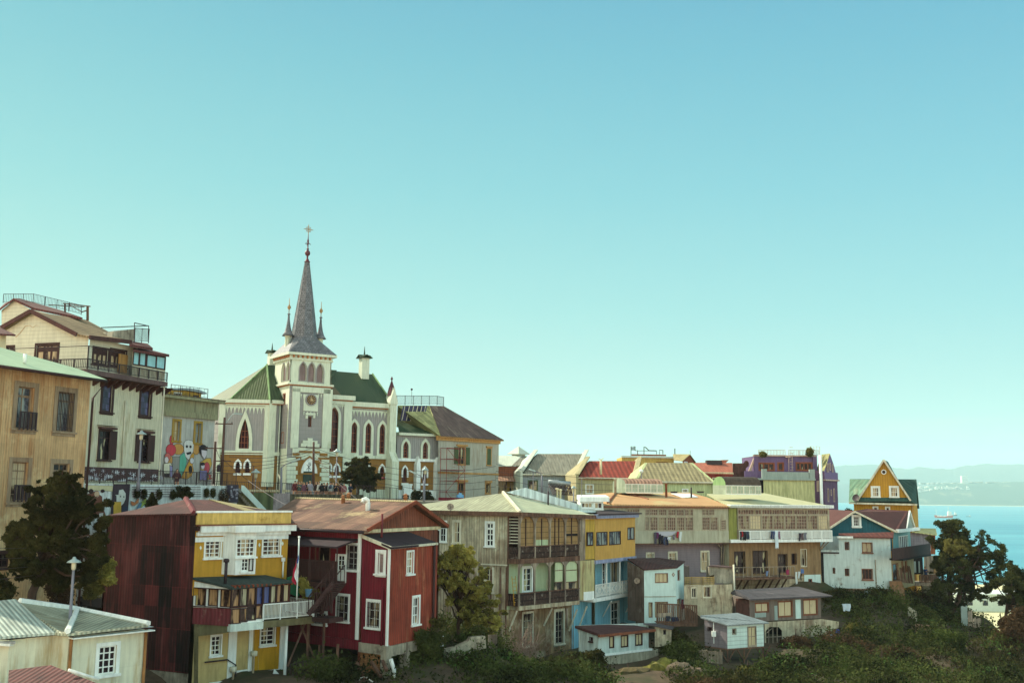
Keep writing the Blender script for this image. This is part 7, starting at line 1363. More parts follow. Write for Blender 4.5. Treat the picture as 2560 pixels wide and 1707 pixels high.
mb = MB(); beam(mb, gl, pk, .12, .2); beam(mb, gr, pk, .12, .2); mb.make('bargeboard', 'offwhite', t1); mb = MB(); beam(mb, eL-Vector((0, 0, .1)), eR-Vector((0, 0, .1)), .2, .2); mb.make('gutter', 'offwhite', t1)
mb = MB(); mb.tube([GM.w(u1-.15, zE, .1), GM.w(u1-.15, 58, .1)], .08); mb.make('downpipe', 'orangetrim', t1)
dish(G.at(*C6(415, 480), .8), .45, (-.7, -.6, .3), 'dark satellite dish at the left eave of the yellow gabled house', 'iron')
# ================================================================== teal and white house on the edge
mat('teal', '#1f5560', .08, .8, lap=.25, lapd=.1); mat('wchip', '#b8c6c0', .06, .85, ('#8a9a92', .25), spot=('#8f8a7c', .12, .8), grime=.12); mat('maroonroof', '#54302c', .12, .8, corr=.3, corrd=.08)
TF = F(*C6(600, 800), 114, -3); t1 = T('teal_house', 'teal gabled house with brown-red roof behind the white block at the cliff edge', 'house', (TF.o.x, TF.o.y, 58))
win(t1, TF, C6(385, 695, 455, 805), 3, 3, 'white', 'glass', cw=.2, rec=.15); wall(t1, TF, C6.L(105, 1080, 112, 815, 400, 640, 820, 862, 840, 1090), 'teal')
b0 = Vector((0, 9, 0)); pl, pk, pr = TF.at(*C6(95, 830), .5), TF.at(*C6(400, 628), .5), TF.at(*C6(885, 862), .5); rR = TF.at(*C6(1020, 628), -8)
roof(t1, [[pl, pk, pk+b0, pl+b0]], 'maroonroof', 'roof_left'); roof(t1, [[pk, pr, TF.at(*C6(990, 850), -3), rR, TF.at(*C6(540, 606), -8)]], 'maroonroof')
mb = MB(); beam(mb, pl-Vector((0, .02, .1)), pk-Vector((0, .02, .1)), .1, .2); beam(mb, pk-Vector((0, .02, .1)), pr-Vector((0, .02, .1)), .1, .2); mb.make('bargeboard', 'offwhite', t1)
TS = F(0, 0, 0, 58, TF.at(*C6(840, 950))); win(t1, TS, C6(905, 925, 1015, 1070), 5, 1, 'white', 'glassblue', cw=.05, bw=.16); u1 = TS.q(*C6(1045, 950))[0]; zt = TS.q(*C6(845, 875))[1]; wall(t1, TS, [(0, 60), (u1, 60), (u1, zt), (0, zt)], mat('tealpale', '#6f9c9c', .06, .8), 'side_wall', raw=True)
mb = MB(); q = [TS.at(*p, -.5) for p in C6.L(985, 848, 1024, 632, 1082, 822, 1040, 860)]; mb.prism(q, TS.n*-.3); mb.make('side_gable', 'mauve', t1); mb = MB(); beam(mb, q[0]+TS.n*.1, q[1]+TS.n*.1, .15, .2); beam(mb, q[1]+TS.n*.1, q[2]+TS.n*.1, .15, .2); beam(mb, TS.at(*C6(890, 862), .5), TS.at(*C6(1140, 835), .5), .3, .35); mb.make('bargeboard', 'white', t1)
BF = F(*C6(820, 1200), 110, -4); t2 = T('white_block_house', 'chipped white rendered block with brown window frames on the cliff edge', 'house', (BF.o.x, BF.o.y, 58))
for a, nx in (((286, 988, 338, 1078), 1), ((487, 996, 603, 1108), 2), ((288, 1295, 338, 1378), 2), ((485, 1300, 607, 1420), 3), ((148, 1285, 175, 1350), 1)): win(t2, BF, C6(*a), nx, 1, 'rust', 'glass' if nx != 2 or a[1] > 1200 else 'glasscurt', cw=.05 if a[0] > 480 else .02, rec=.25, sill=a[0] > 480)
zt = BF.q(*C6(820, 945))[1]; zb = BF.q(*C6(830, 1530))[1]; uL = BF.q(*C6(222, 1200))[0]; uLL = BF.q(*C6(12, 1200))[0]; zm = BF.q(*C6(50, 1080))[1]
wall(t2, BF, [(uLL, zb), (0, zb), (0, zt), (uL, zt), (uL, zm), (uLL, zm)], 'wchip', raw=True); back(t2, BF.w(uLL, 0), BF.w(0, 0), (1, 3.2), zb, zt, 'wchip', False)
SB = F(0, 0, 0, 60, BF.w(0, 66)); 
roof(t2, [[BF.at(*C6(215, 925), .35), BF.at(*C6(845, 935), .35), BF.at(*C6(850, 872), -1.5), BF.at(*C6(215, 888), -1.5)]], mat('wtile', '#5e332c', .12, .8, tiles=.5), th=.12); slab(t2, BF, uL-.2, zt-.05, BF.q(*C6(370, 940))[0], zt+.15, 0, .4, 'white', 'fascia')
mb = MB(); q = BF.at(*C6(638, 1190), .1); mb.tube([q, Vector((q.x, q.y, zb))], .05); q = BF.at(*C6(600, 1232), .1); mb.make('drain_pipe', 'concrete', t2); slab(t2, BF, uLL, zm-.35, uL, zm-.2, .0, .1, 'iron', 'lintel'); ud = BF.q(*C6(12, 1300))[0]; slab(t2, BF, uLL-.3, zb, uLL+.25, zm-.3, .0, .06, 'black', 'doorway_shade')  # black slab on the wall stands in for the dark inside the door
# annex with balconies
SB = F(0, 0, 0, 55, BF.w(0.02, 66)); t3 = T('annex', 'ramshackle annex with dark balcony and leaning timber behind the white block', 'house', SB.o)
uA = SB.q(*C6(1080, 1200))[0]; zb1 = SB.q(*C6(835, 1195))[1]; zb0 = SB.q(*C6(830, 1440))[1]
for a in ((835, 1245, 905, 1430), (940, 1215, 960, 1330), (980, 1210, 1005, 1330)): win(t3, SB, C6(*a), 1, 1, 'rust', 'glass', cw=.05, sill=False)
wall(t3, SB, [(0, zb0-1), (uA, zb0-1), (uA, zb1), (0, zb1)], 'creamwall', raw=True); SBo = SB.off(1.1); zf = SBo.q(*C6(835, 1190))[1]; ua0, ua1 = SBo.q(*C6(832, 1150))[0], SBo.q(*C6(1270, 1120))[0]
slab(t3, SB, -.1, zb1, ua1, zb1+.2, -.2, 1.2, 'black', 'balcony_floor'); slab(t3, SBo, ua0, zb1+.2, ua1, zb1+1.35, -.05, .05, 'darkwood', 'balcony_apron')
RF = F(*C6(1160, 950), 122, 8); mb = MB(); wall(t3, RF, C6.L(1045, 880, 1275, 880, 1275, 1060, 1045, 1060), mat('greyboards', '#8a8084', .06, .85, lap=.3, lapd=.15), 'upper_wall'); roof(t3, [[RF.at(*C6(1060, 868), .5), RF.at(*C6(1350, 905), .5), RF.at(*C6(1335, 832), -4), RF.at(*C6(1120, 828), -4)]], mat('limeroof', '#b9b37c', .06, .7, corr=.5), 'upper_roof'); wall(t3, RF.off(-.3), C6.L(1275, 905, 1330, 905, 1330, 1130, 1275, 1130), 'terrawall', 'upper_wall')
wall(t3, RF.off(.2), C6.L(1195, 1145, 1405, 1140, 1405, 1380, 1195, 1380), mat('corrboard', '#948876', .08, .85, corr=.5, corrd=.15), 'lower_wall'); strip(t3, RF.off(.3), [C6(1305, 1200, 1385, 1350)], 'tanpanel', 'door', 0, .06); strip(t3, RF.off(.25), [C6(1070, 1150, 1192, 1360)], 'black', 'opening_shade', -.5, 0); strip(t3, RF.off(.3), [C6(1075, 1210, 1105, 1340), C6(1130, 1210, 1150, 1340)], 'mauve', 'post', 0, .1)  # the black panel stands in for shade inside the annex
Dk = RF.off(2.2); zd = Dk.q(*C6(1160, 1460))[1]; a, b = Dk.q(*C6(1000, 1450))[0], Dk.q(*C6(1420, 1450))[0]; slab(t3, Dk, a-1, zd-.3, b, zd, -3, .1, 'greytimber', 'deck'); zz = Dk.q(*C6(1170, 1370))[1]-zd; railing(t3, Dk.w(a+1.6, zd), Dk.w(b, zd), zz, 16, 'timber', rt=.05, br=.04, post=4)
mb = MB()
for x in (1175, 1345, 1410): q = Dk.at(*C6(x, 1470), -.2); mb.tube([q, q-Vector((0, 0, 8))], .09, 5)
mb.make('stilt', 'timber', t3); mb = MB()
for i in range(9): x = 925+i*18; beam(mb, SB.at(*C6(x, 1450+i*2), .4), SB.at(*C6(x-15+random.uniform(-20, 30), 1270+random.uniform(-20, 40)), .05), .12, .04)
mb.make('leaning_plank', 'timber', t3)
mb = MB(); q = BF.at(*C6(830, 1480), .4); mb.prism([BF.at(*p, .5) for p in C6.L(800, 1440, 940, 1440, 970, 1510, 985, 1700, 860, 1700, 850, 1530, 805, 1520)], (1, 3, 0)); solo(mb, 'rock_pier', mat('rockpier', '#7a5a40', .25, .95, spot=('#9a8264', .3, .8)), 'brown masonry pier holding up the right end of the white block', 'pillar')
# ================================================================== hillside huts
mat('gboard', '#6f6258', .1, .85, corr=.6, corrd=.06, grime=.2); mat('feltroof', '#4d494c', .12, .85, spot=('#6b6466', .3, .6)); mat('metalroof', '#767f80', .12, .55, spot=('#585e60', .4, .8), corr=.3, corrd=.05); mat('clapw', '#c4d6cc', .05, .7, lap=.3, lapd=.35, grime=.1); mat('clapg', '#7d7478', .06, .8, lap=.3, lapd=.2)
HF = F(*C3(1385, 600), 90, 26); HS = F(0, 0, 0, -55, HF.o); t1 = T('grey_hut', 'grey board hut with wide dark felt roof and three pale-curtained windows on a concrete wall', 'hut', (HF.o.x, HF.o.y, 60))
for a, nx in (((1448, 545, 1586, 632), 2), ((1692, 528, 1840, 680), 2), ((1960, 508, 2108, 660), 2)): win(t1, HF, C3(*a), nx, 1, 'rust', 'glasspale', cw=.06, rec=.1, sill=False)
u1 = HF.q(*C3(2148, 600))[0]; zt, zb = HF.q(*C3(1385, 510))[1], HF.q(*C3(1440, 740))[1]; wall(t1, HF, [(0, zb), (u1, zb), (u1, zt), (0, zt)], 'gboard', raw=True); strip(t1, HF, [C3(1870, 505, 1930, 705)], 'wcube', 'door', .01, .06); strip(t1, HF, [C3(1440, 645, 1560, 690), C3(1648, 570, 1684, 722)], 'mauve', 'patch_board', .004, .03)
u0 = HS.q(*C3(1240, 600))[0]; wall(t1, HS, [(u0, zb), (0, zb), (0, zt), (u0, zt)], 'oldbrick', 'side_wall', raw=True)
roof(t1, [[HF.w(-.3, zt+.15, .5), HF.w(u1+.9, zt+.15, .5), HF.at(*C3(1905, 365), -3.8), HS.at(*C3(1222, 400), .3), HS.w(u0-.2, zt+.5, .4)]], 'feltroof', th=.12); back(t1, HS.w(u0, 0), HF.w(u1, 0), (0, 2.5), zb, zt, 'gboard')
t2 = T('retaining_wall', 'buttressed concrete wall with barred arch under the grey hut', 'wall', HF.at(*C3(1800, 900), .3)); Q = HF.off(.1); pa = [Q.q(*p) for p in C3.L(1560, 1020, 1560, 830, 1600, 795, 1695, 795, 1730, 835, 1730, 1020)]; 
wall(t2, Q, [*C3.L(1545, 745, 2160, 712, 2340, 740, 2340, 800, 2165, 920, 1740, 1015), *C3.L(1730, 1000, 1730, 835, 1695, 797, 1600, 797, 1562, 835, 1562, 1060, 1545, 1060)], 'bareconc'); mb = MB()
for x in (1590, 1635, 1680): mb.tube([Q.at(*C3(x, 800), .05), Q.at(*C3(x, 1010), .05)], .035, 4)
mb.tube([Q.at(*C3(1565, 905), .05), Q.at(*C3(1728, 898), .05)], .035, 4); mb.tube([Q.at(*C3(1570, 860), .05), Q.at(*C3(1625, 810), .05)], .03, 4); mb.make('grille', 'greytimber', t2); wall(t2, Q.off(-1.2), C3.L(1500, 780, 1800, 780, 1800, 1080, 1500, 1080), 'black', 'arch_back')
SF = F(*C3(1148, 900), 80, 27); SS = F(0, 0, 0, -46, SF.o); t1 = T('stilt_hut', 'small white clapboard hut with grey roof standing on wooden stilts', 'hut', (SF.o.x, SF.o.y, 60))
win(t1, SF, C3(1202, 818, 1238, 872), 1, 1, 'greytimber', 'glasscurt', cw=.03, sill=False); win(t1, SF, C3(1366, 798, 1454, 998), 2, 2, 'greytimber', 'glasspale', cw=.05, rec=.06, sill=False)
u1 = SF.q(*C3(1536, 900))[0]; zt, zb = SF.q(*C3(1148, 785))[1], SF.q(*C3(1148, 1032))[1]; wall(t1, SF, [(0, zb), (u1, zb), (u1, zt), (0, zt)], 'clapw', raw=True); win(t1, SS, C3(940, 797, 982, 842), 1, 1, 'darkwood', 'glass', cw=.02, sill=False); u0 = SS.q(*C3(905, 900))[0]; wall(t1, SS, [(u0, zb), (0, zb), (0, zt), (u0, zt+.35)], 'clapg', 'side_wall', raw=True)
roof(t1, [[SF.w(-.15, zt+.1, .25), SF.w(u1+.35, zt+.1, .25), SF.at(*C3(1255, 645), -2.8), SS.at(*C3(862, 672), .2), SS.w(u0-.2, zt+.45, .25)]], 'metalroof', th=.08); back(t1, SS.w(u0, 0), SF.w(u1, 0), (.5, 2), zb, zt, 'clapg'); roof(t1, [[SF.w(0, zb+.02), SF.w(u1, zb+.02), SF.w(u1, zb+.02)+Vector((-.8, 2.2, 0)), SS.w(u0, zb+.02)]], 'timber', 'floor', th=.12)
for x in (1150, 1326, 1530):
    q = SF.at(*C3(x, 1040), -.1); mb = MB(); mb.tube([Vector((q.x, q.y, zb)), Vector((q.x, q.y, zb-2.2))], .07, 5)
    for sg in (-1, 1): beam(mb, Vector((q.x, q.y, zb-1.0)), Vector((q.x, q.y, zb))+SF.u*sg*.7, .07)
    mb.make('stilt', 'timber', t1)
mb = MB(); q = SS.at(*C3(1000, 740), .12); mb.tube([q, q-Vector((0, 0, 1.6))], .03, 5); mb.box(SS.at(*C3(1003, 870), .15), (.3, .2, .4)); mb.make('meter_box', 'white', t1)
# small stone outhouse
Q = F(*C3(375, 900), 82, 20); t1 = T('stone_outhouse', 'rough stone outhouse with a dark square window under the deck of the white cube house', 'outhouse', Q.o); win(t1, Q, C3(462, 828, 494, 878), 1, 1, 'iron', 'glass', cw=0, sill=False); wall(t1, Q, C3.L(372, 785, 552, 815, 548, 985, 400, 1010, 372, 1010), 'bareconc'); roof(t1, [[Q.at(*C3(250, 755), .1), Q.at(*C3(560, 815), .3), Q.at(*C3(580, 790), -1.5), Q.at(*C3(380, 755), -1.5)]], 'feltroof')
Q = F(*C3(400, 720), 84, 24); t1 = T('clutter_deck', 'cluttered wooden deck with plank railing beside the white cube house', 'deck', Q.o); mb = MB(); mb.prism([Q.at(*p, .3) for p in C3.L(520, 790, 820, 790, 820, 765, 400, 765)], (0, 2, 0)); mb.make('deck_floor', 'timber', t1); railing(t1, Q.at(*C3(400, 770), .3), Q.at(*C3(820, 790), .3), 1.6, 20, 'timber', rt=.05, br=.04, post=5); strip(t1, Q.off(.35), [C3(400, 650, 540, 690)], 'greytimber', 'plank', 0, .06)
# ================================================================== plaza, quay
mb = MB(); mb.prism([(-27, 96, 68.6), (2, 108, 68.6), (14, 126, 68.6), (4, 134, 68.6), (-42, 132, 68.6), (-42, 97, 68.6)], (0, 0, .35)); o = mb.make('plaza', 'paving', None, Vector((-15, 115, 68.9))); o['kind'] = 'structure'
mb = MB(); mb.prism([Vector((*P(x, y, Y)[:2], 2.4)) for x, y, Y in ((2330, 1500, 520), (2700, 1500, 540), (2700, 1490, 820), (2330, 1480, 820))], (0, 0, .8)); o = mb.make('quay', mat('quay', '#cfc79a', .12, .9), None, Vector((200, 600, 3))); o['kind'] = 'structure'
c = P(2465, 1500, 640); t1 = T('warehouse', 'white waterfront warehouse glimpsed through the trees at the right', 'building', (c.x, c.y, 3.2)); mb = MB(); mb.box((c.x, c.y, 8), (44, 20, 9.6)); mb.make('wall', 'whitehouse2', t1); mb = MB(); mb.prism([(c.x-23, c.y-11, 12.8), (c.x+23, c.y-11, 12.8), (c.x+23, c.y+11, 12.8), (c.x-23, c.y+11, 12.8)], (0, 0, .8)); mb.make('roof', 'white', t1)
for i in range(4): mb = MB(); mb.box((c.x-14+i*9, c.y-10.1, 8), (3, .3, 3)); mb.make('window', 'glass', t1)
# ================================================================== foliage
def leaves(name, C, RAD, n, size, m, parent=None, org=None, flat=.0, shell=.75):
    C = np.asarray(C, float); RAD = np.asarray(RAD, float).reshape(-1, 3) if np.ndim(RAD) > 1 else np.repeat(np.asarray(RAD, float)[:, None], 3, 1)
    vol = (RAD.prod(1))**.67; idx = rng.choice(len(C), n, p=vol/vol.sum()); d = rng.normal(size=(n, 3)); d /= np.linalg.norm(d, axis=1)[:, None]
    r = np.where(rng.random(n) < .3, rng.random(n)*1.35, rng.random(n)**(1/3)*(1-shell)+shell*(1-np.abs(rng.normal(0, .12, n)))); c = C[idx]+d*r[:, None]*RAD[idx]
    a = rng.normal(size=(n, 3)); a += d*.0; a /= np.linalg.norm(a, axis=1)[:, None]; b = np.cross(a, rng.normal(size=(n, 3))); b /= np.linalg.norm(b, axis=1)[:, None]
    s = size*(.6+.8*rng.random(n))[:, None]; V = np.stack([c-a*s, c+b*s*.45, c+a*s, c-b*s*.45], 1).reshape(-1, 3)
    o_ = np.array(org if org is not None else ROOTLOC(parent)); V = V-o_
    me = bpy.data.meshes.new(name); me.vertices.add(len(V)); me.vertices.foreach_set('co', V.ravel()); me.loops.add(4*n); me.loops.foreach_set('vertex_index', np.arange(4*n)); me.polygons.add(n)
    me.polygons.foreach_set('loop_start', np.arange(0, 4*n, 4)); me.polygons.foreach_set('loop_total', np.full(n, 4)); me.update(calc_edges=True); me.materials.append(M(m))
    ob = bpy.data.objects.new(name, me); COL.objects.link(ob)
    if parent: ob.parent = parent
    else: ob.location = o_
    return ob
def limb(mb, a, b, r0, r1, wob=.1, n=5):
    a, b = Vector(a), Vector(b); L = (b-a).length; pts = [a+(b-a)*i/n+Vector([random.uniform(-1, 1)*wob*L*.3 if 0 < i < n else 0 for _ in range(3)]) for i in range(n+1)]; mb.tube(pts, r0, 6, r1); return pts
def tree(label, base, top, clumps, n, size, m, cat='tree', name='tree', tr=.2, branches=True, group=None, sh=.75):
    # clumps: (px, py, Y, radius m [, vertical scale])
    base = Vector(base); t_ = T(name, label, cat, base, group); C = []; Rd = []
    for c in clumps: p = P(c[0], c[1], c[2]); C.append(p); Rd.append((c[3], c[3], c[3]*(c[4] if len(c) > 4 else .8)))
    if cat == 'tree':
        C2, R2 = [], []
        for p, r_ in zip(C, Rd):
            for _ in range(8): d = Vector([random.gauss(0, .55) for _ in range(3)]); C2.append(p+Vector((d.x*r_[0], d.y*r_[1], d.z*r_[2]))); k = random.uniform(.22, .48); R2.append((r_[0]*k*1.15, r_[1]*k*1.15, r_[2]*k))
    else: C2, R2 = C, Rd
    mb = MB(); top = Vector(top); limb(mb, base-Vector((0, 0, .4)), top, tr, tr*.45, .08)
    if branches:
        for p in C:
            k = random.uniform(.35, .85); limb(mb, base.lerp(top, k), p, tr*.35, .03, .12)
            q = p+Vector([random.uniform(-1, 1)*.5 for _ in range(3)]); limb(mb, p, q, .03, .01, .1, 3)
    mb.make('trunk', 'bark', t_)
    leaves('crown', [tuple(c) for c in C2], R2, n, size, m, t_, shell=sh); return t_
def clump_field(px0, px1, py0, py1, Y, n, r, shape, dY=1.6):
    out = []
    while len(out) < n:
        x, y = random.uniform(px0, px1), random.uniform(py0, py1)
        if shape(x, y): out.append((x, y, Y+random.uniform(-dY, dY), r*random.uniform(.55, 1.25)))
    return out
def inpoly(pl): 
    def f(x, y):
        c = False
        for i in range(len(pl)):
            a, b = pl[i], pl[i-1]
            if (a[1] > y) != (b[1] > y) and x < (b[0]-a[0])*(y-a[1])/(b[1]-a[1])+a[0]: c = not c
        return c
    return f
# big dark tree beside the brown house
pl = [(150, 1172), (185, 1200), (200, 1235), (232, 1280), (262, 1330), (262, 1400), (238, 1450), (150, 1470), (60, 1440), (28, 1400), (30, 1330), (62, 1270), (80, 1225), (112, 1195)]
b = P(75, 1520, 51); tree('big dark evergreen tree in front of the brown corrugated house', b, P(140, 1250, 51.5), clump_field(20, 270, 1180, 1460, 51, 90, .5, inpoly(pl), 1.3)+[(155, 1186, 51, .28), (128, 1205, 51, .35), (172, 1215, 51, .35)], 90000, .1, 'leafdark', tr=.24)
b = P(10, 1500, 49); tree('dark shrub at the extreme left edge under the brown house', b, b+Vector((0, 0, 1)), [(-10, 1460, 49, .6), (10, 1478, 49, .5), (-5, 1500, 49, .5)], 2500, .1, 'leafdark', 'bush', 'bush')
for i, (x, y, lb) in enumerate(((228, 1455, 'olive bush right of the street lamp near the dark car'), (258, 1425, 'pale green bush beside the rust-red side wall'), (150, 1490, 'brown autumn shrub at the foot of the big dark tree'))):
    b = P(x, y+40, 56); tree(lb, b, b+Vector((0, 0, .8)), [(x+random.uniform(-18, 18), y+random.uniform(-25, 30), 56+random.uniform(-.5, .5), .4) for _ in range(9)], 3500, .09, ('leafolive', 'leafmid', 'leafbrown')[i], 'bush', 'bush', .05)
# tree in front of the church
pl = [(895, 1143), (915, 1150), (940, 1175), (952, 1190), (948, 1218), (900, 1222), (868, 1215), (864, 1185), (872, 1160)]
b = P(892, 1248, 112); tree('dark round tree in front of the church nave', b, P(900, 1190, 112), clump_field(862, 954, 1143, 1222, 112, 48, .5, inpoly(pl), 1.3), 24000, .12, 'leafdark', tr=.18)
# sunlit tree between the red house and the timber apartments
pl = [(1130, 1372), (1155, 1368), (1182, 1385), (1205, 1412), (1213, 1450), (1240, 1500), (1262, 1540), (1250, 1570), (1190, 1560), (1130, 1540), (1100, 1500), (1096, 1400)]
b = P(1150, 1625, 72); tree('sunlit olive-green tree between the red house and the timber apartment house', b, P(1150, 1440, 72), clump_field(1094, 1264, 1368, 1572, 71, 95, .4, inpoly(pl), 1.3), 42000, .09, 'leafmid', tr=.16)
b = P(1090, 1600, 66); tree('small grey-green bush against the corner of the red house', b, b+Vector((0, 0, .6)), [(1090+random.uniform(-12, 14), 1575+random.uniform(-25, 30), 66.3, .32) for _ in range(9)], 3500, .08, 'leafolive', 'bush', 'bush', .05)
# coastal trees at right
mk = lambda L, Y: [(x, y, Y+random.uniform(-2, 2), r, .8) for x, y, r in L]
b = P(2372, 1520, 114); tree('dark spreading pine at the cliff edge beside the ramshackle annex', b, P(2380, 1330, 114), clump_field(2338, 2425, 1306, 1420, 114, 34, .75, inpoly([(2338, 1340), (2352, 1308), (2385, 1304), (2412, 1322), (2424, 1350), (2400, 1400), (2340, 1420)]), 1.5), 26000, .11, 'leafpine', tr=.28, sh=.4)
b = P(2378, 1525, 112); tree('wide wind-shaped tree with sparse crown standing before the sea', b, P(2450, 1370, 112), clump_field(2335, 2525, 1335, 1515, 112, 64, .72, inpoly([(2440, 1345), (2455, 1334), (2480, 1350), (2512, 1385), (2524, 1415), (2490, 1432), (2505, 1470), (2470, 1500), (2420, 1512), (2340, 1512), (2336, 1400), (2400, 1380), (2445, 1385)]), 1.5), 44000, .1, 'leafpine', tr=.28, sh=.4)
b = P(2372, 1420, 111); tree('yellow-green branch crown between the two dark trees at the cliff', b, P(2400, 1370, 111), mk([(2370, 1360, .7), (2385, 1365, .8), (2400, 1368, .8), (2415, 1372, .8), (2430, 1376, .7), (2392, 1380, .7), (2375, 1378, .6)], 111), 6000, .13, 'leafolive', tr=.12, sh=.5)
b = P(2500, 1600, 108); tree('dark leaning tree at the right edge above the sea', b, P(2530, 1450, 108), mk([(2500, 1430, .8), (2520, 1425, .9), (2540, 1440, 1.0), (2560, 1450, 1.2), (2585, 1460, 1.3), (2530, 1460, .9), (2555, 1480, 1.1), (2490, 1455, .6), (2510, 1500, .6), (2575, 1500, 1.3), (2600, 1480, 1.3), (2545, 1520, .8), (2580, 1540, 1.2)]+[(random.uniform(2500, 2620), random.uniform(1430, 1560), .7) for _ in range(22)], 108), 40000, .1, 'leafpine', tr=.2, sh=.4)
b = P(2540, 1640, 100); tree('dense brown-green thicket at the far right edge', b, P(2550, 1560, 100), mk([(2530+random.uniform(-40, 70), 1580+random.uniform(-50, 60), 1.1) for _ in range(16)], 100), 14000, .14, 'leafbrown', 'bush', 'bush', tr=.1)
b = P(2118, 1300, 124); tree('small dark bush between the purple house and the teal roof', b, b+Vector((0, 0, .5)), [(2110, 1290, 124, .7), (2122, 1284, 124, .7), (2130, 1292, 124, .6)], 2500, .12, 'leafdark', 'bush', 'bush', .05)
for x, lb in ((1043, 'dark bush left of the two by the church annex door'), (1070, 'dark bush right of the lamp by the church annex')): b = P(x, 1252, 112); tree(lb, b, b+Vector((0, 0, .6)), [(x+random.uniform(-7, 7), 1240+random.uniform(-6, 8), 112, .45) for _ in range(5)], 2200, .1, 'leafdark', 'bush', 'bush', .05)
# plants on the painted wall
for x0, x1, y0, y1, lb, k in ((372, 388, 1233, 1268, 'small dark cypress in front of the painted wall', 'cone'), (442, 480, 1220, 1246, 'rounded dark shrub in front of the music-stave wall', 'box')):
    Y = 68+(x0-372)*.09; b = P((x0+x1)/2, y1+8, Y); cl = [(random.uniform(x0, x1) if k == 'box' or i < 8 else (x0+x1)/2, y1-(y1-y0)*i/14 if k != 'box' else random.uniform(y0, y1), Y, .22*(1.3-i/16) if k != 'box' else .24) for i in range(15)]
    tree(lb, b, b+Vector((0, 0, .5)), cl, 5000, .06, 'leafdark', 'shrub', 'shrub', .04)
for i, (x, y, lb) in enumerate(((337, 1229, 'leftmost hanging plant on the painted wall'), (354, 1231, 'second hanging plant on the painted wall'), (392, 1232, 'third hanging plant on the painted wall, right of the cypress'), (427, 1233, 'hanging plant just left of the rounded shrub'), (511, 1228, 'small hanging plant right of the rounded shrub'), (527, 1228, 'small hanging plant next to the dry climber'), (552, 1242, 'dry brown climber near the end of the painted wall'))):
    u, z = WR.q(x, y); p = WR.w(u, z, .2); r_ = .2 if i < 6 else .5; t_ = T('hanging_plant', lb, 'plant', p, 'plants on the painted retaining wall'); leaves('foliage', [tuple(p), tuple(p-Vector((0, 0, r_)))], [(r_, r_, r_*1.3)]*2, 900 if i < 6 else 2600, .05, 'leafdark' if i < 6 else 'leafbrown', t_, shell=.3)
    mb = MB(); mb.lathe(p-Vector((0, 0, r_*.6)), [(.05, -.1), (.09, .1)], 6); mb.make('pot', 'terracotta', t_)
# ivy by the flag
q0 = PF.at(*A8(1150, 720), -.6); t_ = T('climbing_plant', 'ivy spilling over green netting behind the flagpole', 'plant', q0)
leaves('foliage', [tuple(PF.at(*A8(x, y), -.6)) for x, y in ((1215, 700), (1240, 730), (1262, 760), (1290, 785), (1315, 800), (1345, 815), (1365, 822), (1230, 770), (1260, 800))], [.28]*9, 3500, .07, 'leafmid', t_)
mb = MB(); mb.prism([PF.at(*p, -.8) for p in A8.L(1090, 665, 1130, 650, 1185, 655, 1205, 690, 1205, 800, 1180, 830, 1120, 800)], PF.n*-.1); mb.make('netting', mat('netgreen', '#1f5c3a', .15, .9), t_)
# ------------------------------------------------------------------ hillside cover
veg = [inpoly([(1095, 1560), (1250, 1560), (1262, 1650), (1200, 1632), (1110, 1612)]),
       inpoly([(790, 1712), (792, 1678), (820, 1672), (860, 1672), (900, 1700), (900, 1712)]),
       inpoly([(930, 1712), (960, 1660), (1000, 1610), (1020, 1588), (1050, 1617), (1096, 1640), (1152, 1655), (1182, 1622), (1228, 1632), (1325, 1662), (1420, 1655), (1484, 1640), (1506, 1680), (1532, 1712)]),
       inpoly([(1700, 1720), (1660, 1670), (1648, 1618), (1684, 1572), (1720, 1590), (1750, 1650), (1780, 1700), (1870, 1700), (1925, 1640), (1990, 1612), (2041, 1600), (2097, 1568), (2070, 1520), (2060, 1475), (2130, 1480), (2235, 1492), (2274, 1470), (2364, 1468), (2420, 1500), (2500, 1580), (2600, 1660), (2900, 1760), (2900, 2300), (1700, 2300)])]
def proj(x, y, z):
    d = CM.transposed() @ (Vector((x, y, z))-CAM); return CX+FOC*d.x/-d.z, CY-FOC*d.y/-d.z
N = 5200; xs = rng.uniform(-16, 76, N*4); ys = rng.uniform(54, 128, N*4); zs = hgt(xs, ys); C1_ = []; C2_ = []; C3_ = []
keep = [[], [], [], []]
for x, y, z in zip(xs, ys, zs):
    a, b_ = proj(x, y, z); k = any(f(a, b_) for f in veg)
    if not k: continue
    nz_ = noise.noise(Vector((x*.12, y*.12, 5))); nb = noise.noise(Vector((x*.3, y*.3, 15)))
    r = (.35+1.3*random.random()**2.5)*(1+.6*nb); g = 0 if nz_+nb*.6 > -.2 else (1 if nz_ > -.4 else 2)
    if random.random() < .06: g = 3
    keep[g].append((x, y, z-r*.1+max(0, nb)*1.3, r))
mxn = [2400, 1100, 700, 200]; tot_leaf = [260000, 90000, 50000, 12000]
for g, (mt, lb) in enumerate((('leafcliff', 'dense green scrub covering the hillside'), ('leafdark', 'dark undergrowth on the hillside'), ('leafbrown', 'dry brown brush on the hillside'), ('leafbright', 'fresh light green patches in the hillside scrub'))):
    K = keep[g][:mxn[g]]
    if not K: continue
    K = np.array(K); n_ = int(tot_leaf[g]*len(K)/mxn[g]); ob = leaves('hillside_scrub', K[:, :3], np.stack([K[:, 3]]*2+[K[:, 3]*.75], 1), n_, .115, mt, org=(20, 85, 60)); ob['kind'] = 'stuff'; ob['label'] = lb
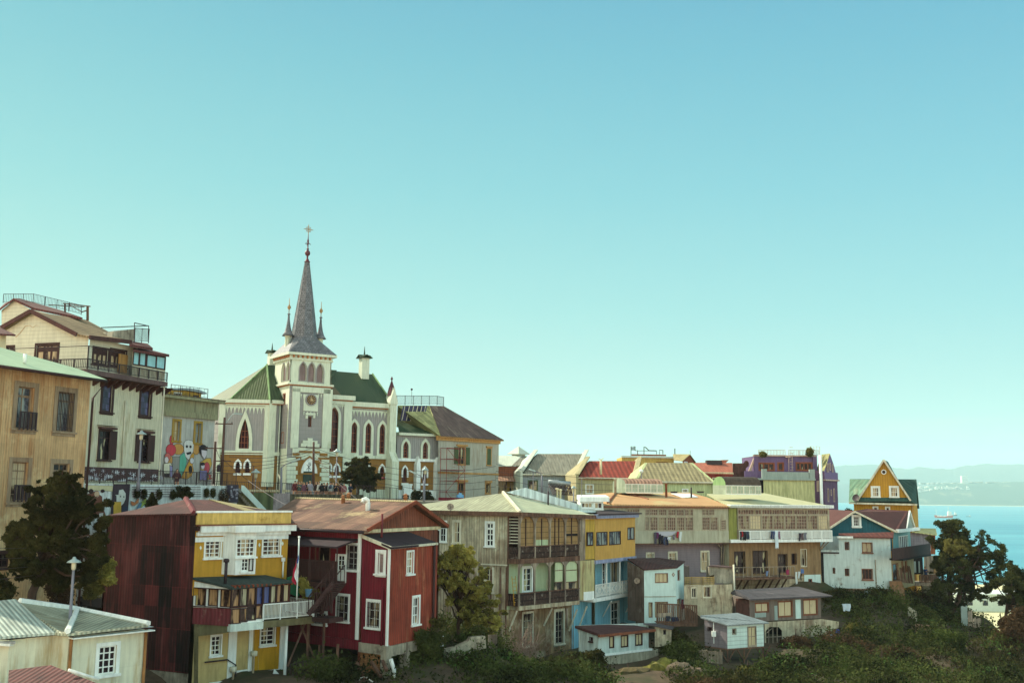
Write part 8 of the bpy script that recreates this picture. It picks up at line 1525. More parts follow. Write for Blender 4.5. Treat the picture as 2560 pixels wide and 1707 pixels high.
# individual bushes that stand out
def bush_at(px, py, Y, r, n, m, lb, size=.1, k=8, name='bush'):
    b = P(px, py, Y); b.z = float(hgt(b.x, b.y)[0]) if abs(hgt(b.x, b.y)[0]-b.z) < 3 else b.z-r
    s_ = r*FOC/Y; return tree(lb, b, b+Vector((0, 0, r)), [(px+random.uniform(-s_, s_)*.7, py+random.uniform(-s_, s_)*.6, Y+random.uniform(-r, r)*.5, r*.5) for _ in range(k)], n, size, m, 'bush', name, .05)
mat('petal', '#cfcfc4', .05, .8, grime=0)
bf = bush_at(2205, 1680, 84, 1.3, 6000, 'leafcliff', 'white-flowering bush low on the hillside'); leaves('blossom', [tuple(P(2205+random.uniform(-35, 30), 1672+random.uniform(-22, 30), 83.2)) for _ in range(30)], [.25]*30, 1500, .07, 'petal', bf)
bush_at(1060, 1608, 65, 1.0, 7000, 'leafcliff', 'upright green bush climbing the low wall below the red house', k=14); bush_at(1490, 1645, 77, .8, 5000, 'leafdark', 'dark ivy bush at the left end of the hut retaining wall', k=12); bush_at(1690, 1600, 84, 1.0, 6000, 'leafdark', 'dark ivy-like bush under the cluttered deck', k=14)
bush_at(2090, 1500, 108, 1.4, 7000, 'leafdark', 'dark bush below the left corner of the white block', k=14); bush_at(2195, 1500, 108, 1.5, 8000, 'leafdark', 'dark bush below the right half of the white block', k=14); bush_at(2080, 1690, 80, 1.0, 5000, 'leafbright', 'bright green low plants at the lower edge left of the flowering bush'); bush_at(1570, 1692, 76, .7, 3000, 'leafdark', 'small dark bush on the bare earth slope'); bush_at(2320, 1540, 106, 1.3, 7000, 'leafolive', 'olive bush under the annex deck', k=12)
bush_at(1990, 1630, 88, 1.6, 9000, 'leafbrown', 'large reddish-brown dry bush below the barred arch wall', k=16)
# bare twiggy shrub
b = P(1310, 1650, 76); t_ = T('bare_shrub', 'leafless twiggy shrub in front of the stained ground-floor wall', 'shrub', b); mb = MB()
for i in range(60):
    a = random.uniform(0, 2*math.pi); d = Vector((math.cos(a)*random.uniform(.4, 1.8), math.sin(a)*.6, random.uniform(.8, 2.8))); p = limb(mb, b+Vector((random.uniform(-1.2, 1.2), 0, -.2)), b+d+Vector((random.uniform(-.8, .8), 0, 0)), .025, .008, .25, 4)
    limb(mb, p[2], p[2]+Vector((random.uniform(-.7, .7), random.uniform(-.3, .3), random.uniform(.2, .8))), .012, .005, .2, 3)
mb.make('twigs', mat('twig', '#8a7466', .15, .9), t_)
# garden wall below the tree
GW = F(*B7(180, 960), 68, 30); mb = MB(); mb.prism([GW.at(*p) for p in B7.L(170, 890, 350, 850, 480, 790, 500, 755, 640, 740, 650, 860, 500, 900, 370, 1000, 190, 1010)], GW.n*-.4); solo(mb, 'garden_wall', 'retstone', 'low crumbling plastered garden wall below the sunlit tree', 'wall')
mb = MB(); q = GW.at(*B7(710, 800), -2); GG = F(0, 0, 0, 10, q); mb.rect(GG, B7(668, 728, 755, 905), 0, .06); solo(mb, 'gate', 'greytimber', 'weathered wooden gate left of the bare shrub', 'gate')
mb = MB(); mb.rect(F(*B7(195, 800), 70, 20), B7(180, 730, 212, 862), 0, .4); solo(mb, 'cabinet', 'white', 'small white cabinet standing by the steps beside the red house', 'cabinet')
# rocks / earth face at bottom
for i, (x, y, Y, r, lb) in enumerate(((1580, 1708, 75, 1.1, 'olive-stained rock outcrop under the retaining wall'), (1720, 1705, 74.5, 1.3, 'bare grey rock face at the bottom edge'), (1650, 1690, 76, 1.1, 'mossy yellow-green rock between the two outcrops'), (1995, 1690, 82, 1.0, 'brick-brown boulder at the bottom of the slope'), (2290, 1600, 100, 1.3, 'pinkish rock outcrop on the right slope'))):
    c = P(x, y, Y)
    mb = MB(); mb.smooth = False; n1, n2 = 14, 9; vv = []
    for a in range(n2+1):
        for b_ in range(n1):
            th, ph = math.pi*a/n2, 2*math.pi*b_/n1; d = Vector((math.sin(th)*math.cos(ph), math.sin(th)*math.sin(ph), math.cos(th))); k = r*(1+.45*noise.fractal(d*1.6+Vector((i*9, 0, 0)), 1, 2, 4)); vv.append(c+Vector((d.x*1.5, d.y, d.z))*k)
    mb.raw(vv, [(a*n1+b_, a*n1+(b_+1) % n1, (a+1)*n1+(b_+1) % n1, (a+1)*n1+b_) for a in range(n2) for b_ in range(n1)]); solo(mb, 'rock', mat('rock%d' % i, ('#5c5034', '#6a5c4c', '#7c7634', '#75503c', '#8a6a54')[i], .3, .95, spot=('#4c4a2c', .5, 1.2)), lb, 'rock', org=c)
# ================================================================== street furniture
mat('polegrey', '#77757c', .1, .6); mat('polewood', '#5a3f36', .2, .85); mat('lamphat', '#9fb0ac', .06, .4, metal=.2); mat('lampglass', '#c9bfa0', .05, .3)
def post_lamp(label, px, pyt, Y, h, s=1.0, group='round-hatted street lamps'):
    tp = P(px, pyt, Y); b = Vector((tp.x, tp.y, tp.z-h)); t_ = T('street_lamp', label, 'street lamp', b, group); mb = MB(); mb.lathe(b, [(.14, 0), (.14, .5), (.08, .6), (.06, h-.9*s)], 8); mb.make('pole', 'polegrey', t_)
    mb = MB(); mb.lathe(b, [(.1*s, h-.9*s), (.16*s, h-.8*s), (.17*s, h-.35*s), (.1*s, h-.3*s)], 10); mb.make('lantern', 'lampglass', t_)
    mb = MB(); mb.lathe(b, [(.5*s, h-.38*s), (.42*s, h-.27*s), (.14*s, h-.12*s), (.1*s, h), (.02, h+.02)], 14); mb.make('lamp_shade', 'lamphat', t_); return t_
post_lamp('street lamp with round metal hat standing beside the dark car', 186, 1392, 47, 4.2, .62); post_lamp('street lamp in front of the mansion shutters on the promenade', 354, 1076, 70, 4.0, .7); post_lamp('street lamp right of the church portal above the crowd', 843, 1122, 110, 5.0, .9); post_lamp('street lamp before the church annex windows', 1063, 1168, 110, 5, .8); post_lamp('small street lamp behind the white roof parapet', 1434, 1214, 116, 3, .7); post_lamp('street lamp with wide hat in front of the ochre church base', 640, 1172, 97, 4.5, .95)
def arm_lamp(label, pts, Y, r=.1, m='polegrey', kind='head'):
    q = [P(x, y, Y) for x, y in pts]; b = Vector((q[0].x, q[0].y, q[0].z)); t_ = T('street_light', label, 'street light', b); mb = MB(); mb.tube([b, q[1]], r, 8, r*.7); mb.make('pole', m, t_); mb = MB(); mb.tube(q[1:], r*.35, 5); mb.make('arm', 'polegrey', t_)
    mb = MB(); d = (q[-1]-q[-2]).normalized(); beam(mb, q[-1]-d*.1, q[-1]+d*.7, .3, .14); mb.make('lamp_head', 'lamphat', t_); return t_
arm_lamp('concrete street light with curved arm left of the church portal', [A5(1575, 1400), A5(1588, 880), A5(1640, 840), A5(1735, 803)], 96, .13, 'polegrey'); arm_lamp('street light with curved arm in front of the church annex', [B3(1130, 1560), B3(1130, 1310), B3(1100, 1260), B3(1045, 1235)], 104, .1); arm_lamp('concrete street light in front of the grey cottage', [B8(608, 600), B8(606, 425), B8(580, 395), B8(535, 380)], 120, .13)
mb = MB(); q = P(*B8(1583, 480), 118); mb.tube([q-Vector((0, 0, 2)), q+Vector((0, 0, .9))], .05, 5); t_ = T('street_lamp', 'white globe lamp in front of the brown tiled roof', 'street lamp', q); mb.make('pole', 'polegrey', t_); mb = MB(); mb.lathe(q+Vector((0, 0, 1.1)), [(.04, -.2), (.18, -.1), (.23, .03), (.18, .16), (.04, .22)], 10); mb.make('globe', 'white', t_)
def pole(label, a, b, Y, r=.13, arms=1):
    p, q = P(*a, Y), P(*b, Y); t_ = T('utility_pole', label, 'utility pole', p, 'wooden utility poles by the church'); mb = MB(); mb.tube([p, Vector((p.x*.4+q.x*.6, p.y, q.z))], r, 8, r*.7); mb.make('pole', 'polewood', t_); top = Vector((p.x*.4+q.x*.6, p.y, q.z))
    for i in range(arms): mb = MB(); z = top-Vector((0, 0, .6+i*3.4)); beam(mb, z-Vector((.8, .1, 0)), z+Vector((.8, -.1, 0)), .1); mb.make('crossarm', 'polewood', t_); mb = MB(); mb.lathe(z+Vector((-.25, -.25, -1.0)), [(.16, 0), (.18, .1), (.18, .6), (.1, .65)], 8) if i == 1 else [mb.lathe(z+Vector((s_, -.0, .05)), [(.04, 0), (.05, .12)], 5) for s_ in (-.7, .7)]; mb.make('transformer' if i == 1 else 'insulator', 'iron', t_)
    return top
pA = pole('tall wooden utility pole with curved lamp at the left end of the church', A5(800, 1110), A5(845, 225), 96, .15, 2); pB = pole('shorter wooden utility pole left of the tall one beside the mural building', A5(700, 1100), A5(722, 540), 92, .14, 1); pC = pole('wooden utility pole rising from the crowd before the church door', B2(718, 1440), B2(714, 996), 108, .15, 1)
mb = MB(); q = [P(*A5(x, y), 96) for x, y in ((852, 320), (900, 250), (945, 190), (975, 175))]; mb.tube(q, .04, 5); beam(mb, q[-1], q[-1]+Vector((.7, 0, -.05)), .25, .12); solo(mb, 'lamp_arm', 'lamphat', 'curved lamp arm fixed to the tall utility pole left of the church', 'street light')
mb = MB(); q = P(628, 1290, 98); mb.tube([q, q+Vector((0, 0, 4.6))], .07, 6); solo(mb, 'pole', 'polewood', 'thin dark pole beside the white stair wall', 'pole')
def wire(label, a, b, sag=.8, r=.024, n=14):
    a, b = Vector(a), Vector(b); mb = MB(); mb.tube([a+(b-a)*i/n-Vector((0, 0, sag*4*(i/n)*(1-i/n))) for i in range(n+1)], r, 3); return solo(mb, 'wire', 'iron', label, 'wire', 'overhead wires of the street', org=a)
Wl = 'overhead wire slung between the poles and houses'
for i in range(4): wire(Wl, pA-Vector((.4*i-.6, 0, 3.6+.4*i)), pC-Vector((.2*i, 0, .6+.35*i)), .5)
for i in range(4): wire(Wl, pC-Vector((0, 0, .6+.5*i)), P(1240, 1165+i*17, 125), 1.4)
for i in range(4): wire(Wl, P(1240, 1160+i*17, 125), P(1600, 1195+i*14, 118), .6)
for i in range(4): wire(Wl, P(-60, 1366+i*28, 46), P(262, 1345+i*16, 57), .25, .012)
wire(Wl, pA-Vector((0, 0, 4)), P(310, 1320, 66), .5); wire(Wl, pA-Vector((0, 0, 3.8)), P(770, 1290, 75), .4); wire(Wl, pB-Vector((0, 0, .4)), pA-Vector((0, 0, 4)), .2); wire(Wl, pC-Vector((0, 0, 1)), P(905, 1255, 84), .5)
# fences on the plaza edge
FE = F(*A5(850, 1200), 93, 36); z_ = 69.0; u1 = FE.q(*B2(500, 1460))[0]
t_ = T('iron_fence', 'dark iron railing along the plaza in front of the church base', 'fence', FE.w(0, z_)); railing(t_, FE.w(-2, z_+.1), FE.w(u1, z_), 1.5, 48, 'iron', rt=.022, br=.013, post=8)
FE2 = F(*B2(545, 1480), 102, 28); u1 = FE2.q(*B2(1010, 1540))[0]; t_ = T('iron_fence', 'ornate iron railing in front of the crowd', 'fence', FE2.w(0, z_)); railing(t_, FE2.w(0, z_-.3), FE2.w(u1, z_-.3), 1.0, 36, 'iron', rt=.022, br=.014, post=7)
a, b = P(*B3(395, 1500), 106), P(*B3(905, 1540), 106); t_ = T('iron_fence', 'sloping iron railing under the church tree down to the annex', 'fence', a); railing(t_, a, b, 1.3, 30, 'iron', rt=.02, br=.013, post=7)
PT = F(*A5(1240, 1300), 90, 20); mb = MB(); mb.rect(PT, A5(1225, 1205, 1478, 1500), -.1, 0); solo(mb, 'corrugated_fence', mat('corgreen', '#50583a', .15, .85, corr=.9, corrd=.25), 'green corrugated fence panel below the church railing', 'fence'); mb = MB(); mb.rect(PT, A5(1482, 1215, 1688, 1500), -.1, 0); solo(mb, 'panel_fence', mat('pangrey', '#8a8080', .1, .85, spot=('#5a4a4a', .4, 1.)), 'grey patched fence panel right of the green corrugated fence', 'fence')
mb = MB(); mb.rect(PT, (*A5(1690, 1225), 905, 1400), -.4, -.2); solo(mb, 'terrace_wall', mat('terr', '#4a4638', .2, .9, corr=.4), 'dark wall below the crowded terrace behind the red house roof', 'wall')
mb = MB(); mb.rect(F(*A5(1300, 1165), 96, 25), A5(1030, 1165, 1700, 1200), -.3, 0); solo(mb, 'kerb_wall', 'cream', 'low cream wall under the plaza railing', 'wall')
ST = F(*A5(1065, 1120), 86, 12); t_ = T('stair', 'white-walled stair descending beside the painted wall', 'stair', ST.at(*A5(1065, 1120))); mb = MB(); mb.prism([ST.at(*p) for p in A5.L(1065, 1110, 1100, 1118, 1400, 1440, 1310, 1440, 1060, 1180)], ST.n*-.3); mb.make('parapet', 'wcube', t_)
mb = MB()
for i in range(12): mb.prism([ST.at(*A5(1010+i*24, 1200+i*26), -1.8), ST.at(*A5(1040+i*24, 1200+i*26), -1.8), ST.at(*A5(1040+i*24, 1200+i*26), -.3), ST.at(*A5(1010+i*24, 1200+i*26), -.3)], (0, 0, -.25))
mb.make('step', 'concrete', t_)
mb = MB(); mb.prism([ST.at(*p, -.6) for p in A5.L(1000, 1180, 1060, 1190, 1300, 1440, 1000, 1440)], ST.n*-.2); solo(mb, 'bank_wall', 'mossconc', 'dark mossy bank wall under the white stair', 'wall')
# ================================================================== people
def human(name, pose, seed):
    rs = random.Random(seed); me = bpy.data.meshes.new(name); J = {}; E = []; Rr = {}
    def j(k, p, r, par=None): J[k] = p; Rr[k] = r; (E.append((par, k)) if par else None)
    lean = rs.uniform(-.02, .03)
    j('pel', (0, 0, .95), .15); j('spi', (0, lean*.5, 1.15), .135, 'pel'); j('che', (0, lean, 1.36), .155, 'spi'); j('nek', (0, lean, 1.5), .06, 'che'); j('hd0', (0, lean-.01, 1.58), .085, 'nek'); j('hd1', (0, lean-.02, 1.68), .1, 'hd0'); j('hd2', (0, lean, 1.755), .06, 'hd1'); j('nose', (0, lean-.125, 1.655), .016, 'hd1')
    for s, t in ((1, 'L'), (-1, 'R')):
        st = rs.uniform(-.05, .12); j('hip'+t, (.1*s, 0, .9), .1, 'pel'); j('kne'+t, (.11*s, -.03-st, .5), .07, 'hip'+t); j('ank'+t, (.12*s, .02, .09), .048, 'kne'+t); j('toe'+t, (.135*s, -.16, .035), .04, 'ank'+t)
        j('sho'+t, (.18*s, lean, 1.42), .068, 'che')
        if pose == 'down': el, wr = (.25*s, .03, 1.13), (.24*s, -.1, .88)
        elif pose == 'fold': el, wr = (.27*s, -.02, 1.15), (.05*s, -.2, 1.13)
        else: el, wr = (.26*s, -.06, 1.17), (.12*s, -.3, 1.3)
        j('elb'+t, el, .046, 'sho'+t); j('wri'+t, wr, .03, 'elb'+t); w = Vector(wr); d = (w-Vector(el)).normalized(); sd = d.cross(Vector((s, 0, .3))).normalized(); pm = w+d*.07; j('pal'+t, tuple(pm), .032, 'wri'+t)
        for f in range(4): k = 'f%d' % f+t; tp = pm+d*(.07+.02*(1-abs(f-1.4)/1.6))+sd*(.022*(f-1.5)); md = pm+d*.045+sd*(.019*(f-1.5)); j(k+'a', tuple(md), .0095, 'pal'+t); j(k+'b', tuple(tp-Vector((0, .012, 0))), .008, k+'a')
        tb = pm-d*.03-sd*.045; j('th'+t, tuple(tb), .01, 'pal'+t); j('th2'+t, tuple(tb+d*.035-sd*.01), .008, 'th'+t)
    ks = list(J); me.from_pydata([J[k] for k in ks], [(ks.index(a), ks.index(b)) for a, b in E], []); ob = bpy.data.objects.new(name, me); COL.objects.link(ob)
    md = ob.modifiers.new('s', 'SKIN'); 
    for i, k in enumerate(ks): me.skin_vertices[0].data[i].radius = (Rr[k]*(1.15 if k in ('pel', 'che') else 1), Rr[k]*.85 if k in ('pel', 'spi', 'che') else Rr[k])
    me.skin_vertices[0].data[0].use_root = True; ob.modifiers.new('u', 'SUBSURF').levels = 1; bpy.context.view_layer.update()
    ev = ob.evaluated_get(bpy.context.evaluated_depsgraph_get()); m2 = bpy.data.meshes.new_from_object(ev); bpy.data.objects.remove(ob)
    for m_ in ('skin', 'trouser0', 'shoe'): m2.materials.append(None)
    for p in m2.polygons:
        z = p.center.z; x = abs(p.center.x); hand = (pose == 'down' and z < .9 and x > .19) or (pose != 'down' and p.center.y < -.2 and z > 1.05 and z < 1.5)
        p.material_index = 0 if (z > 1.49 or hand) else (2 if z < .08 else 1); p.use_smooth = True
    # upper garment: loose shell that follows the torso and arms
    vs = [v.co.copy() for v in m2.vertices]; ns = [v.normal.copy() for v in m2.vertices]; fs = [tuple(p.vertices) for p in m2.polygons if .86 < p.center.z < 1.5 and p.material_index == 1]
    used = sorted({i for f in fs for i in f}); mp = {i: k for k, i in enumerate(used)}; sh = bpy.data.meshes.new('jacket'); sh.from_pydata([vs[i]+ns[i]*.022 for i in used], [], [tuple(mp[i] for i in f) for f in fs]); sh.polygons.foreach_set('use_smooth', [True]*len(fs))
    hr = bpy.data.meshes.new('hair'); v_, f_ = [], []; n1, n2 = 12, 7; long_ = seed % 2
    for a in range(n2):
        th = R(10+a*(92 if not long_ else 100)/n2)
        for b in range(n1): ph = 2*math.pi*b/n1; back_ = math.sin(ph) > -.35; tt = th if back_ else min(th, R(55)); v_.append((.115*math.sin(tt)*math.cos(ph), .02+lean+.12*math.sin(tt)*math.sin(ph), 1.665+.125*math.cos(tt)-(.16*(a/n2)**2 if long_ and back_ else 0)))
    for a in range(n2-1):
        for b in range(n1): f_.append((a*n1+b, a*n1+(b+1) % n1, (a+1)*n1+(b+1) % n1, (a+1)*n1+b))
    f_.append(tuple(range(n1))); hr.from_pydata(v_, [], f_); return m2, sh, hr
KIT = [human('person', p, i) for i, p in enumerate(('down', 'fold', 'raise', 'down'))]
mat('skin', '#b98a6c', .08, .6, grime=0); mat('shoe', '#241c1c', .1, .6, grime=0); mat('hairdark', '#1e1614', .15, .6, grime=0); mat('hairlight', '#8a6a42', .15, .6, grime=0)
for i, c in enumerate(('#232634', '#2c2426', '#3d4658', '#5a5248')): mat('trouser%d' % i, c, .1, .85, grime=0)
def person(label, loc, rz, kit, jc, tc, hair='hairdark', h=1.0, group=None, backpack=False):
    b, s, hr = KIT[kit]; t_ = T('person', label, 'person', loc, group); t_.rotation_euler = (0, 0, rz); t_.scale = (h, h, h); jm = mat('cloth_'+jc, tuple(v*.55 for v in lin(jc)), .12, .85, grime=0)
    for n, me, ms in (('body', b, ('skin', 'trouser%d' % tc, 'shoe')), ('jacket', s, (jm.name,)), ('hair', hr, (hair,))):
        o = bpy.data.objects.new(n, me.copy()); COL.objects.link(o); o.parent = t_; o.data.materials.clear()
        for m_ in ms: o.data.materials.append(MATS[m_])
    if backpack: mb = MB(); mb.lathe((0, .2, 1.12), [(.06, -.02), (.15, .02), (.17, .15), (.15, .3), (.06, .38)], 8); o = mb.make('backpack', 'cloth_'+jc if 0 else 'trouser2', t_, Vector((0, 0, 0))); o.location = (0, 0, 0)
    return t_
zg = 68.95
crowd = [(535, 104, '7a2c34', 'person in a dark red top at the left end of the crowd'), (560, 105.5, '2c2a30', 'person in black half hidden at the left of the crowd'), (578, 104, '5d7068', 'person in a grey-green jacket in the left part of the crowd'), (602, 106, 'b5746c', 'person in a salmon top beside the grey-green jacket'), (625, 104, '8a5a6a', 'person in a dusky pink top left of the utility pole'), (652, 105, '4a3030', 'person in a brown coat just left of the pale hooded person'), (684, 103.8, 'b8b4c0', 'fair-haired person in a pale lilac jacket left of the utility pole'), (745, 105, '3c2424', 'person in maroon just right of the utility pole'), (770, 104, 'c4c6c0', 'person in a white jacket right of the utility pole'), (797, 103.8, '1f1c22', 'person in black with head high in the middle of the crowd'), (822, 105, '2a2630', 'person in a dark coat right of the tall black figure'), (850, 104.2, '241f28', 'dark-clothed person in the right half of the crowd'), (885, 104, 'c0cac8', 'person with a white bag-like top low in the crowd'), (912, 105.5, '2e2a34', 'dark figure between the white top and the lamp'), (940, 104, '262430', 'dark-coated person beneath the street lamp'), (990, 106, '5a2c38', 'person in burgundy left of the church tree'), (1018, 105.5, 'a86a6a', 'person in a pink scarf beside the burgundy one'), (1080, 107, '2b3046', 'lone person in navy under the church tree')]
for i, (x, Y, c, lb) in enumerate(crowd):
    q = P(600+x/3.92, 1240, Y); person(lb, (q.x, Y, zg), random.uniform(-.9, .9)+(math.pi if i % 3 == 0 else 0), i % 4, c, i % 4, 'hairlight' if i in (3, 4, 6) else 'hairdark', random.uniform(.92, 1.04), 'visitors on the church terrace', i % 5 == 2)
q = P(*A5(215, 1100), 79); person('person in a maroon jacket leaning on the promenade railing below the mural', (q.x, q.y, 69.6), .3, 1, '5a2430', 1, h=1.0)
q = P(*C6(1225, 1455), 120); person('person in a blue top standing on the ramshackle annex deck', (q.x, q.y, Dk.w(0, zd).z), .4, 2, '2c4a7c', 1, h=1.0)
# ================================================================== car under the tree
def car(label, px, py, Y, rz, s=1.0):
    c = P(px, py, Y); t_ = T('parked_car', label, 'car', c); rm = Matrix.Rotation(rz, 3, 'Z'); X = lambda x, y, z: c+rm@Vector((x, y, z))
    prof = [(-2.1, .35), (-2.1, .75), (-1.95, .92), (-1.3, .98), (1.0, .95), (1.9, .78), (2.1, .6), (2.12, .35)]; mb = MB(); mb.prism([X(a, -.85, b) for a, b in prof], rm@Vector((0, 1.7, 0))); mb.make('body', mat('carpaint', '#20222c', .05, .25, grime=0, spec=.6), t_)
    cab = [(-1.7, .97), (-1.15, 1.42), (.1, 1.45), (1.0, .96)]; mb = MB(); mb.prism([X(a, -.7, b) for a, b in cab], rm@Vector((0, 1.4, 0))); mb.make('glasshouse', 'glassblue', t_)
    mb = MB(); mb.prism([X(a, -.66, b) for a, b in ((-1.2, 1.42), (.15, 1.45), (.1, 1.5), (-1.1, 1.48))], rm@Vector((0, 1.32, 0))); mb.make('roof', 'zinc', t_)
    for x in (-1.3, 1.3):
        for y in (-.86, .86): w = MB(); w.tube([X(x, y-.1, .33), X(x, y+.1, .33)], .33, 16); w_ = w.make('wheel', 'black', t_); r_ = MB(); r_.tube([X(x, y-.11, .33), X(x, y+.11, .33)], .18, 12); r_.make('rim', 'zinc', w_)
    for y in (-.6, .6): h = MB(); h.box(X(2.08, y, .66), (.1, .3, .14), rz); h.make('headlight', 'white', t_)
car('dark parked car half hidden behind the rust-red side wall', 258, 1528, 66, math.pi-.45)
# ================================================================== laundry
def cloth(label, Fc, r, c, group=None, amp=.05, name='hanging_clothes', cat='laundry', sway=0):
    u0, z1 = Fc.q(r[0], r[1]); u1, z0 = Fc.q(r[2], r[3]); mb = MB(); mb.smooth = True; nu, nz_ = 8, 8; ph = random.uniform(0, 6); V = []
    for b in (0, 1):
        for j in range(nz_+1):
            for i in range(nu+1):
                a, v = i/nu, j/nz_; V.append(Fc.w(u0+(u1-u0)*a*(1-.15*v)+sway*v+.03*math.sin(v*5+ph), z1+(z0-z1)*v*(1-.12*math.sin(a*5+ph)**2), .12+amp*math.sin(a*9+ph+v)*(.4+v)-b*.02))
    n = (nu+1)*(nz_+1); fs = [(o+j*(nu+1)+i, o+j*(nu+1)+i+1, o+(j+1)*(nu+1)+i+1, o+(j+1)*(nu+1)+i) for o in (0, n) for j in range(nz_) for i in range(nu)]; mb.raw(V, fs); return solo(mb, name, mat('cloth_'+c, '#'+c, .1, .9, grime=0), label, cat, group, org=V[0])
g1, g2 = 'washing hung on the grey terrace', 'washing hung on the white balustrade'; LA = LF.off(.15); LB_ = LF.off(.42)
for r, c, lb in (((360, 472, 385, 605), '4a4450', 'dark grey shirt at the left end of the grey terrace washing line'), ((384, 470, 408, 540), '5c2450', 'purple garment hanging on the grey terrace line'), ((408, 490, 432, 600), '1f1c26', 'black trousers hanging on the grey terrace line'), ((433, 505, 458, 598), '201e2a', 'long black garment in the middle of the grey terrace line'), ((458, 518, 486, 610), '3c4258', 'blue-grey jeans on the grey terrace line'), ((488, 520, 512, 610), '22263a', 'navy trousers right of the jeans on the grey terrace line'), ((500, 518, 542, 556), 'b9c0c4', 'small white cloth on the grey terrace line'), ((562, 495, 584, 550), '6a6472', 'mauve-grey shirt on the grey terrace line'), ((598, 462, 624, 530), 'a32434', 'bright red garment near the right end of the grey terrace line')): cloth(lb, LA, C2(*r), c, g1, .03)
mb = MB(); mb.prism([LA.at(*p, .05) for p in C2.L(380, 462, 610, 460, 560, 500, 500, 515, 430, 505)], LF.n*.03); solo(mb, 'bed_sheet', mat('sheetgrey', '#a8a8ae', .05, .9, grime=0), 'pale grey bed sheet slung in a curve along the terrace line', 'laundry', g1); cloth('white sheet hanging flat on the terrace apron', LA, C2(628, 464, 655, 572), 'c4ccc8', g1, .01)
for r, c, lb in (((1276, 460, 1296, 555), '24222c', 'black top at the left end of the white balustrade'), ((1290, 458, 1308, 520), '9c2c30', 'red cloth among the black washing at the left of the balustrade'), ((1308, 460, 1342, 560), '1c1a20', 'wide black garment on the left of the balustrade'), ((1344, 460, 1376, 550), '343c4a', 'dark blue garment right of the black washing'), ((1602, 456, 1626, 545), '2a3250', 'navy shirt at the middle of the balustrade'), ((1626, 456, 1650, 542), '3a4468', 'blue shirt beside the long white cloth'), ((1650, 456, 1688, 655), 'c3d0d4', 'long white cloth hanging far below the balustrade'), ((1688, 458, 1706, 545), '8a6a80', 'mauve garment right of the long white cloth'), ((1902, 478, 1928, 565), '38303a', 'dark garment at the right of the balustrade'), ((1930, 476, 1960, 558), '5c4c50', 'brown garment at the right of the balustrade'), ((1962, 474, 1992, 555), '6a6c74', 'grey garment at the right of the balustrade')): cloth(lb, LB_, C2(*r), c, g2, .03, sway=.0)
DA = DK.off(.1)
for r, c, lb in (((1552, 200, 1580, 255), '6a7c9c', 'light blue cloth over the rickety deck railing'), ((1690, 180, 1708, 270), '141216', 'tall black cloth on the rickety deck railing'), ((1770, 185, 1805, 240), '8a2c4c', 'magenta cloth on the rickety deck railing'), ((1868, 208, 1892, 345), 'c0c8c4', 'long cream cloth at the right end of the rickety deck'), ((1894, 205, 1920, 280), 'b8c0c0', 'white shirt at the right end of the rickety deck'), ((1922, 225, 1938, 300), '16141a', 'black cloth at the right end of the rickety deck'), ((1925, 178, 1958, 225), '4c6a9c', 'blue towel at the far right of the rickety deck')): cloth(lb, DA, C3(*r), c, 'washing on the rickety deck', .03)
for r, c, lb in (((545, 690, 585, 740), '23263a', 'navy cloth over the cluttered deck railing'), ((588, 690, 615, 735), '2e2c3c', 'dark cloth next to the navy one on the cluttered deck'), ((648, 500, 676, 610), '5a2430', 'maroon coat hanging beside the white cube house door'), ((480, 680, 530, 735), '2a2c36', 'dark rag at the left of the cluttered deck')): cloth(lb, F(*C3(600, 700), 84.4, 24).off(.5), C3(*r), c, 'washing by the white cube house', .03)
for (z, x0, y0, x1, y1, Y), c, lb in (((C5, 350, 720, 402, 785, 92), '2c4c9c', 'blue tarp snagged on scrub below the grey hut'), ((C5, 435, 455, 522, 530, 96), 'b4c4cc', 'pale blue-white sheet draped on a post in the scrub'), ((C5, 195, 865, 238, 900, 88), 'b05058', 'red and white rag lying in the scrub'), ((C5, 245, 815, 282, 850, 88), 'b0603c', 'orange rag lying in the scrub'), ((C5, 300, 775, 330, 808, 90), 'c0c8d4', 'crumpled white bag beside the blue tarp')): cloth(lb, F(*z(x0, y0), Y, 15), z(x0, y0, x1, y1), c, None, .12, 'rag', 'rag', .1)
# ================================================================== solar heater, tanks, antennas and small roof things
SH = F(*B8(790, 550), 104, 10); t_ = T('solar_heater', 'tilted solar water heater with lattice rack on the roof behind the white parapet', 'solar heater', SH.o); mb = MB(); a, b = SH.at(*B8(672, 486)), SH.at(*B8(885, 502)); mb.tube([a, b], .22, 10); mb.make('tank', 'zinc', t_); mb = MB(); c_, d_ = SH.at(*B8(720, 612), 1.2), SH.at(*B8(905, 615), 1.2)
for i in range(15): k = i/14; mb.tube([a.lerp(b, k)-Vector((0, 0, .2)), c_.lerp(d_, k)], .045, 4)
for i in range(14): k = i/14; mb.tube([a.lerp(b, k), c_.lerp(d_, min(1, k+.25))], .02, 3)
mb.make('collector', 'darkwood', t_); mb = MB(); beam(mb, SH.at(*B8(680, 500)), SH.at(*B8(665, 600), -.5), .06); beam(mb, b, SH.at(*B8(880, 610), -.5), .06); beam(mb, SH.at(*B8(840, 575), 1), SH.at(*B8(865, 520)), .05); mb.make('rack', 'polegrey', t_)
for x, y, lb in ((757, 590, 'left of two small ochre chimneys in front of the solar heater'), (787, 600, 'right of two small ochre chimneys in front of the solar heater')): q = P(*B8(x, y), 98); mb = MB(); mb.lathe(q, [(.1, -.6), (.1, .25), (.17, .28), (.17, .38), (.03, .42)], 8); solo(mb, 'chimney', 'cream', lb, 'chimney', 'ochre roof chimneys')
mb = MB(); q = P(*B8(520, 600), 120); mb.tube([q, q+Vector((0, 0, 2.6))], .05, 5); solo(mb, 'mast', 'polegrey', 'thin white mast in front of the grey cottage', 'mast')
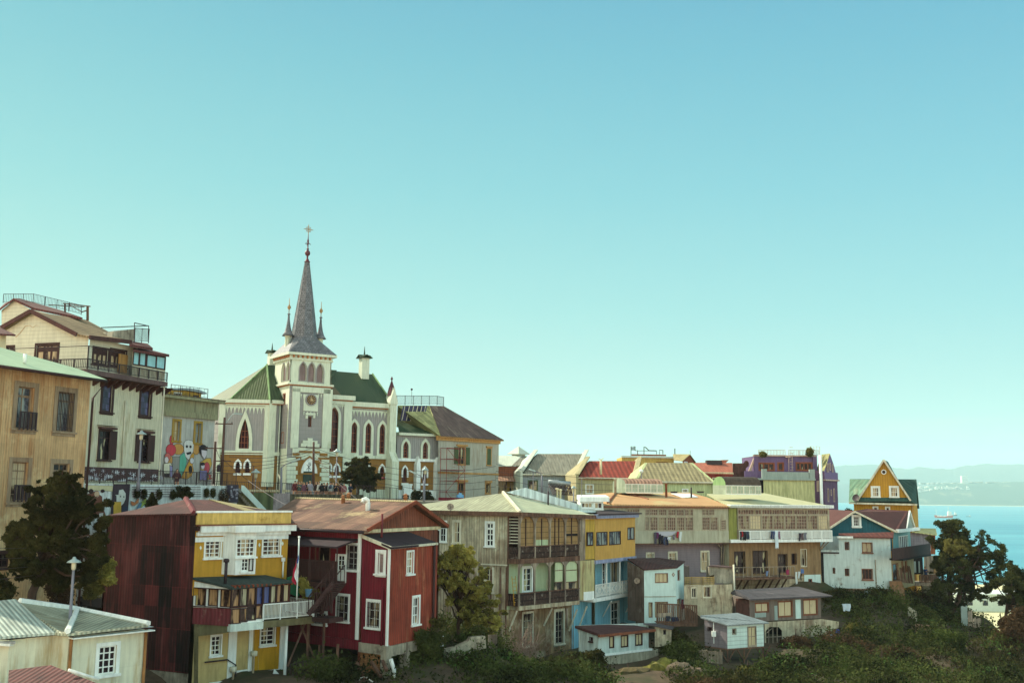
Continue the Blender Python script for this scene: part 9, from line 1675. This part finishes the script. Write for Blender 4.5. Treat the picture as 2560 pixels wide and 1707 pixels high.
mb = MB(); q = P(*B8(997, 640), 96); mb.tube([q, q+Vector((0, 0, 1.7))], .035, 5); solo(mb, 'mast', 'polegrey', 'thin mast at the left corner of the rooftop cabin', 'mast')
mb = MB(); q = P(*B8(1185, 415), 136); mb.tube([q, q+Vector((0, 0, 1.9))], .15, 8); mb.tube([q+Vector((-.3, 0, 2.05)), q+Vector((0, 0, 1.9)), q+Vector((.35, 0, 2.1))], .05, 4); solo(mb, 'chimney', 'cream', 'tall cream flue rising through the deep red tiled roof', 'chimney')
for x, y, Y, h, lb in ((1900, 590, 103, .5, 'dark vent hatch right of the first lantern'), (2160, 588, 102, .4, 'dark vent hatch near the green-ended lantern')):
    q = P(*B8(x, y), Y); mb = MB(); mb.box(q, (.6, .4, .12)); mb.box(q+Vector((0, 0, .08)), (.7, .5, .04)); solo(mb, 'roof_vent', 'iron', lb, 'vent')
for x, y, lb in ((2070, 580, 'short dark pipe between the lanterns'), (1700+0, 0, '')):
    if lb: q = P(*B8(x, y), 103); mb = MB(); mb.tube([q-Vector((0, 0, .6)), q+Vector((0, 0, .4))], .08, 6); solo(mb, 'roof_pipe', 'iron', lb, 'pipe')
q = Vector(P(*C1(1085, 290), 153)); tree('golden potted shrub at the left of the purple roof terrace', q, q+Vector((0, 0, .4)), [(1700+1080/5.2267, 1080+288/5.2267, 153, .5), (1700+1105/5.2267, 1080+295/5.2267, 153, .35)], 1500, .12, 'leafolive', 'shrub', 'shrub', .05)
tree('tall golden potted shrub at the right of the purple roof terrace', P(*C1(1700, 300), 153), P(*C1(1700, 260), 153), [(1700+1695/5.2267, 1080+y/5.2267, 153, .5) for y in (240, 262, 285)], 2500, .12, 'leafolive', 'shrub', 'shrub', .05)
mb = MB(); q = FM.at(*B3(1525, 1495), 2.5); mb.lathe(q, [(.45, -.6), (.5, -.5), (.5, .3), (.2, .45), (.2, .6)], 12); solo(mb, 'water_drum', 'bucketblue', 'light blue water drum at the foot of the red scaffold', 'drum')
mb = MB(); mb.rect(F(*B3(1310, 1510), 112, 12), B3(1290, 1495, 1560, 1560), 0, .1); solo(mb, 'board_fence', 'crimson', 'dark crimson boarded fence below the grey manse', 'fence')
# ================================================================== odds and ends on the slope
def fence_panel(label, F_, Z, tl, br, n, m, name='fence', gap=.2):
    a, zt = F_.q(*Z(*tl)); b, zb = F_.q(*Z(*br)); za = zt; t_ = T(name, label, 'fence', F_.w(a, zb)); mb = MB(); w_ = (b-a)/n
    for i in range(n): mb.fbox(F_, a+i*w_, zb-.6, a+(i+1)*w_-w_*gap, za+random.uniform(-.12, .1), -.02, .02)
    mb.make('board', m, t_); mb = MB(); mb.fbox(F_, a, zb+.25*(zt-zb), b, zb+.32*(zt-zb), .021, .06); mb.fbox(F_, a, zb+.75*(zt-zb), b, zb+.82*(zt-zb), .021, .06); mb.make('rail', m, t_); return t_
for i, (tl, br, lb) in enumerate((((1688, 480), (1762, 660), 'tall grey board fence piece highest on the right slope'), ((1762, 525), (1815, 705), 'grey board fence piece in the middle of the right slope run'), ((1815, 605), (1905, 740), 'lowest grey board fence piece of the right slope run'))): fence_panel(lb, F(*C5(1800, 620), 104, 12), C5, tl, br, 5 if i != 1 else 4, 'mauve' if i == 0 else 'greytimber', gap=.08)
fence_panel('weathered picket fence beside the white stilt hut', F(*C3(960, 1090), 77.5, -30), C3, (842, 1035), (1100, 1100), 16, 'greytimber', gap=.45)
Q = F(*C5(1160, 620), 104, -35); t_ = T('broken_railing', 'broken white railing hanging below the annex', 'railing', Q.at(*C5(1150, 600))); railing(t_, Q.at(*C5(1142, 585)), Q.at(*C5(1225, 640)), .9, 7, 'offwhite', rt=.04, br=.03, post=2)
mb = MB(); mb.prism([F(*C5(1280, 780), 100, 10).at(*p) for p in C5.L(1205, 700, 1290, 720, 1385, 830, 1320, 880, 1210, 850)], (0, 1, 0)); solo(mb, 'rubble_wall', 'rock4', 'pinkish rubble wall fragment on the right slope below the annex', 'wall')
Q = F(*B5(600, 1180), 62, 20); t_ = T('iron_fence', 'low dark wire fence in the gully beside the yellow house', 'fence', Q.at(*B5(400, 1230))); railing(t_, Q.at(*B5(350, 1250)), Q.at(*B5(870, 1130)), .8, 14, 'iron', rt=.02, br=.02, post=5)
for x0, y0, x1, y1, lb in ((1310, 1050, 1420, 1220, 'dark beam leaning on the brick base of the red house'), (1440, 1040, 1490, 1150, 'short dark beam near the concrete pillar of the red house'), (1130, 1060, 1250, 1280, 'long pale beam fallen in front of the brick base')): mb = MB(); beam(mb, RL_.at(*B5(x0, y0), .5), RL_.at(*B5(x1, y1), 1.1), .16); solo(mb, 'fallen_beam', 'timber', lb, 'beam')
mb = MB(); q = [RL_.at(*p, 1.3) for p in B5.L(1155, 1245, 1240, 1225, 1330, 1290, 1200, 1310)]; 
for i in range(4): beam(mb, q[i], q[(i+1) % 4], .05)
solo(mb, 'window_frame', 'white', 'discarded white window frame lying below the red house', 'window frame')
t_ = T('plaster_panel', 'white plaster strip under the left part of the white block house', 'wall', BF.at(*C5(710, 400))); strip(t_, BF, C5(680, 318, 742, 500), 'wchip', 'wall', -.3, .05)
# hanging vines on the steep parts
vn = []; vr = []
for i in range(520):
    px = random.choice((random.uniform(2060, 2560), random.uniform(1640, 2400), random.uniform(960, 1500))); Y = random.uniform(70, 108) if px > 1600 else random.uniform(64, 76); 
    for k in range(40):
        py = 1480+k*6; p = P(px, py, Y)
        if hgt(p.x, p.y)[0] >= p.z: break
    else: continue
    if any(f(px, py) for f in veg): s_ = random.uniform(.2, .5); vn.append((p.x, p.y-.3, p.z)); vr.append((s_, s_, s_*random.uniform(1.8, 3.2)))
if vn: ob = leaves('hanging_vines', vn, vr, 46000, .1, 'leafmoss', org=(20, 85, 60)); ob['kind'] = 'stuff'; ob['label'] = 'curtains of hanging vines over the steep scrub'
for i, (x, y, Y, r_, lb) in enumerate(((2150, 1590, 96, 1.3, 'olive shrub mounded in the middle of the right slope'), (2370, 1610, 96, 1.5, 'big rounded green shrub on the right slope below the pines'), (2440, 1680, 90, 1.5, 'dark rounded shrub near the lower right corner'), (1870, 1690, 78, .9, 'olive shrub at the lower edge right of the stilt hut'), (1140, 1690, 66, 1.0, 'rounded dark green shrub at the bottom edge below the garden wall'), (1400, 1690, 70, .9, 'dark shrub at the bottom edge below the timber apartment house'))): bush_at(x, y, Y, r_, 9000, ('leafolive', 'leafmoss', 'leafdark', 'leafolive', 'leafcliff', 'leafdark')[i], lb, k=16, size=.1)
